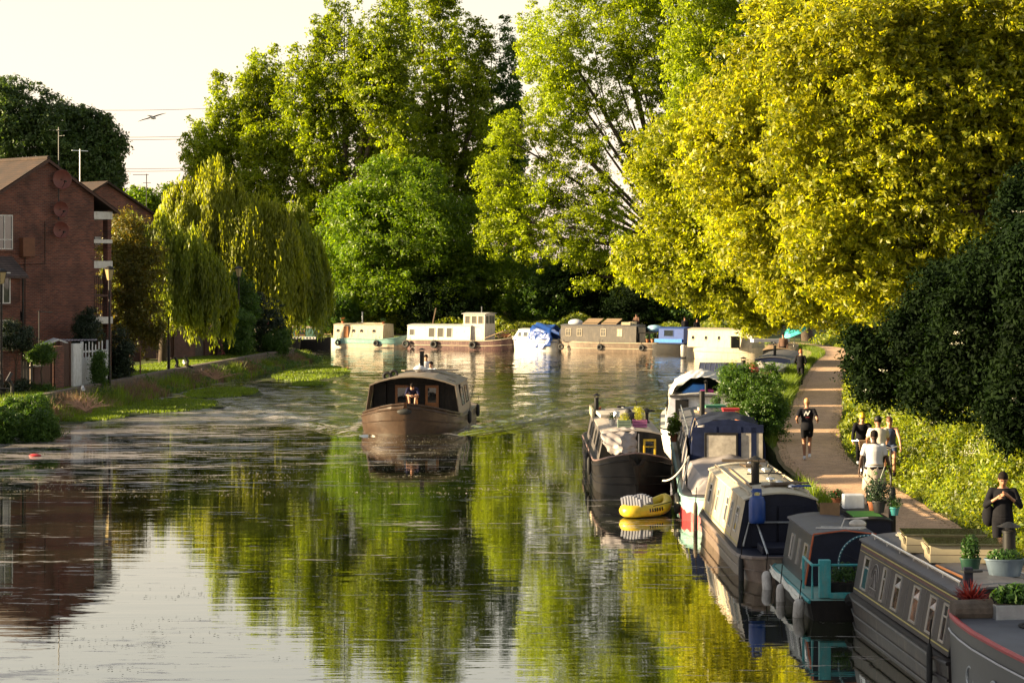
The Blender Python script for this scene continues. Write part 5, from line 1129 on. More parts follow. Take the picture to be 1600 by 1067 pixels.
for sg in (-1, 1): o.tube([(sg*.98, 8.6, 1.52), (sg*.98, 9, 1.68), (sg*.98, 19.4, 1.68)], .02, 6)
o.build('handrail', GALV, t); b.chimney(-.45, 13.5, .85, .085, hat=False); b.chimney(.25, 19, .55, .05)
for sg, l_ in ((-1, ''),): tyre('black tyre fender hanging at the teal end of the canopy boat', b.W(-1.38, 2.2, .3), .2, sq=.07)
items = [('red_box', 'bright red plastic box on the long grey boat roof', (.45, 14.5), (.5, .4, .28), REDP, 0), ('suitcase', 'white and red stacked panels on the long grey boat roof', (-.05, 16.2), (.8, .6, .16), pm('offwhite_panel', (.5, .45, .4)), .2), ('wooden_box', 'worn wooden box on the front of the long grey boat roof', (-.25, 10.2), (.35, .4, .25), WOOD, .3), ('tool_box', 'small orange brown tool box on the long grey boat roof', (-.55, 11.2), (.3, .5, .18), pm('rusty_orange', (.3, .09, .03)), 0), ('green_board', 'green flat case on the stacked panels of the long grey boat', (-.05, 16.2), (.7, .5, .08), pm('case_green', (.05, .2, .12)), .35)]
for i, (nm, lb, (x, y), sz, m_, r_) in enumerate(items):
    o = thing(nm, lb, 'box', b.W(x, y, b.rz(x)+(.17 if nm == 'green_board' else 0)), r_); MB().box(-sz[0]/2, sz[0]/2, -sz[1]/2, sz[1]/2, 0, sz[2]*.8).build('body', m_, o, bevel=.015); MB().box(-sz[0]/2-.01, sz[0]/2+.01, -sz[1]/2-.01, sz[1]/2+.01, sz[2]*.8+.002, sz[2]).build('lid', m_, o, bevel=.01)
o = thing('canvas_roll', 'rolled grey canvas on the roof edge in front of the navy canopy boat cabin', 'canvas', b.W(-.6, 9.3, 1.56)); MB().tube([(0, -.6, .05), (.05, 0, .14), (0, .7, .1), (0, 1.3, .05)], [.08, .2, .2, .09], 10).build('roll', TARP, o, smooth=True)
o = thing('blue_tarp_bundle', 'bright blue folded tarpaulin beside the red box', 'tarpaulin', b.W(.1, 13.6, b.rz(.1))); MB().sphere((0, 0, .09), .24, 12, 7, (1.4, 1, .5)).build('bundle', BRTARP, o, smooth=True)
o = thing('canvas_roll', 'crumpled white sheet on the long grey boat roof behind the canopy', 'canvas', b.W(.35, 12, b.rz(.3))); MB().sphere((0, 0, .1), .3, 12, 7, (1.3, 1.2, .5)).sphere((-.3, .2, .08), .2, 12, 7, (1.3, 1.2, .5)).build('sheet', SILVER, o, smooth=True)
for i, (x, y, m_, lb) in enumerate(((.55, 10.8, TERRA, 'terracotta pot of herbs behind the navy canopy, right one'), (-.1, 11.3, PLASTG, 'green pot of herbs behind the navy canopy, left one'), (.1, 17.6, BLACK, 'black pot of greens at the far end of the long grey boat roof'))): pot_plant(lb, b.W(x, y, b.rz(x)), .12, .18, .18, .16, n=320, leaf=.03, pm_=m_)
for i, (x, y, rz_, lb) in enumerate(((.2, 12.9, 1.35, 'white pole lying along the long grey boat roof'), (-.3, 14.9, 1.75, 'brown timber lying slantwise on the long grey boat roof'))): plank(lb, b.W(x, y, b.rz(x)+.03), 2.4, .09, .07, rz_, mat=(WHITE, WOOD)[i], cat='pole', name='timber_pole')
# mooring ropes from canopy boat to black narrowboat / dinghy
for i, (p, q_, lb) in enumerate((((3.98, 57.4, .55), (4.55, 56.0, 1.32), 'pale rope from the canopy boat roof down towards the yellow dinghy, upper one'), ((4.1, 53.9, .34), (4.55, 56.0, 1.30), 'pale rope from the canopy boat roof down to the yellow dinghy, lower one'))):
    p = Vector(p); q_ = Vector(q_); o = MB().tube([p.lerp(q_, k/8)-Vector((0, 0, .18*(1-(2*k/8-1)**2))) for k in range(9)], .022, 6).build('mooring_rope', ROPE); tag(o, lb, 'rope')
# ---- yellow inflatable dinghy
t = thing('inflatable_dinghy', 'yellow inflatable dinghy with grey air seats tied beside the canopy boat', 'dinghy', (3.36, 54.2, .14), R(-38))
t.scale = (.88, .88, .88)
YD = pm('dinghy_yellow', (.50, .36, .015), .35, var=.12, dirt=(.2, .13, .02), dirt_amt=.3)
o = MB(); pts = []; rr_ = []
for k in range(28):
    a = 2*math.pi*k/28; y = .92*math.cos(a); x = .40*math.sin(a)*(1-.22*max(0, math.cos(a))); pts.append((x, y, .03+.24*max(0, math.cos(a))**3)); rr_.append(.17-.05*max(0, math.cos(a))**2)
o.tube(pts, rr_, 10, close=True); o.build('tube', YD, t, smooth=True); MB().box(-.3, .3, -.75, .6, -.08, .0).build('floor', pm('dinghy_grey', (.2, .2, .22)), t)
for y in (-.72, -.2):
    o = MB()
    for k in range(7): o.tube([(-.3+k*.1, y, .12), (-.3+k*.1, y-.06, .36+.10*math.sin(math.pi*(k+.5)/7))], .055, 7)
    o.build('air_seat', pm('seat_grey', (.16, .17, .22), .5), t, smooth=True)
MB().tube([(.5, .5, .22), (.56, .0, .2), (.57, -.5, .18)], .012, 5).build('grab_line', RUBBER, t)
for k in range(6): MB().cbox((.565, -.65+k*.12, .07), (.012, .055, .10), rx=.25).build('side_mark', BLACK, t)

# ---- B4 cream narrowboat
b = Boat('narrowboat', 'cream topped narrowboat with a blue gas bottle on its near deck', 'boat', (5.5, 42.3), R(.8))
b.hull([(0, .55, .45, .5), (.15, .8, .68, .49), (.5, .96, .86, .47), (1.0, 1.02, .95, .45), (1.6, 1.04, 1.0, .45), (8, 1.04, 1.0, .45), (8.8, .9, .85, .48), (9.3, .6, .5, .5)], pm('b4_hull', (.12, .085, .065), .42, var=.3, dirt=(.28, .2, .13), dirt_amt=.5), deckmat=NAVYPAINT, strakes=((.97, .03), (.5, .022)), gun=.028, gunmat=pm('worn_brown_edge', (.12, .09, .08), .5))
b.cabin(2.0, 8.9, .90, .72, .46, 1.42, .13, CREAM, CREAMROOF, endmat=NAVYPAINT, rails=CREAM)
t = b.t; b4 = b
MB().box(-.60, -.1, 1.92, 1.97, .5, 1.3).build('door', NAVYPAINT, t); MB().box(-.05, .5, 1.92, 1.97, .5, 1.3).build('door', NAVYPAINT, t)
for sg in (-1, 1):
    for y, w_, h_ in ((2.75, .42, .52), (3.75, .26, .55), (4.6, .36, .55), (6.4, .3, .52), (7.9, .45, .46)): b.win(sg, y, .96, w_, h_, WHITE if sg < 0 else STEEL, GLASS, 'h', bt=.03)
    b.line(sg, .52, .03, GOLD)
b.chimney(-.28, 3.9, .46, .085); 
for (x, y) in ((.2, 3.6), (.1, 4.3), (-.05, 6.3), (.32, 6.8), (.15, 8.2), (.38, 3.0)): b.vent(x, y)
MB().box(.45, .8, 4.6, 4.95, 1.47, 1.52).build('hatch', GREYP, t)
o = MB().tube([(-.78, 1.9, .5), (-.66, 1.9, .98), (.7, 1.9, .98), (.78, 1.9, .5)], .022, 6).tube([(-.45, .6, .5), (-.5, 1.9, .98)], .022, 6); o.build('deck_rail', GALV, t)
MB().box(-.52, .62, .9, 1.75, .46, .60).build('deck_box', NAVYPAINT, t, bevel=.02); MB().box(-.1, .25, .45, .7, .47, .56).build('bollard_plate', GALV, t)
g_ = thing('gas_bottle', 'blue gas bottle standing at the near end of the cream narrowboat', 'gas bottle', b.W(-.52, 1.72, .99)); MB().lathe((0, 0, 0), [(.14, 0), (.165, .03), (.17, .1), (.17, .42), (.14, .52), (.06, .56)], 18).build('body', BLUEP, g_, smooth=True); MB().lathe((0, 0, .56), [(.05, 0), (.04, .06)], 8).build('valve', GOLD, g_); MB().tube([(-.08, 0, .54), (-.08, 0, .68), (.08, 0, .68), (.08, 0, .54)], .018, 6).build('collar', BLUEP, g_)
plank('wide pale board across the far end of the cream narrowboat roof', b.W(0, 8.3, b.rz(0)+.06), 1.0, .28, .05, R(-4)); plank('short brown board under the wide board on the cream narrowboat roof', b.W(.1, 7.8, b.rz(0)), .38, .5, .05, R(10), mat=WOOD)
for i, (x, y, r_, l_) in enumerate(((.12, 3.2, .5, 'lowest'), (.28, 3.45, .75, 'upper'), (.34, 3.1, .15, 'rightmost'))): plank('weathered plank in the loose pile on the cream narrowboat roof, %s one' % l_, b.W(x, y, b.rz(x)+.04*i), .8, .12, .035, r_, mat=pm('old_plank', (.11, .08, .055), .85, var=.4), group='plank pile on the cream roof')
plank('blue board at the right of the plank pile on the cream narrowboat roof', b.W(.55, 3.0, b.rz(.5)+.07), .42, .2, .03, .1, mat=BLUEP)
o = thing('anchor', 'small dark anchor and chain lying on the cream narrowboat roof', 'anchor', b.W(.1, 5.6, b.rz(.1))); MB().tube([(-.35, 0, .03), (.2, 0, .05), (.5, .1, .02)], .018, 6).tube([(.1, -.2, .03), (.2, 0, .12), (.1, .2, .03)], .02, 6).build('anchor', IRON, o)
fender('long black fender at the near left corner of the cream narrowboat', b.W(-.98, .55, .12), .75, .055, RUBBER); fender('rope bound fender hanging at the far left of the cream narrowboat', b.W(-1.06, 8.9, .2), .9, .05, LOG)

seams(b, (3.25, 4.2, 5.4, 7.1), .5, 1.38, pm('cream_seam', (.22, .18, .12), .6))
o = thing('rope_coil', 'blue rope coil on the near left corner of the cream narrowboat roof', 'rope', b.W(-.45, 2.4, b.rz(.45))); MB().torus((0, 0, .02), .1, .016, 'Z', 20, 6).torus((.01, 0, .045), .08, .016, 'Z', 20, 6).build('coil', BLUEP, o)
pole = MB().tube([b.W(-.45, 3.2, b.rz(.45)+.02), b.W(-.42, 7.6, b.rz(.45)+.02)], .018, 6).build('boat_hook', WOOD); tag(pole, 'thin boat hook lying along the cream narrowboat roof', 'pole')
# ---- B3 dark boat with teal rails
b = Boat('narrowboat', 'short dark boat with a teal gunwale and teal stern rail', 'boat', (6.05, 37.95), R(1.5))
b.hull([(0, .85, .8, .34), (.1, .88, .82, .36), (1, .9, .86, .38), (4.0, .92, .86, .4), (4.4, .8, .7, .4)], TAR, deckmat=TEALGREY, strakes=((.95, .035),), smat=TEAL)
b.cabin(1.4, 4.3, .70, .55, .4, 1.3, .07, pm('b3_side', (.024, .032, .038), .4, var=.3, dirt=(.09, .08, .065), dirt_amt=.35), GREYROOF, endmat=NAVYPAINT, rails=None)
t = b.t; b3 = b
o = MB(); o.tube([(-.72, 1.37, .42), (-.57, 1.37, 1.33)], .018, 5).tube([(-.57, 1.37, 1.33), (0, 1.37, 1.40), (.57, 1.37, 1.33)], .018, 5); o.build('end_trim', pm('orange_trim', (.35, .07, .02), .5), t)
for y, w_ in ((1.95, .42), (2.75, .12), (3.5, .3)): b.win(-1, y, .85, w_, .48, STEEL, GLASSP if w_ < .2 else GLASS); b.win(1, y, .85, w_, .48, STEEL)
o = MB().tube([(-.80, .1, .36), (-.80, .1, .95), (.8, .1, .95), (.8, .1, .36)], .025, 6).tube([(-.8, .1, .95), (-.78, 1.2, .95), (-.78, 1.2, .38)], .025, 6); o.build('stern_rail', TEAL, t); MB().box(-.68, -.48, .05, .2, .38, 1.04).build('rail_post', TEAL, t, bevel=.01); MB().box(-.5, .6, .02, .1, .38, .47).build('toe_board', TEAL, t)
cloth('fringe', pm('white_fringe', (.55, .55, .5), .8), [[(-.97, .3, .38), (-.97, 2.2, .40), (-.97, 4.0, .42)], [(-1.0, .3, .26), (-1.0, 2.2, .27), (-1.0, 4.0, .3)]], t, wr=.03)
fender('dirty white fender at the near left corner of the teal railed boat', b.W(-1.0, .35, .12), .5, .10, tilt=.5); fender('dirty white fender in the middle of the teal railed boat side', b.W(-1.04, 2.2, .1), .45, .085, tilt=.05); fender('dirty white fender between the cream narrowboat and the teal railed boat', b.W(-1.06, 3.8, .1), .5, .10, tilt=-.5)
tyre('large black tyre on the near end of the teal railed boat beside the grey narrowboat', b.W(-.12, -.16, .12), .3, False, R(15), .09)
# big wheel with lights leaning on the rail
o = thing('spoked_wheel', 'large spoked hoop with pale beads leaning on the teal rail', 'wheel', b.W(.22, .30, .92), R(72)); MB().torus((0, 0, 0), .52, .018, 'X', 40, 6).build('rim', pm('wheel_teal', (.02, .10, .14), .4), o)
s_ = MB()
for k in range(16): a = k*math.pi/8; s_.tube([(0, 0, 0), (0, .5*math.cos(a), .5*math.sin(a))], .004, 4)
s_.sphere((0, 0, 0), .05).build('spokes', BLACK, o)
s_ = MB()
for k in range(48): a = k*math.pi/24; s_.sphere((-.02, .52*math.cos(a), .52*math.sin(a)), .012, 5, 3)
s_.build('bead_string', pm('pale_bead', (.5, .65, .65), .4), o)
pot_plant('dark planter box with greens under the spoked wheel', b.W(-.15, .45, .40), box=(.35, .13), h=.2, fh=.2, pm_=BLACK, n=700, leaf=.03, lm=L_POT, name='planter')
# things on its roof and the boat roof beside it
b = Boat('narrowboat', 'dark boat moored against the bank behind the teal railed boat', 'boat', (6.78, 40.4), R(1))
b.hull([(0, .3, .3, .5), (.1, .32, .32, .5), (3.2, .32, .32, .5), (3.3, .3, .3, .5)], TAR, deckmat=BLACK)
b.cabin(.1, 3.2, .31, .28, .5, 1.42, .03, NAVYPAINT, BLACK, endmat=NAVYPAINT); t = b.t
def roofthing(px, py, Y): p = at(px, py, Y); return (p.x, p.y, p.z)
o = thing('cardboard_box', 'open brown cardboard box on the roof behind the teal railed boat', 'box', b.W(-.62, 1.6, 1.34), R(-8)); bb = MB().box(-.19, .19, -.14, -.13, 0, .26).box(-.19, .19, .13, .14, 0, .26).box(-.19, -.18, -.13, .13, 0, .26).box(.18, .19, -.13, .13, 0, .26).box(-.19, .19, -.13, .13, 0, .01).cbox((-.22, 0, .24), (.1, .26, .008), ry=.9); bb.build('box', pm('cardboard', (.20, .12, .06), .85), o); MB().cbox((0, 0, .2), (.3, .2, .06)).build('contents', CLBLK, o)
o = thing('white_box', 'white polystyrene box beside the cardboard box', 'box', b.W(-.1, 2.0, 1.46), 0); MB().box(-.2, .2, -.15, .15, 0, .28).build('box', pm('foam_white', (.5, .53, .58), .8), o, bevel=.02)
plank('bright green turf mat on the dark roof behind the teal railed boat', b.W(-.08, .9, 1.465), .55, .9, .02, 0, mat=pm('turf_green', (.06, .22, .02), .95, scale=60), cat='mat', name='turf_mat')
pot_plant('leafy dark plant in a grey pot, largest on the roof behind the teal railed boat', b.W(.22, 1.0, 1.49), .13, .2, .28, .26, lm=L_CONIF, pm_=GREYP, n=900, leaf=.028)
t = pot_plant('tall stemmed plant with pointed leaves rising before the man in the white shirt', b.W(.2, 1.5, 1.47), .1, .15, .12, .1, n=100, leaf=.03)
o = MB()
for k in range(4): o.tube([(0, 0, .15), (.1*math.cos(k*1.6), .1*math.sin(k*1.6), .5), (.22*math.cos(k*1.6), .1*math.sin(k*1.6), .85-.08*k)], [.012, .009, .005], 5)
o.build('stems', PLASTG, t)
P = []
for k in range(4):
    for j in range(9): f_ = j/9; P.append((.05+.2*f_*math.cos(k*1.6), .12*f_*math.sin(k*1.6), .3+.58*f_-.08*k*f_))
P = np.array(P).repeat(2, 0)+rng.normal(0, .04, (72, 3)); leaf_object('stem_leaves', P, unit(72)+np.array([0, 0, .5]), .06, L_POT, t, w=.3)
pot_plant('red flowering geranium in a small pot beside the white box', b.W(-.32, 2.6, 1.46), .09, .12, .16, .12, n=350, leaf=.025, flowers=L_FLR)
pot_plant('small plant in a turquoise pot at the right end of the dark roof', b.W(.5, .9, 1.45), .09, .13, .16, .14, n=300, leaf=.025, pm_=TEAL)
plank('pink painted board at the near end of the dark roof', b3.W(.75, .95, 1.28), .7, .22, .04, .02, mat=pm('pink_paint', (.35, .10, .22), .6))
o = thing('folding_trolley', 'folded white tube frame lying on the roof of the teal railed boat', 'frame', b3.W(-.05, 1.75, 1.38), R(-35)); MB().tube([(-.4, -.1, .0), (.5, -.1, .05), (.5, .1, .05), (-.4, .1, 0)], .016, 6).tube([(.1, -.1, .02), (.15, -.05, .2), (.5, .2, .22)], .016, 6).build('frame', WHITE, o)
o = thing('plastic_bag', 'crumpled clear plastic bag on the roof edge of the teal railed boat', 'bag', b3.W(.35, 2.0, 1.36)); MB().sphere((0, 0, .08), .13, 10, 7, (1.3, 1, .7)).build('bag', CLEAR, o, smooth=True)

# ---- B2 grey narrowboat
b = Boat('narrowboat', 'grey narrowboat with a row of five side windows and yellow coach lines', 'boat', (7.08, 30.9), R(3.4))
b.hull([(0, .9, .88, .55), (.6, 1.0, .96, .56), (5.7, 1.0, .96, .58), (6.4, .9, .84, .58), (6.75, .68, .6, .58), (6.9, .4, .35, .58)], HULLGREY, deckmat=HULLGREY, strakes=((.95, .03), (.52, .022), (.12, .02)))
b.cabin(.15, 6.45, .86, .70, .59, 1.48, .09, GREYP, GREYROOF, endmat=GREYP, rails=None); t = b.t
MB().tube([(-.58, .5, 1.60), (-.58, 6.2, 1.60)], .024, 7).tube([(.58, .5, 1.60), (.58, 6.2, 1.60)], .024, 7).build('handrail', pm('rail_silver', (.6, .6, .64), .25, .7), t)
o = MB()
for sg in (-1, 1):
    for k in range(7): o.tube([(sg*.58, .6+k*.9, 1.60), (sg*.58, .6+k*.9, 1.51)], .012, 5)
o.build('rail_stanchion', STEEL, t)
for sg in (-1, 1):
    for y, w_ in ((5.75, .42), (4.45, .24), (3.55, .42), (2.35, .42), (1.35, .42), (.62, .3)): 
        f = b.win(sg, y, 1.0, w_, .56, STEEL, GLASS, 'h', bt=.03)
        if sg < 0 and y < 4 and y > .7:
            y0, y1, wb, wt, z0, z1, cr, cx = b.c; MB().add([(b.side(-1, y, 1.08, .013), y+w_/2-.035, 1.085), (b.side(-1, y, 1.2, .013), y-w_/2+.035, 1.225), (b.side(-1, y, 1.08, .013), y-w_/2+.035, 1.085)], [(0, 1, 2)]).build('hopper_glass', glassmat('sky_glass', (.6, .6, .62), .08), f)  # pale triangle painted flat on the pane as a sky reflection
    b.line(sg, 1.40, .018, GOLD); b.line(sg, 1.36, .03, pm('maroon_line', (.10, .03, .03))); b.line(sg, .66, .018, GOLD); b.line(sg, 1.31, .006, GOLD)
# faded emblem and lettering on the side panel
y0, y1, wb, wt, z0, z1, cr, cx = b.c; FAD = pm('faded_lettering', (.20, .18, .17), .5)
o = MB(); slx = (wb-wt)/(z1-z0)
def onside(y, z): return (cx-lerp(wb, wt, (z-z0)/(z1-z0))-.007, y, z)
arc = [onside(5.1+.27*math.cos(a), .98+.26*math.sin(a)) for a in [math.pi*k/14 for k in range(15)]]; o.tube(arc, .009, 5); arc = [onside(5.1+.17*math.cos(a), .98+.17*math.sin(a)) for a in [math.pi*k/12 for k in range(13)]]; o.tube(arc, .007, 5)
o.tube([onside(4.95, .86), onside(5.1, 1.08), onside(5.25, .86)], .012, 5).tube([onside(5.03, .86), onside(5.1, .98), onside(5.17, .86)], .008, 5).tube([onside(4.86, .84), onside(5.34, .84)], .008, 5)
for k in range(7): yy = 4.88+k*.07; o.tube([onside(yy, .72), onside(yy, .79), onside(yy+.035, .79 if k % 2 else .755), onside(yy+.035, .72)], .006, 4)
o.build('faded_emblem', FAD, t)
b2 = b
seams(b, (5.2-.75, 4.1, 2.95, 1.85), .62, 1.30, FAD)
pole = MB().tube([b.W(-.42, .9, b.rz(.42)+.03), b.W(-.47, 2.3, b.rz(.47)+.03)], .022, 7).build('boat_pole', VARN); tag(pole, 'short varnished pole lying along the near edge of the grey narrowboat roof', 'pole')
o = thing('rope_coil', 'pale rope coil at the far end of the grey narrowboat roof', 'rope', b.W(-.1, 5.9, b.rz(.1))); MB().torus((0, 0, .02), .13, .018, 'Z', 22, 6).torus((.01, 0, .05), .11, .018, 'Z', 22, 6).tube([(.12, 0, .02), (.3, .1, .01), (.35, .3, .01)], .014, 5).build('coil', ROPE, o)
fender('slim black fender hanging from the near corner of the grey narrowboat', b.W(-1.04, .5, .42), .62, .045, RUBBER)
MB().tube([b.W(-.75, .75, 1.5), b.W(-.95, .55, 1.0), b.W(-1.0, .5, .7)], .012, 5)
for (x, y, lb) in ((.12, 4.2, 'far'), (.20, 3.0, 'near')):
    o = thing('roof_locker', 'beige locker with glossy dark lid on the grey narrowboat roof, %s one' % lb, 'locker', b.W(x-.02, y-.05, b.rz(0)-.02), R(-4), 'lockers on the grey narrowboat roof')
    w2 = .62; MB().box(-w2, w2, -.38, .38, 0, .27).build('body', BEIGE, o, bevel=.008); MB().box(-w2-.035, w2+.035, -.42, .42, .273, .305).build('lid', SOLARY, o, bevel=.005); MB().cbox((-w2-.03, 0, .19), (.03, .7, .10), ry=-.3).build('flap', BEIGE, o)
    MB().box(-w2-.002, w2+.002, -.382, -.378, .125, .132).build('seam', DWOOD, o)
b.chimney(.62, 2.2, .6, .10); 
def tub(label, loc, r, h, m_, lm, n=600, fh=.22, leaf=.03, sx=1.4):
    o = thing('plant_tub', label, 'plant', loc); q = MB(); rs = []
    for (rr, z) in ((r*.78, 0), (r, h), (r*1.06, h), (r*1.06, h+.02), (r*.92, h+.02), (r*.9, h-.04)): rs.append([(rr*sx*math.cos(2*math.pi*k/20), rr*.8*math.sin(2*math.pi*k/20), z) for k in range(20)])
    q.rings(rs); q.build('tub', m_, o, smooth=True); part_foliage(o, 'leaves', (0, 0, h+fh*.6), (r*sx*.95, r*.8, fh), n, leaf, lm)
    return o
tub('wide grey blue metal tub of low plants on the grey narrowboat roof', b.W(.28, 1.25, b.rz(.2)-.02), .21, .24, pm('zinc_blue', (.10, .14, .19), .4, .3), L_POT, fh=.1)
tub('dark green plastic tub with bushy leaves, left of the metal tub', b.W(-.10, 1.75, b.rz(.1)-.02), .13, .18, PLASTG, L_POT, 700, .24, sx=1.2)
o = thing('tiller_fitting', 'black upright fitting at the near left corner of the grey narrowboat roof', 'fitting', b.W(-.52, .35, b.rz(.5)-.02)); MB().box(-.07, .07, -.04, .04, 0, .30).build('post', NAVYPAINT, o, bevel=.02); MB().cbox((.05, 0, .24), (.3, .12, .03), rz=.3).build('plate', IRON, o)
# ---- B1 flat decked boat in the corner
b = Boat('barge', 'flat decked dark blue barge with a red rim and portholes in the lower right corner', 'boat', (8.6, 19), R(7))
hb = 1.2; B1P = pm('deep_blue_black', (.018, .02, .028), .38, var=.25)
b.hull([(0, hb, hb*.96, 1.22), (9.3, hb, hb*.96, 1.22), (10.4, hb*.98, hb*.93, 1.23), (11.1, hb*.93, hb*.88, 1.24), (11.6, hb*.88, hb*.84, 1.26), (11.85, hb*.84, hb*.8, 1.28)], B1P, deckmat=pm('deck_grey', (.075, .08, .10), .6, var=.25, scale=2, dirt=(.1, .1, .1), dirt_amt=.3), strakes=((.83, .014),), smat=pm('pale_line', (.4, .4, .42), .5), gun=.04, gunmat=REDP)
for y in (10.6, 9.5, 8.4, 7.3): b.port(-1, y, .60, .15, GALV, onhull=-(hb*.985 if y < 10.5 else hb*.93), sy=1)
b1 = b
def dk(x, y): return b.W(x, y, 1.235)
for i, (x, y, L_, lb) in enumerate(((-1.0, 11.2, .55, 'short half log planter'),)):
    o = thing('log_planter', 'short half log at the left end of the planters on the barge deck', 'planter', dk(-.78, 11.55), R(8)); MB().tube([(-.28, 0, .13), (.28, 0, .13)], [.14, .15], 12).build('log', LOG, o)
pot_plant('grassy plants in a grey metal trough on the barge deck', dk(-.12, 11.45), box=(.4, .14), h=.22, fh=.16, pm_=GALV, n=900, leaf=.05, lm=L_POT, rz=R(8), name='planter')
pot_plant('red spiky cordyline plant at the left end of the barge planters', dk(-.72, 11.75), .1, .16, .2, .2, n=20, leaf=.02, lm=L_REDL)
o = COL.objects[-1].parent; P = np.tile(np.array([[0, 0, .2]]), (60, 1)); dr_ = unit(60); dr_[:, 2] = np.abs(dr_[:, 2])+.3; dr_ /= np.linalg.norm(dr_, axis=1, keepdims=True); leaf_object('spikes', P+dr_*.16, np.cross(dr_, unit(60)), .19, L_REDL, o, w=.08, axis=dr_)
for i, (x, h_, lb) in enumerate(((.45, .34, 'left one'), (.72, .40, 'middle one'), (.98, .36, 'right one'))):
    o = thing('log_planter', 'upright cut log at the right of the barge planters, %s' % lb, 'log', dk(x, 11.4), 0, 'upright logs on the barge deck'); MB().tube([(0, 0, 0), (.02, 0, h_*.5), (0, .02, h_)], [.15, .14, .13], 11).build('log', LOG, o)
pot_plant('low green and pink flowering plants behind the logs on the barge', dk(.7, 11.75), box=(.5, .12), h=.2, fh=.18, pm_=LOG, n=900, leaf=.035, lm=L_POT, name='planter', flowers=L_FLR)
o = MB().torus((0, 0, .02), .22, .022, 'Z', 30, 6).build('rubber_ring', RUBBER); o.location = dk(-.15, 10.75); tag(o, 'flat black rubber ring lying on the barge deck', 'ring')

# ---- B7 white boat with covered heap, B8 solar boat, B9 etc
b = Boat('canal_cruiser', 'white canal boat with a silver and green cover over its roof', 'boat', (6.45, 73.2), R(-4))
b.hull(stern_near(10.5, 1.45, .75), WHITE, deckmat=WHITE, strakes=((.95, .03),), smat=BLACK)
b.cabin(.8, 8.5, 1.30, 1.12, .75, 1.78, .12, WHITE, WHITE, endmat=pm('lilac_white', (.60, .60, .70), .5)); t = b.t
MB().box(-.95, -.5, .72, .795, .8, 1.7).build('door', BLACK, t); MB().box(-1.15, 1.15, .5, .78, 1.80, 1.86).build('roof_edge', GREYP, t)
def arch(y, w_, h): return [(-w_, y, 1.86), (-w_*.8, y, 1.86+h*.55), (-w_*.35, y, 1.86+h*.9), (0, y, 1.86+h), (w_*.4, y, 1.86+h*.85), (w_*.8, y, 1.86+h*.45), (w_, y, 1.86)]
cloth('roof_cover', SILVER, [arch(.9, 1.12, .62), arch(2.6, 1.18, .78), arch(4.8, 1.1, .7), arch(6.6, 1.0, .3)], t, wr=.035)
MB().prism([(-.72, 1.9), (.05, 1.9), (.12, 2.18), (-.35, 2.2)], 1.1, 2.2).build('blue_sheet', BRTARP, t); MB().box(-.1, .35, 1.0, 1.9, 1.9, 2.02).build('pink_sheet', pm('magenta_cloth', (.3, .02, .15), .7), t); MB().prism([(-.95, 1.88), (.95, 1.88), (.35, 2.36), (-.35, 2.42)], 2.3, 2.4).build('dark_inside', pm('dark_green_cloth', (.01, .03, .025), .9), t)
MB().prism([(1.1, .8), (1.32, .8), (1.12, 1.8), (.9, 1.8)], .3, .79).build('side_screen', pm('olive_cover', (.30, .32, .18), .7), t)
b.chimney(.1, .95, .3, .05); b.chimney(1.0, 7.5, .7, .08)
for sg in (-1, 1):
    for y in (2.2, 4.2, 6.4): b.win(sg, y, 1.3, .8, .4, BLACK)
pot_plant('tall reedy plants standing on the bank between the black and the grey boats', (5.0, 67.2, .8), .12, .2, .2, .4, lm=L_GRASS, n=260, leaf=.09)
b = Boat('narrowboat', 'pale boat with a large solar panel sloping on its roof', 'boat', (8.0, 85.8), R(-11))
b.hull(stern_near(11, 1.35, .75), WHITE, deckmat=WHITE); b.cabin(.8, 9.5, 1.2, 1.02, .75, 1.72, .12, WHITE, WHITE); t = b.t
MB().cbox((-.05, 2.6, 2.05), (1.75, 1.0, .04), rx=R(32)).build('solar_panel', SOLAR, t); o = MB()
for k in range(9): o.cbox((-.9+k*.213, 2.59, 2.075), (.012, .98, .01), rx=R(32))
o.build('panel_grid', STEEL, t); MB().box(-1.0, 1.0, .9, 3.0, 1.86, 1.9).build('panel_base', GREYP, t); MB().box(-.4, 1.1, .6, 1.6, 1.95, 2.0).build('flat_cover', WHITE, t)
b.chimney(.95, 2.0, .7, .09)
for sg in (-1, 1):
    for y in (2.2, 4.6, 7): b.win(sg, y, 1.25, .8, .4, STEEL)
pot_plant('bright green plant beside the solar panel', b.W(.55, 1.5, 2.01), .12, .12, .2, .16, lm=L_YEL, n=300, leaf=.04); o = thing('red_cushion', 'red cloth heap on the roof right of the solar panel', 'cloth', b.W(1.3, 2.6, 1.85)); MB().sphere((0, 0, .2), .28, 12, 8, (.8, .8, 1.2)).build('cloth', REDP, o, smooth=True)
crate('orange wooden crate at the left front of the solar panel boat roof', b.W(-.95, .75, 1.9), .3, .2, .14, pm('orange_crate', (.35, .12, .04)))
b = Boat('narrowboat', 'brown boat with a pitched canvas front moored beside the grassy verge', 'boat', (11.0, 97.6), R(-11))
b.hull(stern_near(9, 1.0, .7), TAR, deckmat=BLACK); b.cabin(1.4, 8, .9, .8, .7, 1.5, .1, GREYP, WHITE, endmat=pm('brown_front', (.09, .05, .03), .7)); t = b.t
cloth('canvas_front', CANVAS, [[(-.85, .3, .75), (-.3, 1.0, 1.6), (.1, 1.3, 1.85), (.5, 1.2, 1.6), (.9, .7, .75)], [(-.88, 1.9, .8), (-.5, 1.9, 1.75), (0, 1.9, 1.95), (.5, 1.9, 1.75), (.88, 1.9, .8)]], t); MB().prism([(-.55, .75), (.65, .75), (.4, 1.5), (-.2, 1.6)], .95, 1.0).build('front_panel', pm('brown_front', (.09, .05, .03)), t)
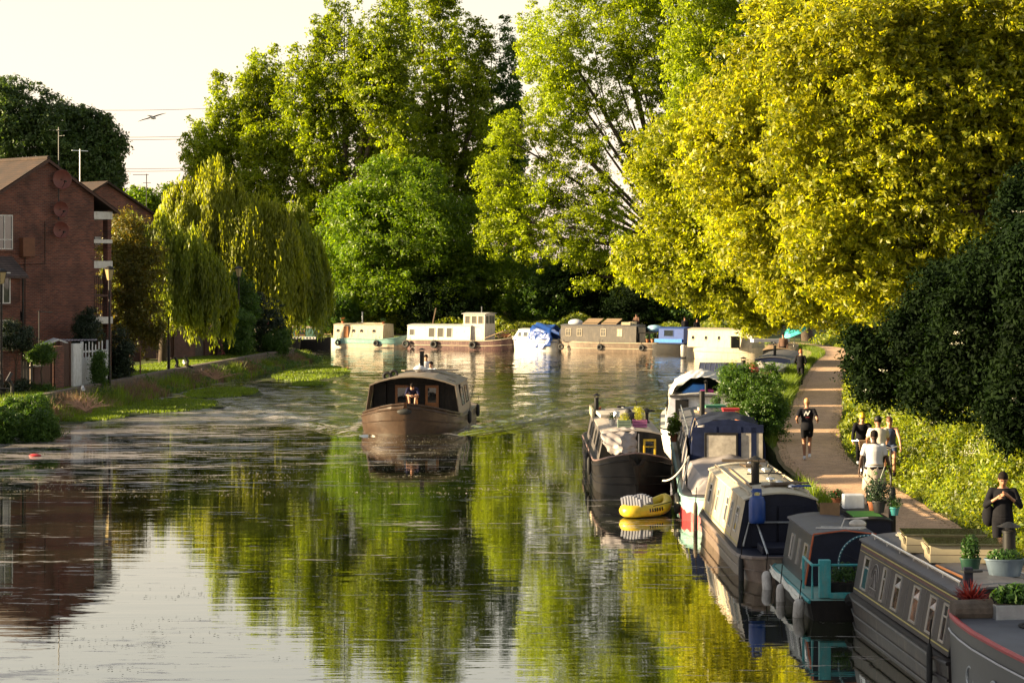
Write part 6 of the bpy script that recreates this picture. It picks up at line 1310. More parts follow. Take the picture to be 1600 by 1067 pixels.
b = Boat('narrowboat', 'dark blue boat with a white streaked flank beyond the brown canvas boat', 'boat', (12.6, 105.5), R(-11))
b.hull(stern_near(11, 1.05, .75), TAR, deckmat=BLACK); b.cabin(.5, 10, .95, .85, .75, 1.75, .1, pm('blue_white_side', (.08, .1, .25), .5, dirt=(.6, .6, .65), dirt_amt=.8), GREYROOF, endmat=NAVY); b9 = b
b.chimney(0, 2, .5, .07)
b = Boat('narrowboat', 'dark boat under clutter and a bicycle, beside the turquoise umbrella', 'boat', (14.6, 119.5), R(-9))
b.hull(stern_near(11, 1.05, .75), TAR, deckmat=BLACK); b.cabin(1, 10, .95, .85, .75, 1.65, .1, BLACK, WOOD)
bicycle_flat('grey bicycle lying on the cluttered dark boat roof', b.W(-.1, 2.2, 1.9), R(5))
u = thing('parasol', 'turquoise parasol tilted above the cluttered dark boat', 'umbrella', b.W(.7, 5.5, 1.5), R(20)); Mx = Matrix.Translation((0, 0, 1.1)) @ Matrix.Rotation(R(-24), 4, 'Y'); TQ = pm('turquoise_cloth', (.05, .42, .42), .6)
MB().lathe((0, 0, 0), [(.85, -.10), (.64, .08), (.3, .24), (.03, .33)], 8, Mx, cap=False).build('canopy', TQ, u); MB().tube([(0, 0, 0), (.1, 0, 1.5)], .025, 6).build('pole', WHITE, u)
plank('long pale canoe shaped bundle on the cluttered dark boat roof', b.W(-.6, 4.5, 2.0), 2.2, .5, .18, R(15), mat=SILVER, cat='bundle', name='wrapped_bundle')
# ---- far moored boats
def axis_boat(name, label, px_bow, Yb, rzdeg, **k): return Boat(name, label, 'boat', ((px_bow-800)/F*Yb, Yb), R(rzdeg))
b = axis_boat('narrowboat', 'cream far boat with round side windows, an open side door and a teal bow', 637, 170.5, 66)
Lb = 6.6; b.hull(bow_near(Lb, 1.05, .72, .3, blunt=.6), TEALGREY, deckmat=CREAM, strakes=((.95, .03), (.5, .03)), smat=TEALGREY, bottom=(.3, CREAM)); b.cabin(1.7, Lb-.5, .98, .86, .72, 1.78, .08, CREAM, CREAM, rails=None)
for y in (2.5, 3.6, 4.3, 5.7): b.port(-1, y, 1.3, .12, GREYP); b.port(1, y, 1.3, .12, GREYP)
MB().box(-1.0, -.9, 4.75, 5.15, .8, 1.68).build('door', VARN, b.t); b.win(-1, 4.5, 1.25, .12, .8, CREAM, CREAMROOF); b.chimney(0, 4, .9, .05, GALV, False)
for i, (y, lb) in enumerate(((5.6, 'orange flower pots on the left end of the cream far boat roof'), (2.0, 'leafy pots on the right end of the cream far boat roof'))): pot_plant(lb, b.W(-.3, y, 1.84), .12, .2, .3, .2, n=200, leaf=.05, flowers=L_FLR if i == 0 else None)
plank('long bleached plank on the cream far boat roof', b.W(-.2, 3.2, 1.88), 2.2, .3, .08, R(160), mat=BEIGE)
for y, lb in ((2.2, 'tyre fender at the bow end of the cream far boat'), (5.6, 'tyre fender at the left end of the cream far boat')): tyre(lb, b.W(-1.14, y, .38), .17, sq=.08, rz=R(66))
b = axis_boat('houseboat', 'long white far boat with a raised glazed wheelhouse and a dark bow', 812, 166, 66)
Lb = 9.3; b.hull(bow_near(Lb, 1.3, .72, .35, blunt=.8), pm('maroon_hull', (.07, .03, .03), .5, dirt=(.3, .2, .14), dirt_amt=.5), deckmat=WOOD, strakes=((.97, .04), (.45, .03)), smat=CREAM)
b.cabin(3.6, Lb-.3, 1.22, 1.12, .74, 1.82, .08, WHITE, WHITE)
for y, w_, h_ in ((8.6, .45, .5), (6.9, .55, .75), (6.15, .55, .75), (5.4, .5, .75)): b.win(-1, y, 1.3, w_, h_, WHITE, GLASSP); b.win(1, y, 1.3, w_, h_, WHITE, GLASS)
c0 = b.c; b.cabin(2.5, 4.3, 1.0, .92, .74, 2.75, .06, pm('wheelhouse_paint', (.48, .42, .36), .5), WHITE, over=.12); MB().tube([(0, 3.2, 2.8), (0, 3.2, 3.3)], .03, 6).build('mast', STEEL, b.t)
for sg in (-1, 1):
    for y in (2.85, 3.4, 3.95): b.win(sg, y, 2.3, .44, .62, CREAM, GLASSP)
for x in (-.5, .1, .6): MB().box(x-.2, x+.2, 2.47, 2.495, 2.0, 2.6).build('window', GLASSP, b.t)
MB().tube([(-1.2, 2.4, .9), (-1.1, .9, 1.45), (0, .4, 1.55)], .03, 6).tube([(1.2, 2.4, .9), (1.1, .9, 1.45), (0, .4, 1.55)], .03, 6).build('fore_rail', WOOD, b.t)
o = thing('lumber_heap', 'heap of sticks and orange cloth on the fore deck of the wheelhouse boat', 'heap', b.W(0, 1.4, .95)); q = MB()
for k in range(9): q.tube([(rnd.uniform(-.7, .7), rnd.uniform(-.6, .6), 0), (rnd.uniform(-.7, .7), rnd.uniform(-.6, .6), rnd.uniform(.2, .6))], .03, 5)
q.build('sticks', WOOD, o); MB().sphere((.2, .1, .15), .3, 10, 6, (1.2, 1, .6)).build('cloth', pm('orange_cloth', (.35, .12, .03)), o)
plank('leaning bare pole on the white wheelhouse boat roof', b.W(0, 7.4, 1.9), .08, .08, 1.3, mat=WOOD, cat='pole', name='pole').rotation_euler = (R(8), R(12), 0)
for y, lb in ((3.3, 'tyre fender under the wheelhouse of the white far boat'), (6.6, 'tyre fender in the middle of the white far boat'), (9.0, 'tyre fender at the left end of the white far boat')): tyre(lb, b.W(-1.42, y, .4), .22, sq=.1, rz=R(66))
b = axis_boat('cabin_cruiser', 'small white cabin cruiser with a bright blue cover over its stern', 876, 163.5, 52)
b.hull(stern_near(4.6, 1.1, .85, .25), WHITE, deckmat=WHITE, strakes=((.8, .03),), smat=BLUEP); b.cabin(2.2, 3.9, .9, .75, .85, 1.6, .06, WHITE, WHITE, rake0=.1, rake1=.5)
for sg in (-1, 1): b.win(sg, 2.7, 1.25, .4, .35, BLACK); b.win(sg, 3.25, 1.25, .3, .35, BLACK)
cloth('blue_cover', BLUEP, [[(-1.05, .0, .8), (-.85, .3, 1.5), (0, .4, 1.95), (.85, .3, 1.5), (1.05, 0, .8)], [(-1.02, 2.3, .9), (-.8, 2.3, 1.75), (0, 2.3, 2.1), (.8, 2.3, 1.75), (1.02, 2.3, .9)]], b.t, wr=.1)
cloth('blue_cover', BLUEP, [[(-1.05, .1, .5), (-1.1, 1, .2), (-1.1, 1.6, .3)], [(-.95, .3, 1.4), (-.95, 1, 1.4), (-.95, 1.8, 1.5)]], b.t, wr=.1)
MB().cbox((.2, -.25, .6), (.25, .3, .7)).cbox((.2, -.25, .05), (.1, .12, .6)).build('outboard_motor', IRON, b.t); MB().sphere((.3, .1, 1.35), .3, 10, 7, (1, .6, 1.3)).build('white_bag', pm('bag_white', (.5, .5, .55)), b.t, smooth=True)
b = axis_boat('narrowboat', 'long dark grey far narrowboat with four small pale windows', 1043, 160, 66)
Lb = 8.7; b.hull(stern_near(Lb, 1.08, .75, .2), pm('weathered_brown_hull', (.12, .085, .06), .5, var=.25, dirt=(.35, .25, .17), dirt_amt=.5), deckmat=GREYP, strakes=((.97, .04), (.4, .03)), smat=CREAM); b.cabin(2.1, Lb-.6, 1.0, .92, .78, 1.98, .07, pm('charcoal_side', (.065, .056, .05), .6, var=.2, dirt=(.2, .16, .12), dirt_amt=.4), GREYROOF)
PG = pm('curtained_window', (.55, .42, .28), .4)
for y in (7.5, 6.6, 4.7, 3.4): b.win(-1, y, 1.48, .42, .55, CREAM, PG if y < 4 else GLASSP, 'x'); b.win(1, y, 1.48, .42, .55, CREAM, PG, 'x')
for i, x in enumerate((4.4, 5.9)): 
    o = thing('roof_panel', ('dark sloped roof panel on the long dark far boat, right one of two', 'dark sloped roof panel on the long dark far boat, left one of two')[i], 'panel', b.W(0, x, 2.1), R(66)); MB().cbox((0, 0, .18), (1.3, 1.2, .05), ry=R(-16)).build('panel', WOOD, o); MB().box(-.5, -.4, -.5, .5, -.04, .1).box(.4, .5, -.5, .5, -.04, .3).build('legs', BLACK, o)
crate('pale slatted crate row on the right half of the dark far boat roof', b.W(-.3, 2.9, 2.05), .7, .35, .22, BEIGE, R(66)); o = thing('covered_heap', 'silver covered heap on the left end of the dark far boat roof', 'heap', b.W(0, 7.3, 2.04), R(66)); MB().sphere((0, 0, .12), .4, 12, 7, (1, 1.5, .7)).build('cover', SILVER, o, smooth=True)
MB().tube([(-.9, .5, .8), (-.9, .5, 1.5), (-.9, 2.0, 1.5), (-.9, 2.0, .8)], .03, 6).build('stern_rail', BLACK, b.t); MB().box(-.85, .85, 1.4, 2.05, .8, 1.9).build('stern_cover', BLACK, b.t)
for i, (y, lb) in enumerate(((.9, 'terracotta potted plant on the stern of the dark far boat, right one'), (1.3, 'terracotta potted plant on the stern of the dark far boat, left one'))): pot_plant(lb, b.W(-.75, y, .8), .12, .2, .16, .3, n=200, leaf=.05)
for y, lb in ((8.0, 'black fender at the left end of the long dark far boat'), (4.9, 'black tyre fender in the middle of the long dark far boat'), (1.6, 'black fender at the stern of the long dark far boat')): tyre(lb, b.W(-1.14, y, .4), .16, sq=.08, rz=R(66))
b = axis_boat('narrowboat', 'bright blue far boat beside the stern of the long dark boat', 1092, 158.5, 60)
b.hull(stern_near(5, 1.0, .7, .1), TAR, deckmat=BLACK); b.cabin(.8, 2.8, .95, .88, .75, 1.85, .06, BLUEP, BLUEP); MB().cbox((-.96, 2.0, .95), (.1, 2.2, .25)).build('blue_sheet', BRTARP, b.t); b.win(-1, 2, 1.5, .8, .5, BLUEP)
o = thing('blue_tarp_bundle', 'pale blue sheet bundle on the roof left of the bright blue boat', 'tarpaulin', b.W(0, 3.6, 1.5)); MB().sphere((0, 0, .3), .45, 12, 7, (1.3, 1.3, .6)).build('bundle', pm('pale_blue_sheet', (.25, .42, .55), .6), o, smooth=True)
b = axis_boat('narrowboat', 'cream high sided far boat with slim portholes behind the overhanging plane leaves', 1195, 148.5, 58)
Lb = 6; b.hull(stern_near(Lb, 1.1, .8, .1), CREAM, deckmat=CREAM, strakes=((.6, .03),)); b.cabin(.5, Lb-.6, 1.04, .9, .8, 1.98, .1, CREAM, CREAM)
for y in (5.0, 4.0, 3.0): b.port(-1, y, 1.4, .16, GREYP, sy=.5); b.port(1, y, 1.4, .16, GREYP, sy=.5)
fender('large grey fender at the left end of the cream high sided far boat', b.W(-1.05, 5.7, .5), .9, .2, FENDERW)
o = thing('black_box', 'dark box standing on the bow of a near boat below the cream far boat', 'box', b.W(-1.5, 1.5, .8)); MB().box(-.3, .3, -.25, .25, 0, .75).build('body', BLACK, o, bevel=.02); MB().box(-.32, .32, -.27, .27, .752, .8).build('lid', BLACK, o)
# ---- boats behind the willow at the left
b = Boat('narrowboat', 'dark green boat with a white lettered band, half behind the willow curtain', 'boat', ((517-800)/F*168, 168), R(74))
b.hull(bow_near(6, 1.0, .75, .2, blunt=.6), TAR, deckmat=BLACK); b.cabin(1, 5.5, .92, .85, .75, 1.65, .08, pm('bottle_green', (.01, .06, .05), .5), CREAM); b.line(-1, .8, .16, WHITE, .9, 3.6)
for k in range(9): MB().cbox((-.93, 1.1+k*.26, .88), (.02, .10 if k % 3 else .05, .10)).build('letter', NAVY, b.t)
b.win(-1, 2.2, 1.25, .8, .4, VARN); b.win(1, 2.2, 1.25, .8, .4, VARN)
b = Boat('narrowboat', 'pale cream boat with a pink bundle, glimpsed behind the left bank bushes', 'boat', ((468-800)/F*164, 164), R(60))
b.hull(bow_near(6, 1.0, .75, .2, blunt=.5), TAR, deckmat=BLACK); b.cabin(1.8, 5.6, .92, .85, .75, 1.7, .08, CREAM, CREAM, endmat=BLACK); 
o = thing('pink_bundle', 'bright pink cover on top of the pale boat behind the bushes', 'cover', b.W(0, 2.6, b.rz(0)), R(60)); MB().sphere((0, 0, .12), .4, 12, 7, (1.2, 1.5, .6)).build('cover', pm('pink_cover', (.5, .02, .15), .6), o, smooth=True)
# bollard post near the man, buoy-like red thing on the water
t = thing('path_bollard', 'black iron post beside the man in the white shirt', 'bollard', (at(1394, 830, 44).x, 44, ZG)); MB().tube([(0, 0, 0), (0, 0, .95), (0, 0, 1.0)], [.075, .07, .04], 12).build('post', BLACK, t, smooth=True); MB().torus((0, 0, .86), .075, .012, 'Z', 16, 5).build('ring', BLACK, t)
o = MB().sphere((0, 0, 0), .16, 12, 7, (1.3, 1, .4)).build('floating_bottle', REDP, smooth=True); o.location = (at(55, 713, 71.3).x, 71.3, .03); tag(o, 'small bright red object floating near the left picture edge', 'float')
# ------------------------------------------------------------------ people
def remesh(mb, voxel, name, mat, parent, smooth_it=4):
    me = bpy.data.meshes.new('tmp'); me.from_pydata(mb.v, [], mb.f); bm = bmesh.new(); bm.from_mesh(me); bmesh.ops.recalc_face_normals(bm, faces=bm.faces); bm.to_mesh(me); bm.free()
    o = bpy.data.objects.new('tmp', me); COL.objects.link(o)
    m = o.modifiers.new('r', 'REMESH'); m.mode = 'VOXEL'; m.voxel_size = voxel; m.use_smooth_shade = True
    s = o.modifiers.new('s', 'SMOOTH'); s.iterations = smooth_it; s.factor = .5
    dg = bpy.context.evaluated_depsgraph_get(); n = bpy.data.meshes.new_from_object(o.evaluated_get(dg)); n.name = name
    bpy.data.objects.remove(o); bpy.data.meshes.remove(me)
    n.materials.clear(); n.materials.append(mat); n.polygons.foreach_set('use_smooth', [True]*len(n.polygons))
    q = bpy.data.objects.new(name, n); COL.objects.link(q); q.parent = parent; return q
def cap(mb, a, b, ra, rb, sa=1., seg=12):
    """tapered capsule"""
    a = Vector(a); b = Vector(b); d = (b-a); L = d.length; t = d.normalized()
    pts = [a-t*ra*.95, a-t*ra*.6, a-t*ra*.2, a.lerp(b, .35), a.lerp(b, .7), b+t*rb*.2, b+t*rb*.6, b+t*rb*.95]; rr = [ra*.25, ra*.8, ra, lerp(ra, rb, .3)*1.03, lerp(ra, rb, .7), rb, rb*.8, rb*.25]
    mb.tube(pts, rr, seg)
def oval(mb, rows, up=None, seg=18):
    """torso loft: rows (centre, rx, ry, side vector, front vector)"""
    mb.rings([[Vector(c)+sv*rx*math.cos(2*math.pi*k/seg)+fv*ry*math.sin(2*math.pi*k/seg) for k in range(seg)] for (c, rx, ry, sv, fv) in rows])
STAND = dict(hipL=(-.09, 0, .90), hipR=(.09, 0, .90), kneeL=(-.10, .02, .49), kneeR=(.10, .02, .49), ankL=(-.10, -.02, .09), ankR=(.10, -.02, .09),
             pel=(0, 0, .95), waist=(0, 0, 1.10), chest=(0, 0, 1.30), neck=(0, 0, 1.47), head=(0, .025, 1.62), shL=(-.185, 0, 1.40), shR=(.185, 0, 1.40),
             elL=(-.235, -.03, 1.13), elR=(.235, -.03, 1.13), wrL=(-.235, .05, .89), wrR=(.235, .05, .89))
def person(label, loc, rz, J, h=1.75, skin=SKIN, hair=HAIRD, top=CLBLK, bottom=CLBLK, shoes=SHOEW, sleeve=.5, legcut=.5, hairlen=0., voxel=.014, helmet=None, skirt=None, group=None, vest=False, glasses=False, logo=False, sz=(1, 1)):
    """local frame: the person faces +y"""
    t = thing('person', label, 'person', loc, rz, group); k = h/1.75
    P = {a: Vector(v) for a, v in {**STAND, **J}.items()}
    side = (P['shR']-P['shL']).normalized(); upv = (P['neck']-P['pel']).normalized(); front = upv.cross(side).normalized(); 
    hside = (P['hipR']-P['hipL']).normalized(); hfront = Vector((0, 0, 1)).cross(hside).normalized()
    bw, bd = sz
    b = MB()
    rows = [(P['pel']-Vector((0, 0, .09)), .12*bw, .085*bd, hside, hfront), (P['pel'], .165*bw, .115*bd, hside, hfront), (P['waist'], .135*bw, .098*bd, side, front), (P['chest'], .165*bw, .112*bd, side, front), (P['chest'].lerp(P['neck'], .6), .16*bw, .095*bd, side, front), (P['neck'], .07, .065, side, front)]
    oval(b, rows)
    for s in 'LR':
        cap(b, P['sh'+s], P['el'+s], .052, .040); cap(b, P['el'+s], P['wr'+s], .040, .026); cap(b, P['hip'+s], P['knee'+s], .085, .055); cap(b, P['knee'+s], P['ank'+s], .056, .036)
        cap(b, P['chest'].lerp(P['sh'+s], .55)+upv*.03, P['sh'+s], .06, .055)
        fd = Vector((0, 1, 0)) if abs((P['ank'+s]-P['knee'+s]).normalized().z) > .5 else Vector((0, .5, -.8)); cap(b, P['ank'+s]-Vector((0, 0, .035)), P['ank'+s]+fd*.13-Vector((0, 0, .055)), .036, .03)
    cap(b, P['neck']-upv*.02, P['head']-Vector((0, .01, .06)), .058, .052)
    hd = P['head']; hu = (P['head']-P['neck']).normalized(); hf = hu.cross(side).normalized()
    hr = [(-.125, .035, .040, .035), (-.10, .052, .065, .02), (-.05, .066, .085, .008), (0, .074, .096, 0), (.05, .074, .096, -.005), (.09, .056, .075, -.008), (.115, .025, .035, -.01)]
    oval(b, [(hd+hu*z+hf*off, rx, ry, side, hf) for z, rx, ry, off in hr], seg=14)
    cap(b, hd+hf*.095-hu*.01, hd+hf*.108-hu*.035, .011, .015, seg=8)
    for sg in (-1, 1): cap(b, hd+side*sg*.076+hu*.02, hd+side*sg*.078-hu*.03, .013, .010, seg=8)
    for s in 'LR':
        d = (P['wr'+s]-P['el'+s]).normalized(); cap(b, P['wr'+s], P['wr'+s]+d*.06, .028, .034, seg=10)
    body = remesh(b, voxel, 'body', skin, t)
    # fingers: five separate bent chains on each palm, merged into the body mesh
    fg = MB()
    for s, sg in (('L', -1), ('R', 1)):
        d = (P['wr'+s]-P['el'+s]).normalized(); inn = (side*-sg); wdir = d.cross(inn).normalized(); p0 = P['wr'+s]+d*.075
        for i, l in enumerate((.062, .072, .068, .052)):
            q = p0+wdir*(i-1.5)*.017; fg.tube([q-d*.02, q+d*l*.45, q+d*l*.8+inn*.012, q+d*l+inn*.028], [.009, .009, .008, .006], 6)
        q = P['wr'+s]+d*.03+wdir*-.028; fg.tube([q, q+d*.03-wdir*.018+inn*.01, q+d*.06-wdir*.018+inn*.022], [.011, .010, .007], 6)
    me = body.data; bm = bmesh.new(); bm.from_mesh(me); tmp = bpy.data.meshes.new('t'); tmp.from_pydata(fg.v, [], fg.f); bm.from_mesh(tmp); bm.to_mesh(me); bm.free(); bpy.data.meshes.remove(tmp); me.polygons.foreach_set('use_smooth', [True]*len(me.polygons))
    # top
    c = MB(); e = .016
    oval(c, [(P['pel']+Vector((0, 0, .01)), (.165+e)*bw, (.118+e)*bd, hside, hfront), (P['waist'], (.142+e)*bw, (.103+e)*bd, side, front), (P['chest'], (.170+e)*bw, (.115+e)*bd, side, front), (P['chest'].lerp(P['neck'], .62), .162*bw+e, .098*bd+e, side, front), (P['neck']-upv*.012, .072+e*.3, .068+e*.3, side, front)])
    for s in 'LR':
        if not vest: cap(c, P['chest'].lerp(P['sh'+s], .5)+upv*.03, P['sh'+s], .068, .066)
        if sleeve and not vest: q = P['sh'+s].lerp(P['el'+s], min(1, sleeve)); cap(c, P['sh'+s], q, .066, .060 if sleeve < 1 else .052)
        if sleeve > 1: cap(c, P['el'+s], P['el'+s].lerp(P['wr'+s], sleeve-1), .052, .040)
    remesh(c, voxel, 'shirt', top, t, 3)
    c = MB(); oval(c, [(P['pel']-Vector((0, 0, .10)), .15*bw, .115*bd, hside, hfront), (P['pel']-Vector((0, 0, .02)), (.168+e)*bw, (.118+e)*bd, hside, hfront), (P['pel']+Vector((0, 0, .06)), (.15+e)*bw, (.108+e)*bd, hside, hfront)])
    for s in 'LR':
        f = min(1, legcut); cap(c, P['hip'+s]-Vector((0, 0, .01)), P['hip'+s].lerp(P['knee'+s], f), .098, lerp(.098, .070, f))
        if legcut > 1: cap(c, P['knee'+s], P['knee'+s].lerp(P['ank'+s], legcut-1), .068, .052)
    remesh(c, voxel, 'trousers' if legcut > 1 else 'shorts', bottom, t, 3)
    for s in 'LR':
        c = MB(); a = P['ank'+s]; fd = Vector((0, 1, 0)) if abs((a-P['knee'+s]).normalized().z) > .5 else Vector((0, .5, -.8)); nd = Vector((0, 0, 1))
        cap(c, a-nd*.045-fd*.03, a-nd*.05+fd*.15, .045, .038); cap(c, a-nd*.04, a+nd*.0, .046, .044); remesh(c, .012, 'shoe', shoes, t, 2)
    c = MB(); g = .012
    hrr = [(-.02, .070+g, .070+g, -.028), (.02, .074+g, .088+g, -.014), (.06, .072+g, .094+g, -.008), (.10, .055+g, .070+g, -.010), (.13, .02, .03, -.01)]
    if hairlen: hrr = [(-hairlen, .05, .035, -.07), (-.08, .078, .05, -.055)]+hrr
    oval(c, [(hd+hu*z+hf*off, rx, ry, side, hf) for z, rx, ry, off in hrr], seg=16); hm = remesh(c, .012, 'hair', hair, t, 2)
    if helmet:
        c = MB(); oval(c, [(hd+hu*z+hf*off, rx, ry, side, hf) for z, rx, ry, off in ((.035, .098, .118, 0), (.05, .10, .12, 0), (.09, .092, .112, -.004), (.13, .065, .08, -.006), (.15, .02, .03, -.006))], seg=18); c.build('helmet', helmet, t, smooth=True)
    if glasses:
        c = MB()
        for sg in (-1, 1): c.cbox(hd+hf*.098+side*sg*.03+hu*.015, (.045, .012, .032))
        c.tube([hd+hf*.1-side*.06+hu*.02, hd+hf*.1+side*.06+hu*.02], .005, 5); c.build('sunglasses', BLACK, t)
    else:
        c = MB()
        for sg in (-1, 1): c.sphere(hd+hf*.088+side*sg*.03+hu*.012, .011, 8, 5)
        c.build('eyes', HAIRD, t)
    if skirt:
        c = MB(); m_, z1, w_ = skirt; rs = []
        for j, (f, wx, wy) in enumerate(((0, .185, .135), (.12, .20, .15), (.5, .235, .165), (1., .26, .17))):
            z = P['pel'].z+.05-f*z1; rs.append([(P['pel'].x+wx*w_*math.cos(2*math.pi*q/24)*(1+.05*math.sin(q*2.1+j)), P['pel'].y+wy*w_*math.sin(2*math.pi*q/24)*(1+.07*math.sin(q*1.7+j)), z+.02*math.sin(q*1.3)) for q in range(24)])
        c.rings(rs, cap=False); sk = c.build('tied_jacket', m_, t, smooth=True); so_ = sk.modifiers.new('t', 'SOLIDIFY'); so_.thickness = .015
        MB().tube([(.185*math.cos(a)*w_, .14*math.sin(a)*w_, P['pel'].z+.06+.01*math.sin(3*a)) for a in [2*math.pi*q/20 for q in range(20)]], .022, 6, close=True).build('knotted_sleeves', m_, t, smooth=True)
    if logo:
        c = MB(); yb = -.118*bd-.012
        def stroke(x0, z0, x1, z1, r=.011): c.cbox(((x0+x1)/2, yb-.006, (z0+z1)/2), (math.hypot(x1-x0, z1-z0), .008, r*2), ry=-math.atan2(z1-z0, x1-x0))
        stroke(-.085, 1.26, -.03, 1.385); stroke(-.03, 1.385, .01, 1.27); stroke(.01, 1.27, .075, 1.40); stroke(-.06, 1.335, .05, 1.345, .008); c.build('back_print', pm('print_white', (.75, .75, .75), .8), t)
        c = MB(); c.cbox((.01, yb-.002, 1.215), (.10, .008, .012)); c.build('back_print_line', REDP, t)
    for ch in [x for x in COL.objects if x.parent == t]: ch.scale = (k, k, k)
    return t
WALK = dict(kneeL=(-.09, .16, .52), ankL=(-.09, .20, .10), kneeR=(.09, -.04, .48), ankR=(.09, -.26, .16), wrL=(-.25, -.10, .90), elL=(-.24, -.10, 1.14), wrR=(.25, .16, .93), elR=(.24, .02, 1.13))
RUN = dict(kneeL=(-.08, .10, .50), ankL=(-.07, .02, .10), kneeR=(.08, .14, .54), ankR=(.07, -.06, .16), elL=(-.29, -.16, 1.17), wrL=(-.27, .08, 1.08), elR=(.28, -.18, 1.17), wrR=(.30, .10, 1.10), pel=(0, -.02, .95), head=(0, .05, 1.62), neck=(0, .02, 1.47))
PZ = ZG+.01
def onpath(px, Y): return (at(px, 0, Y).x, Y, PZ)
person('jogger in black shirt with white back print and shorts, running away on the towpath', onpath(1261, 61.5), R(-6), RUN, 1.76, SKINM, HAIRG, CLBLK, CLBLK, SHOEW, .62, .55, logo=True)
person('person with ginger hair in a black jacket and leggings walking away far along the towpath', onpath(1251, 101), R(-15), {**WALK, 'wrL': (-.2, .12, 1.05), 'wrR': (.2, .14, 1.05), 'elL': (-.27, -.04, 1.14), 'elR': (.27, -.04, 1.14)}, 1.70, SKIN, HAIRR, CLBLK, CLBLK, CLBLK, 2, 2, hairlen=.02, voxel=.018)
person('man in white t-shirt, beige jacket tied round his waist, walking away on the towpath', onpath(1366, 48.4), R(-4), {**WALK, 'elL': (-.28, -.04, 1.13), 'wrL': (-.31, .02, .88), 'elR': (.27, .0, 1.14), 'wrR': (.34, .06, .90), 'kneeL': (-.1, .10, .5), 'ankL': (-.1, .10, .1), 'ankR': (.1, -.14, .12)}, 1.82, SKIND, HAIRD, CLWHT, CLBLK, SHOEW, .6, 2, skirt=(CLKHK, .52, 1.0), sz=(1.15, 1.15))
SIT = dict(pel=(0, -.05, 1.0), hipL=(-.1, -.02, .98), hipR=(.1, -.02, .98), waist=(0, .0, 1.14), chest=(0, .06, 1.32), neck=(0, .10, 1.48), head=(0, .14, 1.62), shL=(-.18, .09, 1.42), shR=(.18, .09, 1.42), elL=(-.25, .22, 1.2), elR=(.25, .22, 1.2), wrL=(-.24, .44, 1.12), wrR=(.24, .44, 1.12),
           kneeL=(-.12, .34, .70), ankL=(-.12, .18, .30), kneeR=(.12, .30, .85), ankR=(.12, .22, .45))
def bicycle(label, loc, rz, col, basket=None):
    """faces +y; wheels 0.66 m"""
    t = thing('bicycle', label, 'bicycle', loc, rz)
    for y in (-.52, .52):
        MB().torus((0, y, .335), .32, .018, 'X', 32, 6).build('tyre', RUBBER, t, smooth=True); o = MB().torus((0, y, .335), .30, .010, 'X', 32, 5); 
        for k in range(14): a = k*math.pi/7; o.tube([(0, y, .335), (0, y+.3*math.cos(a), .335+.3*math.sin(a))], .0025, 3)
        o.build('rim', STEEL, t)
    MB().tube([(0, -.52, .335), (0, -.10, .28), (0, .36, .68), (0, -.2, .72), (0, -.10, .28)], .017, 7).tube([(0, -.52, .335), (0, -.2, .72), (0, -.23, .86)], .014, 6).tube([(0, .52, .335), (0, .40, .72), (0, .36, .92)], .016, 6).build('frame', col, t)
    MB().tube([(-.29, .24, .96), (-.15, .36, .98), (0, .37, .94), (.15, .36, .98), (.29, .24, .96)], .014, 6).build('handlebar', STEEL, t)
    MB().rings([[(w_*math.cos(a), y, .90+.03*math.sin(a)) for a in [2*math.pi*k/10 for k in range(10)]] for y, w_ in ((-.36, .07), (-.28, .08), (-.1, .02))]).build('saddle', BLACK, t, smooth=True)
    MB().tube([(-.13, -.10, .12), (-.06, -.10, .28), (.06, -.10, .28), (.13, -.10, .44)], .012, 5).build('cranks', STEEL, t)
    if basket: 
        o = MB(); rs = [[(.16*s*cx, .56+.11*s*cy, z) for cx, cy in ((-1, -1), (1, -1), (1, 1), (-1, 1))] for s, z in ((.8, .72), (1, 1.0))]; o.rings(rs); bo = o.build('basket', basket, t, bevel=.02)
        s_ = MB()
        for k in range(9): x = -.15+k*.0375; s_.tube([(x*.8, .56+.089+.002, .72), (x, .56+.113, 1.0)], .006, 4)
        s_.tube([(-.16, .675, .99), (.16, .675, .99)], .009, 5); s_.build('basket_weave', WOOD, bo)
    return t
x1, y1 = onpath(1348, 56.5)[:2]
bicycle('bicycle with a wicker basket ridden by the woman in the yellow helmet', (x1, y1, PZ), R(176), BLACK, pm('wicker', (.30, .20, .11), .8, scale=20))
person('woman in yellow helmet and black jacket riding the bicycle with the wicker basket', (x1, y1+.16, PZ), R(176), {**SIT, 'wrL': (-.27, .40, 1.02), 'wrR': (.27, .40, 1.02)}, 1.66, SKIN, HAIRB, CLBLK, CLBLK, SHOEW, 2, 2, hairlen=.2, helmet=YELLOW, glasses=True)
x2, y2 = onpath(1373, 53.2)[:2]
bicycle('bicycle ridden away by the man in the dark helmet', (x2, y2, PZ), R(-6), IRON)
person('man in a dark helmet and cream t-shirt on a bicycle, between the two women', (x2, y2+.05, PZ), R(-6), SIT, 1.78, SKINM, HAIRD, pm('cream_cloth', (.55, .50, .42), .9), CLBLK, CLBLK, .6, 1.5, helmet=BLACK, sz=(1.1, 1.1))
x3, y3 = onpath(1391, 54.6)[:2]
bicycle('bicycle ridden by the woman in the blue top', (x3, y3, PZ), R(172), IRON)
person('woman in sleeveless blue top and denim shorts cycling right of the helmeted man', (x3, y3+.14, PZ), R(172), {**SIT, 'wrL': (-.28, .38, .98), 'wrR': (.27, .40, 1.0)}, 1.70, SKIN, HAIRB, CLBLU, CLBLU, CLBLK, 0, .5, hairlen=.22, vest=True)
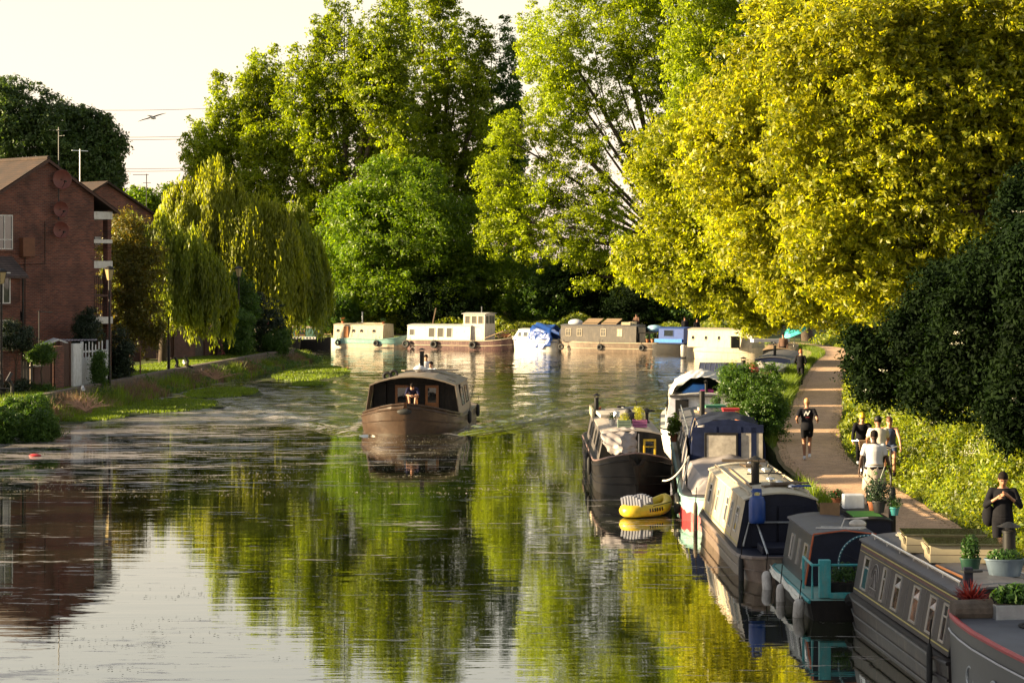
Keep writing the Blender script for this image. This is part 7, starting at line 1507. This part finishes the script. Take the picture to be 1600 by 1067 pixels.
person('man in black with hands raised to his chest at the right edge of the path', onpath(1567, 38.6), R(170), dict(elL=(-.29, .04, 1.15), wrL=(-.10, .20, 1.32), elR=(.29, .04, 1.15), wrR=(.10, .20, 1.30), head=(0, .06, 1.61)), 1.82, SKINM, HAIRD, CLBLK, CLBLK, CLBLK, 1.5, 2)
o = thing('rucksack', 'black bag hanging at the side of the man dressed in black', 'bag', (onpath(1548, 38.6)[0], 38.75, PZ+1.0)); MB().sphere((0, 0, 0), .14, 14, 9, (.9, .8, 1.4)).build('bag', CLBLK, o, smooth=True); MB().tube([(0, .05, .2), (.12, .1, .4), (.22, .05, .5)], .02, 5).build('strap', CLBLK, o)
# people on the boats
zc = .95
bx_ = M_.W(0, 0, 0)
person('boy in dark shirt bending forward on the bow of the moving barge, hands together', M_.W(.02, 2.35, .40), R(180), dict(pel=(0, -.12, .98), hipL=(-.09, -.10, .96), hipR=(.09, -.10, .96), waist=(0, -.03, 1.08), chest=(0, .12, 1.20), neck=(0, .26, 1.29), head=(0, .37, 1.38), shL=(-.19, .22, 1.26), shR=(.19, .22, 1.26), elL=(-.27, .26, 1.02), elR=(.27, .26, 1.02), wrL=(-.08, .38, .99), wrR=(.08, .38, .99),
       kneeL=(-.15, .30, .99), kneeR=(.15, .30, .99), ankL=(-.10, .34, .58), ankR=(.10, .34, .58)), 1.62, SKIN, HAIRD, CLNVY, CLNVY, SHOEW, 1.0, .7)
o = thing('bow_seat', 'small wooden stool under the boy on the moving barge', 'stool', M_.W(.02, 2.48, .56)); MB().box(-.22, .22, -.17, .17, .66, .71).build('seat', VARN, o, bevel=.01)
for sx in (-.18, .18):
    for sy in (-.13, .13): MB().tube([(sx, sy, 0), (sx*.9, sy*.9, .66)], .018, 6).build('leg', VARN, o)
person('person in a pale blue shirt at the back of the moving barge, head bowed', M_.W(.08, 8.9, .60), R(150), {}, 1.74, SKIN, HAIRD, CLLBL, CLBLK, CLBLK, 1.5, 2, voxel=.018, hairlen=.05)
person('bearded person steering behind the chimney at the stern of the moving barge', M_.W(-.22, 9.7, .86), R(185), dict(elR=(.3, -.1, 1.15), wrR=(.3, .12, 1.05)), 1.74, SKINM, HAIRD, CLWHT, CLBLK, CLBLK, .6, 2, voxel=.018)
o = MB().tube([M_.W(-.3, 9.9, 1.65), M_.W(-.2, 10.9, 1.4)], .025, 6).build('tiller', IRON); tag(o, 'tiller bar held at the stern of the moving barge', 'tiller')
for px, Y, zz, rz_, lb, J in ((995, 162.5, 1.9, 150, 'person in brown sitting on the roof of the long dark far boat', 'sit'), (1070, 163, .9, 170, 'person in black standing left behind the bright blue boat', ''), (1089, 163, .78, 200, 'person in black standing right behind the bright blue boat', ''), (1224, 121, .9, 160, 'person in a brown top among the boat clutter under the plane leaves', '')):
    x = at(px, 0, Y).x
    JJ = {} if J == '' else dict(pel=(0, 0, .2), hipL=(-.09, 0, .18), hipR=(.09, 0, .18), waist=(0, 0, .34), chest=(0, .03, .53), neck=(0, .05, .70), head=(0, .08, .85), shL=(-.185, .05, .64), shR=(.185, .05, .64), elL=(-.24, .1, .38), elR=(.24, .1, .38), wrL=(-.18, .32, .4), wrR=(.18, .32, .4), kneeL=(-.1, .4, .42), kneeR=(.1, .4, .42), ankL=(-.1, .5, .1), ankR=(.1, .5, .1))
    person(lb, (x, Y, zz), R(rz_), JJ, 1.72, SKINM, HAIRD, CLBLK if 'black' in lb else pm('brown_cloth', (.08, .04, .025), .9), CLBLK, CLBLK, 2, 2, voxel=.03)

# ------------------------------------------------------------------ unseen shadow casters added outside the picture on the left for the long shadows
t = thing('brick_terrace', 'long brick terrace outside the left of the picture opposite the nearest boats', 'house', (-40, -8, ZG))
MB().box(0, 9, 0, 50.0, -.3, 9.2).build('wall', BRICK, t); MB().prism([(-.3, 9.21), (9.3, 9.21), (4.5, 11.9)], -.2, 50.2).build('roof', TILE, t)
proto = None  # added poplar row, spaced to lay shadow stripes over the towpath
yy = 46.5; i = 0
LABS = ['slim clipped poplar outside the left of the picture']
while yy < 96:
    if not (76 < yy < 84):
        if proto is None:
            proto = tree('screen_tree', LABS[0], 'tree', (-31, yy, ZG), [(-31, yy, 4.3, .95, .95, 3.2), (-31, yy, 8.2, .9, .9, 3.0)], 16000, .16, L_BUSH, sat=0, cr=.4, per=40, tr=.15, group='row of poplars outside the left edge')
        else:
            c = copy_tree(proto); c.location = (-31+rnd.uniform(-.5, .5), yy, ZG); c.rotation_euler = (0, 0, rnd.uniform(0, 6)); c.scale = (1, 1, rnd.uniform(.96, 1.06))
    yy += rnd.choice((3.7, 4.3, 4.9))
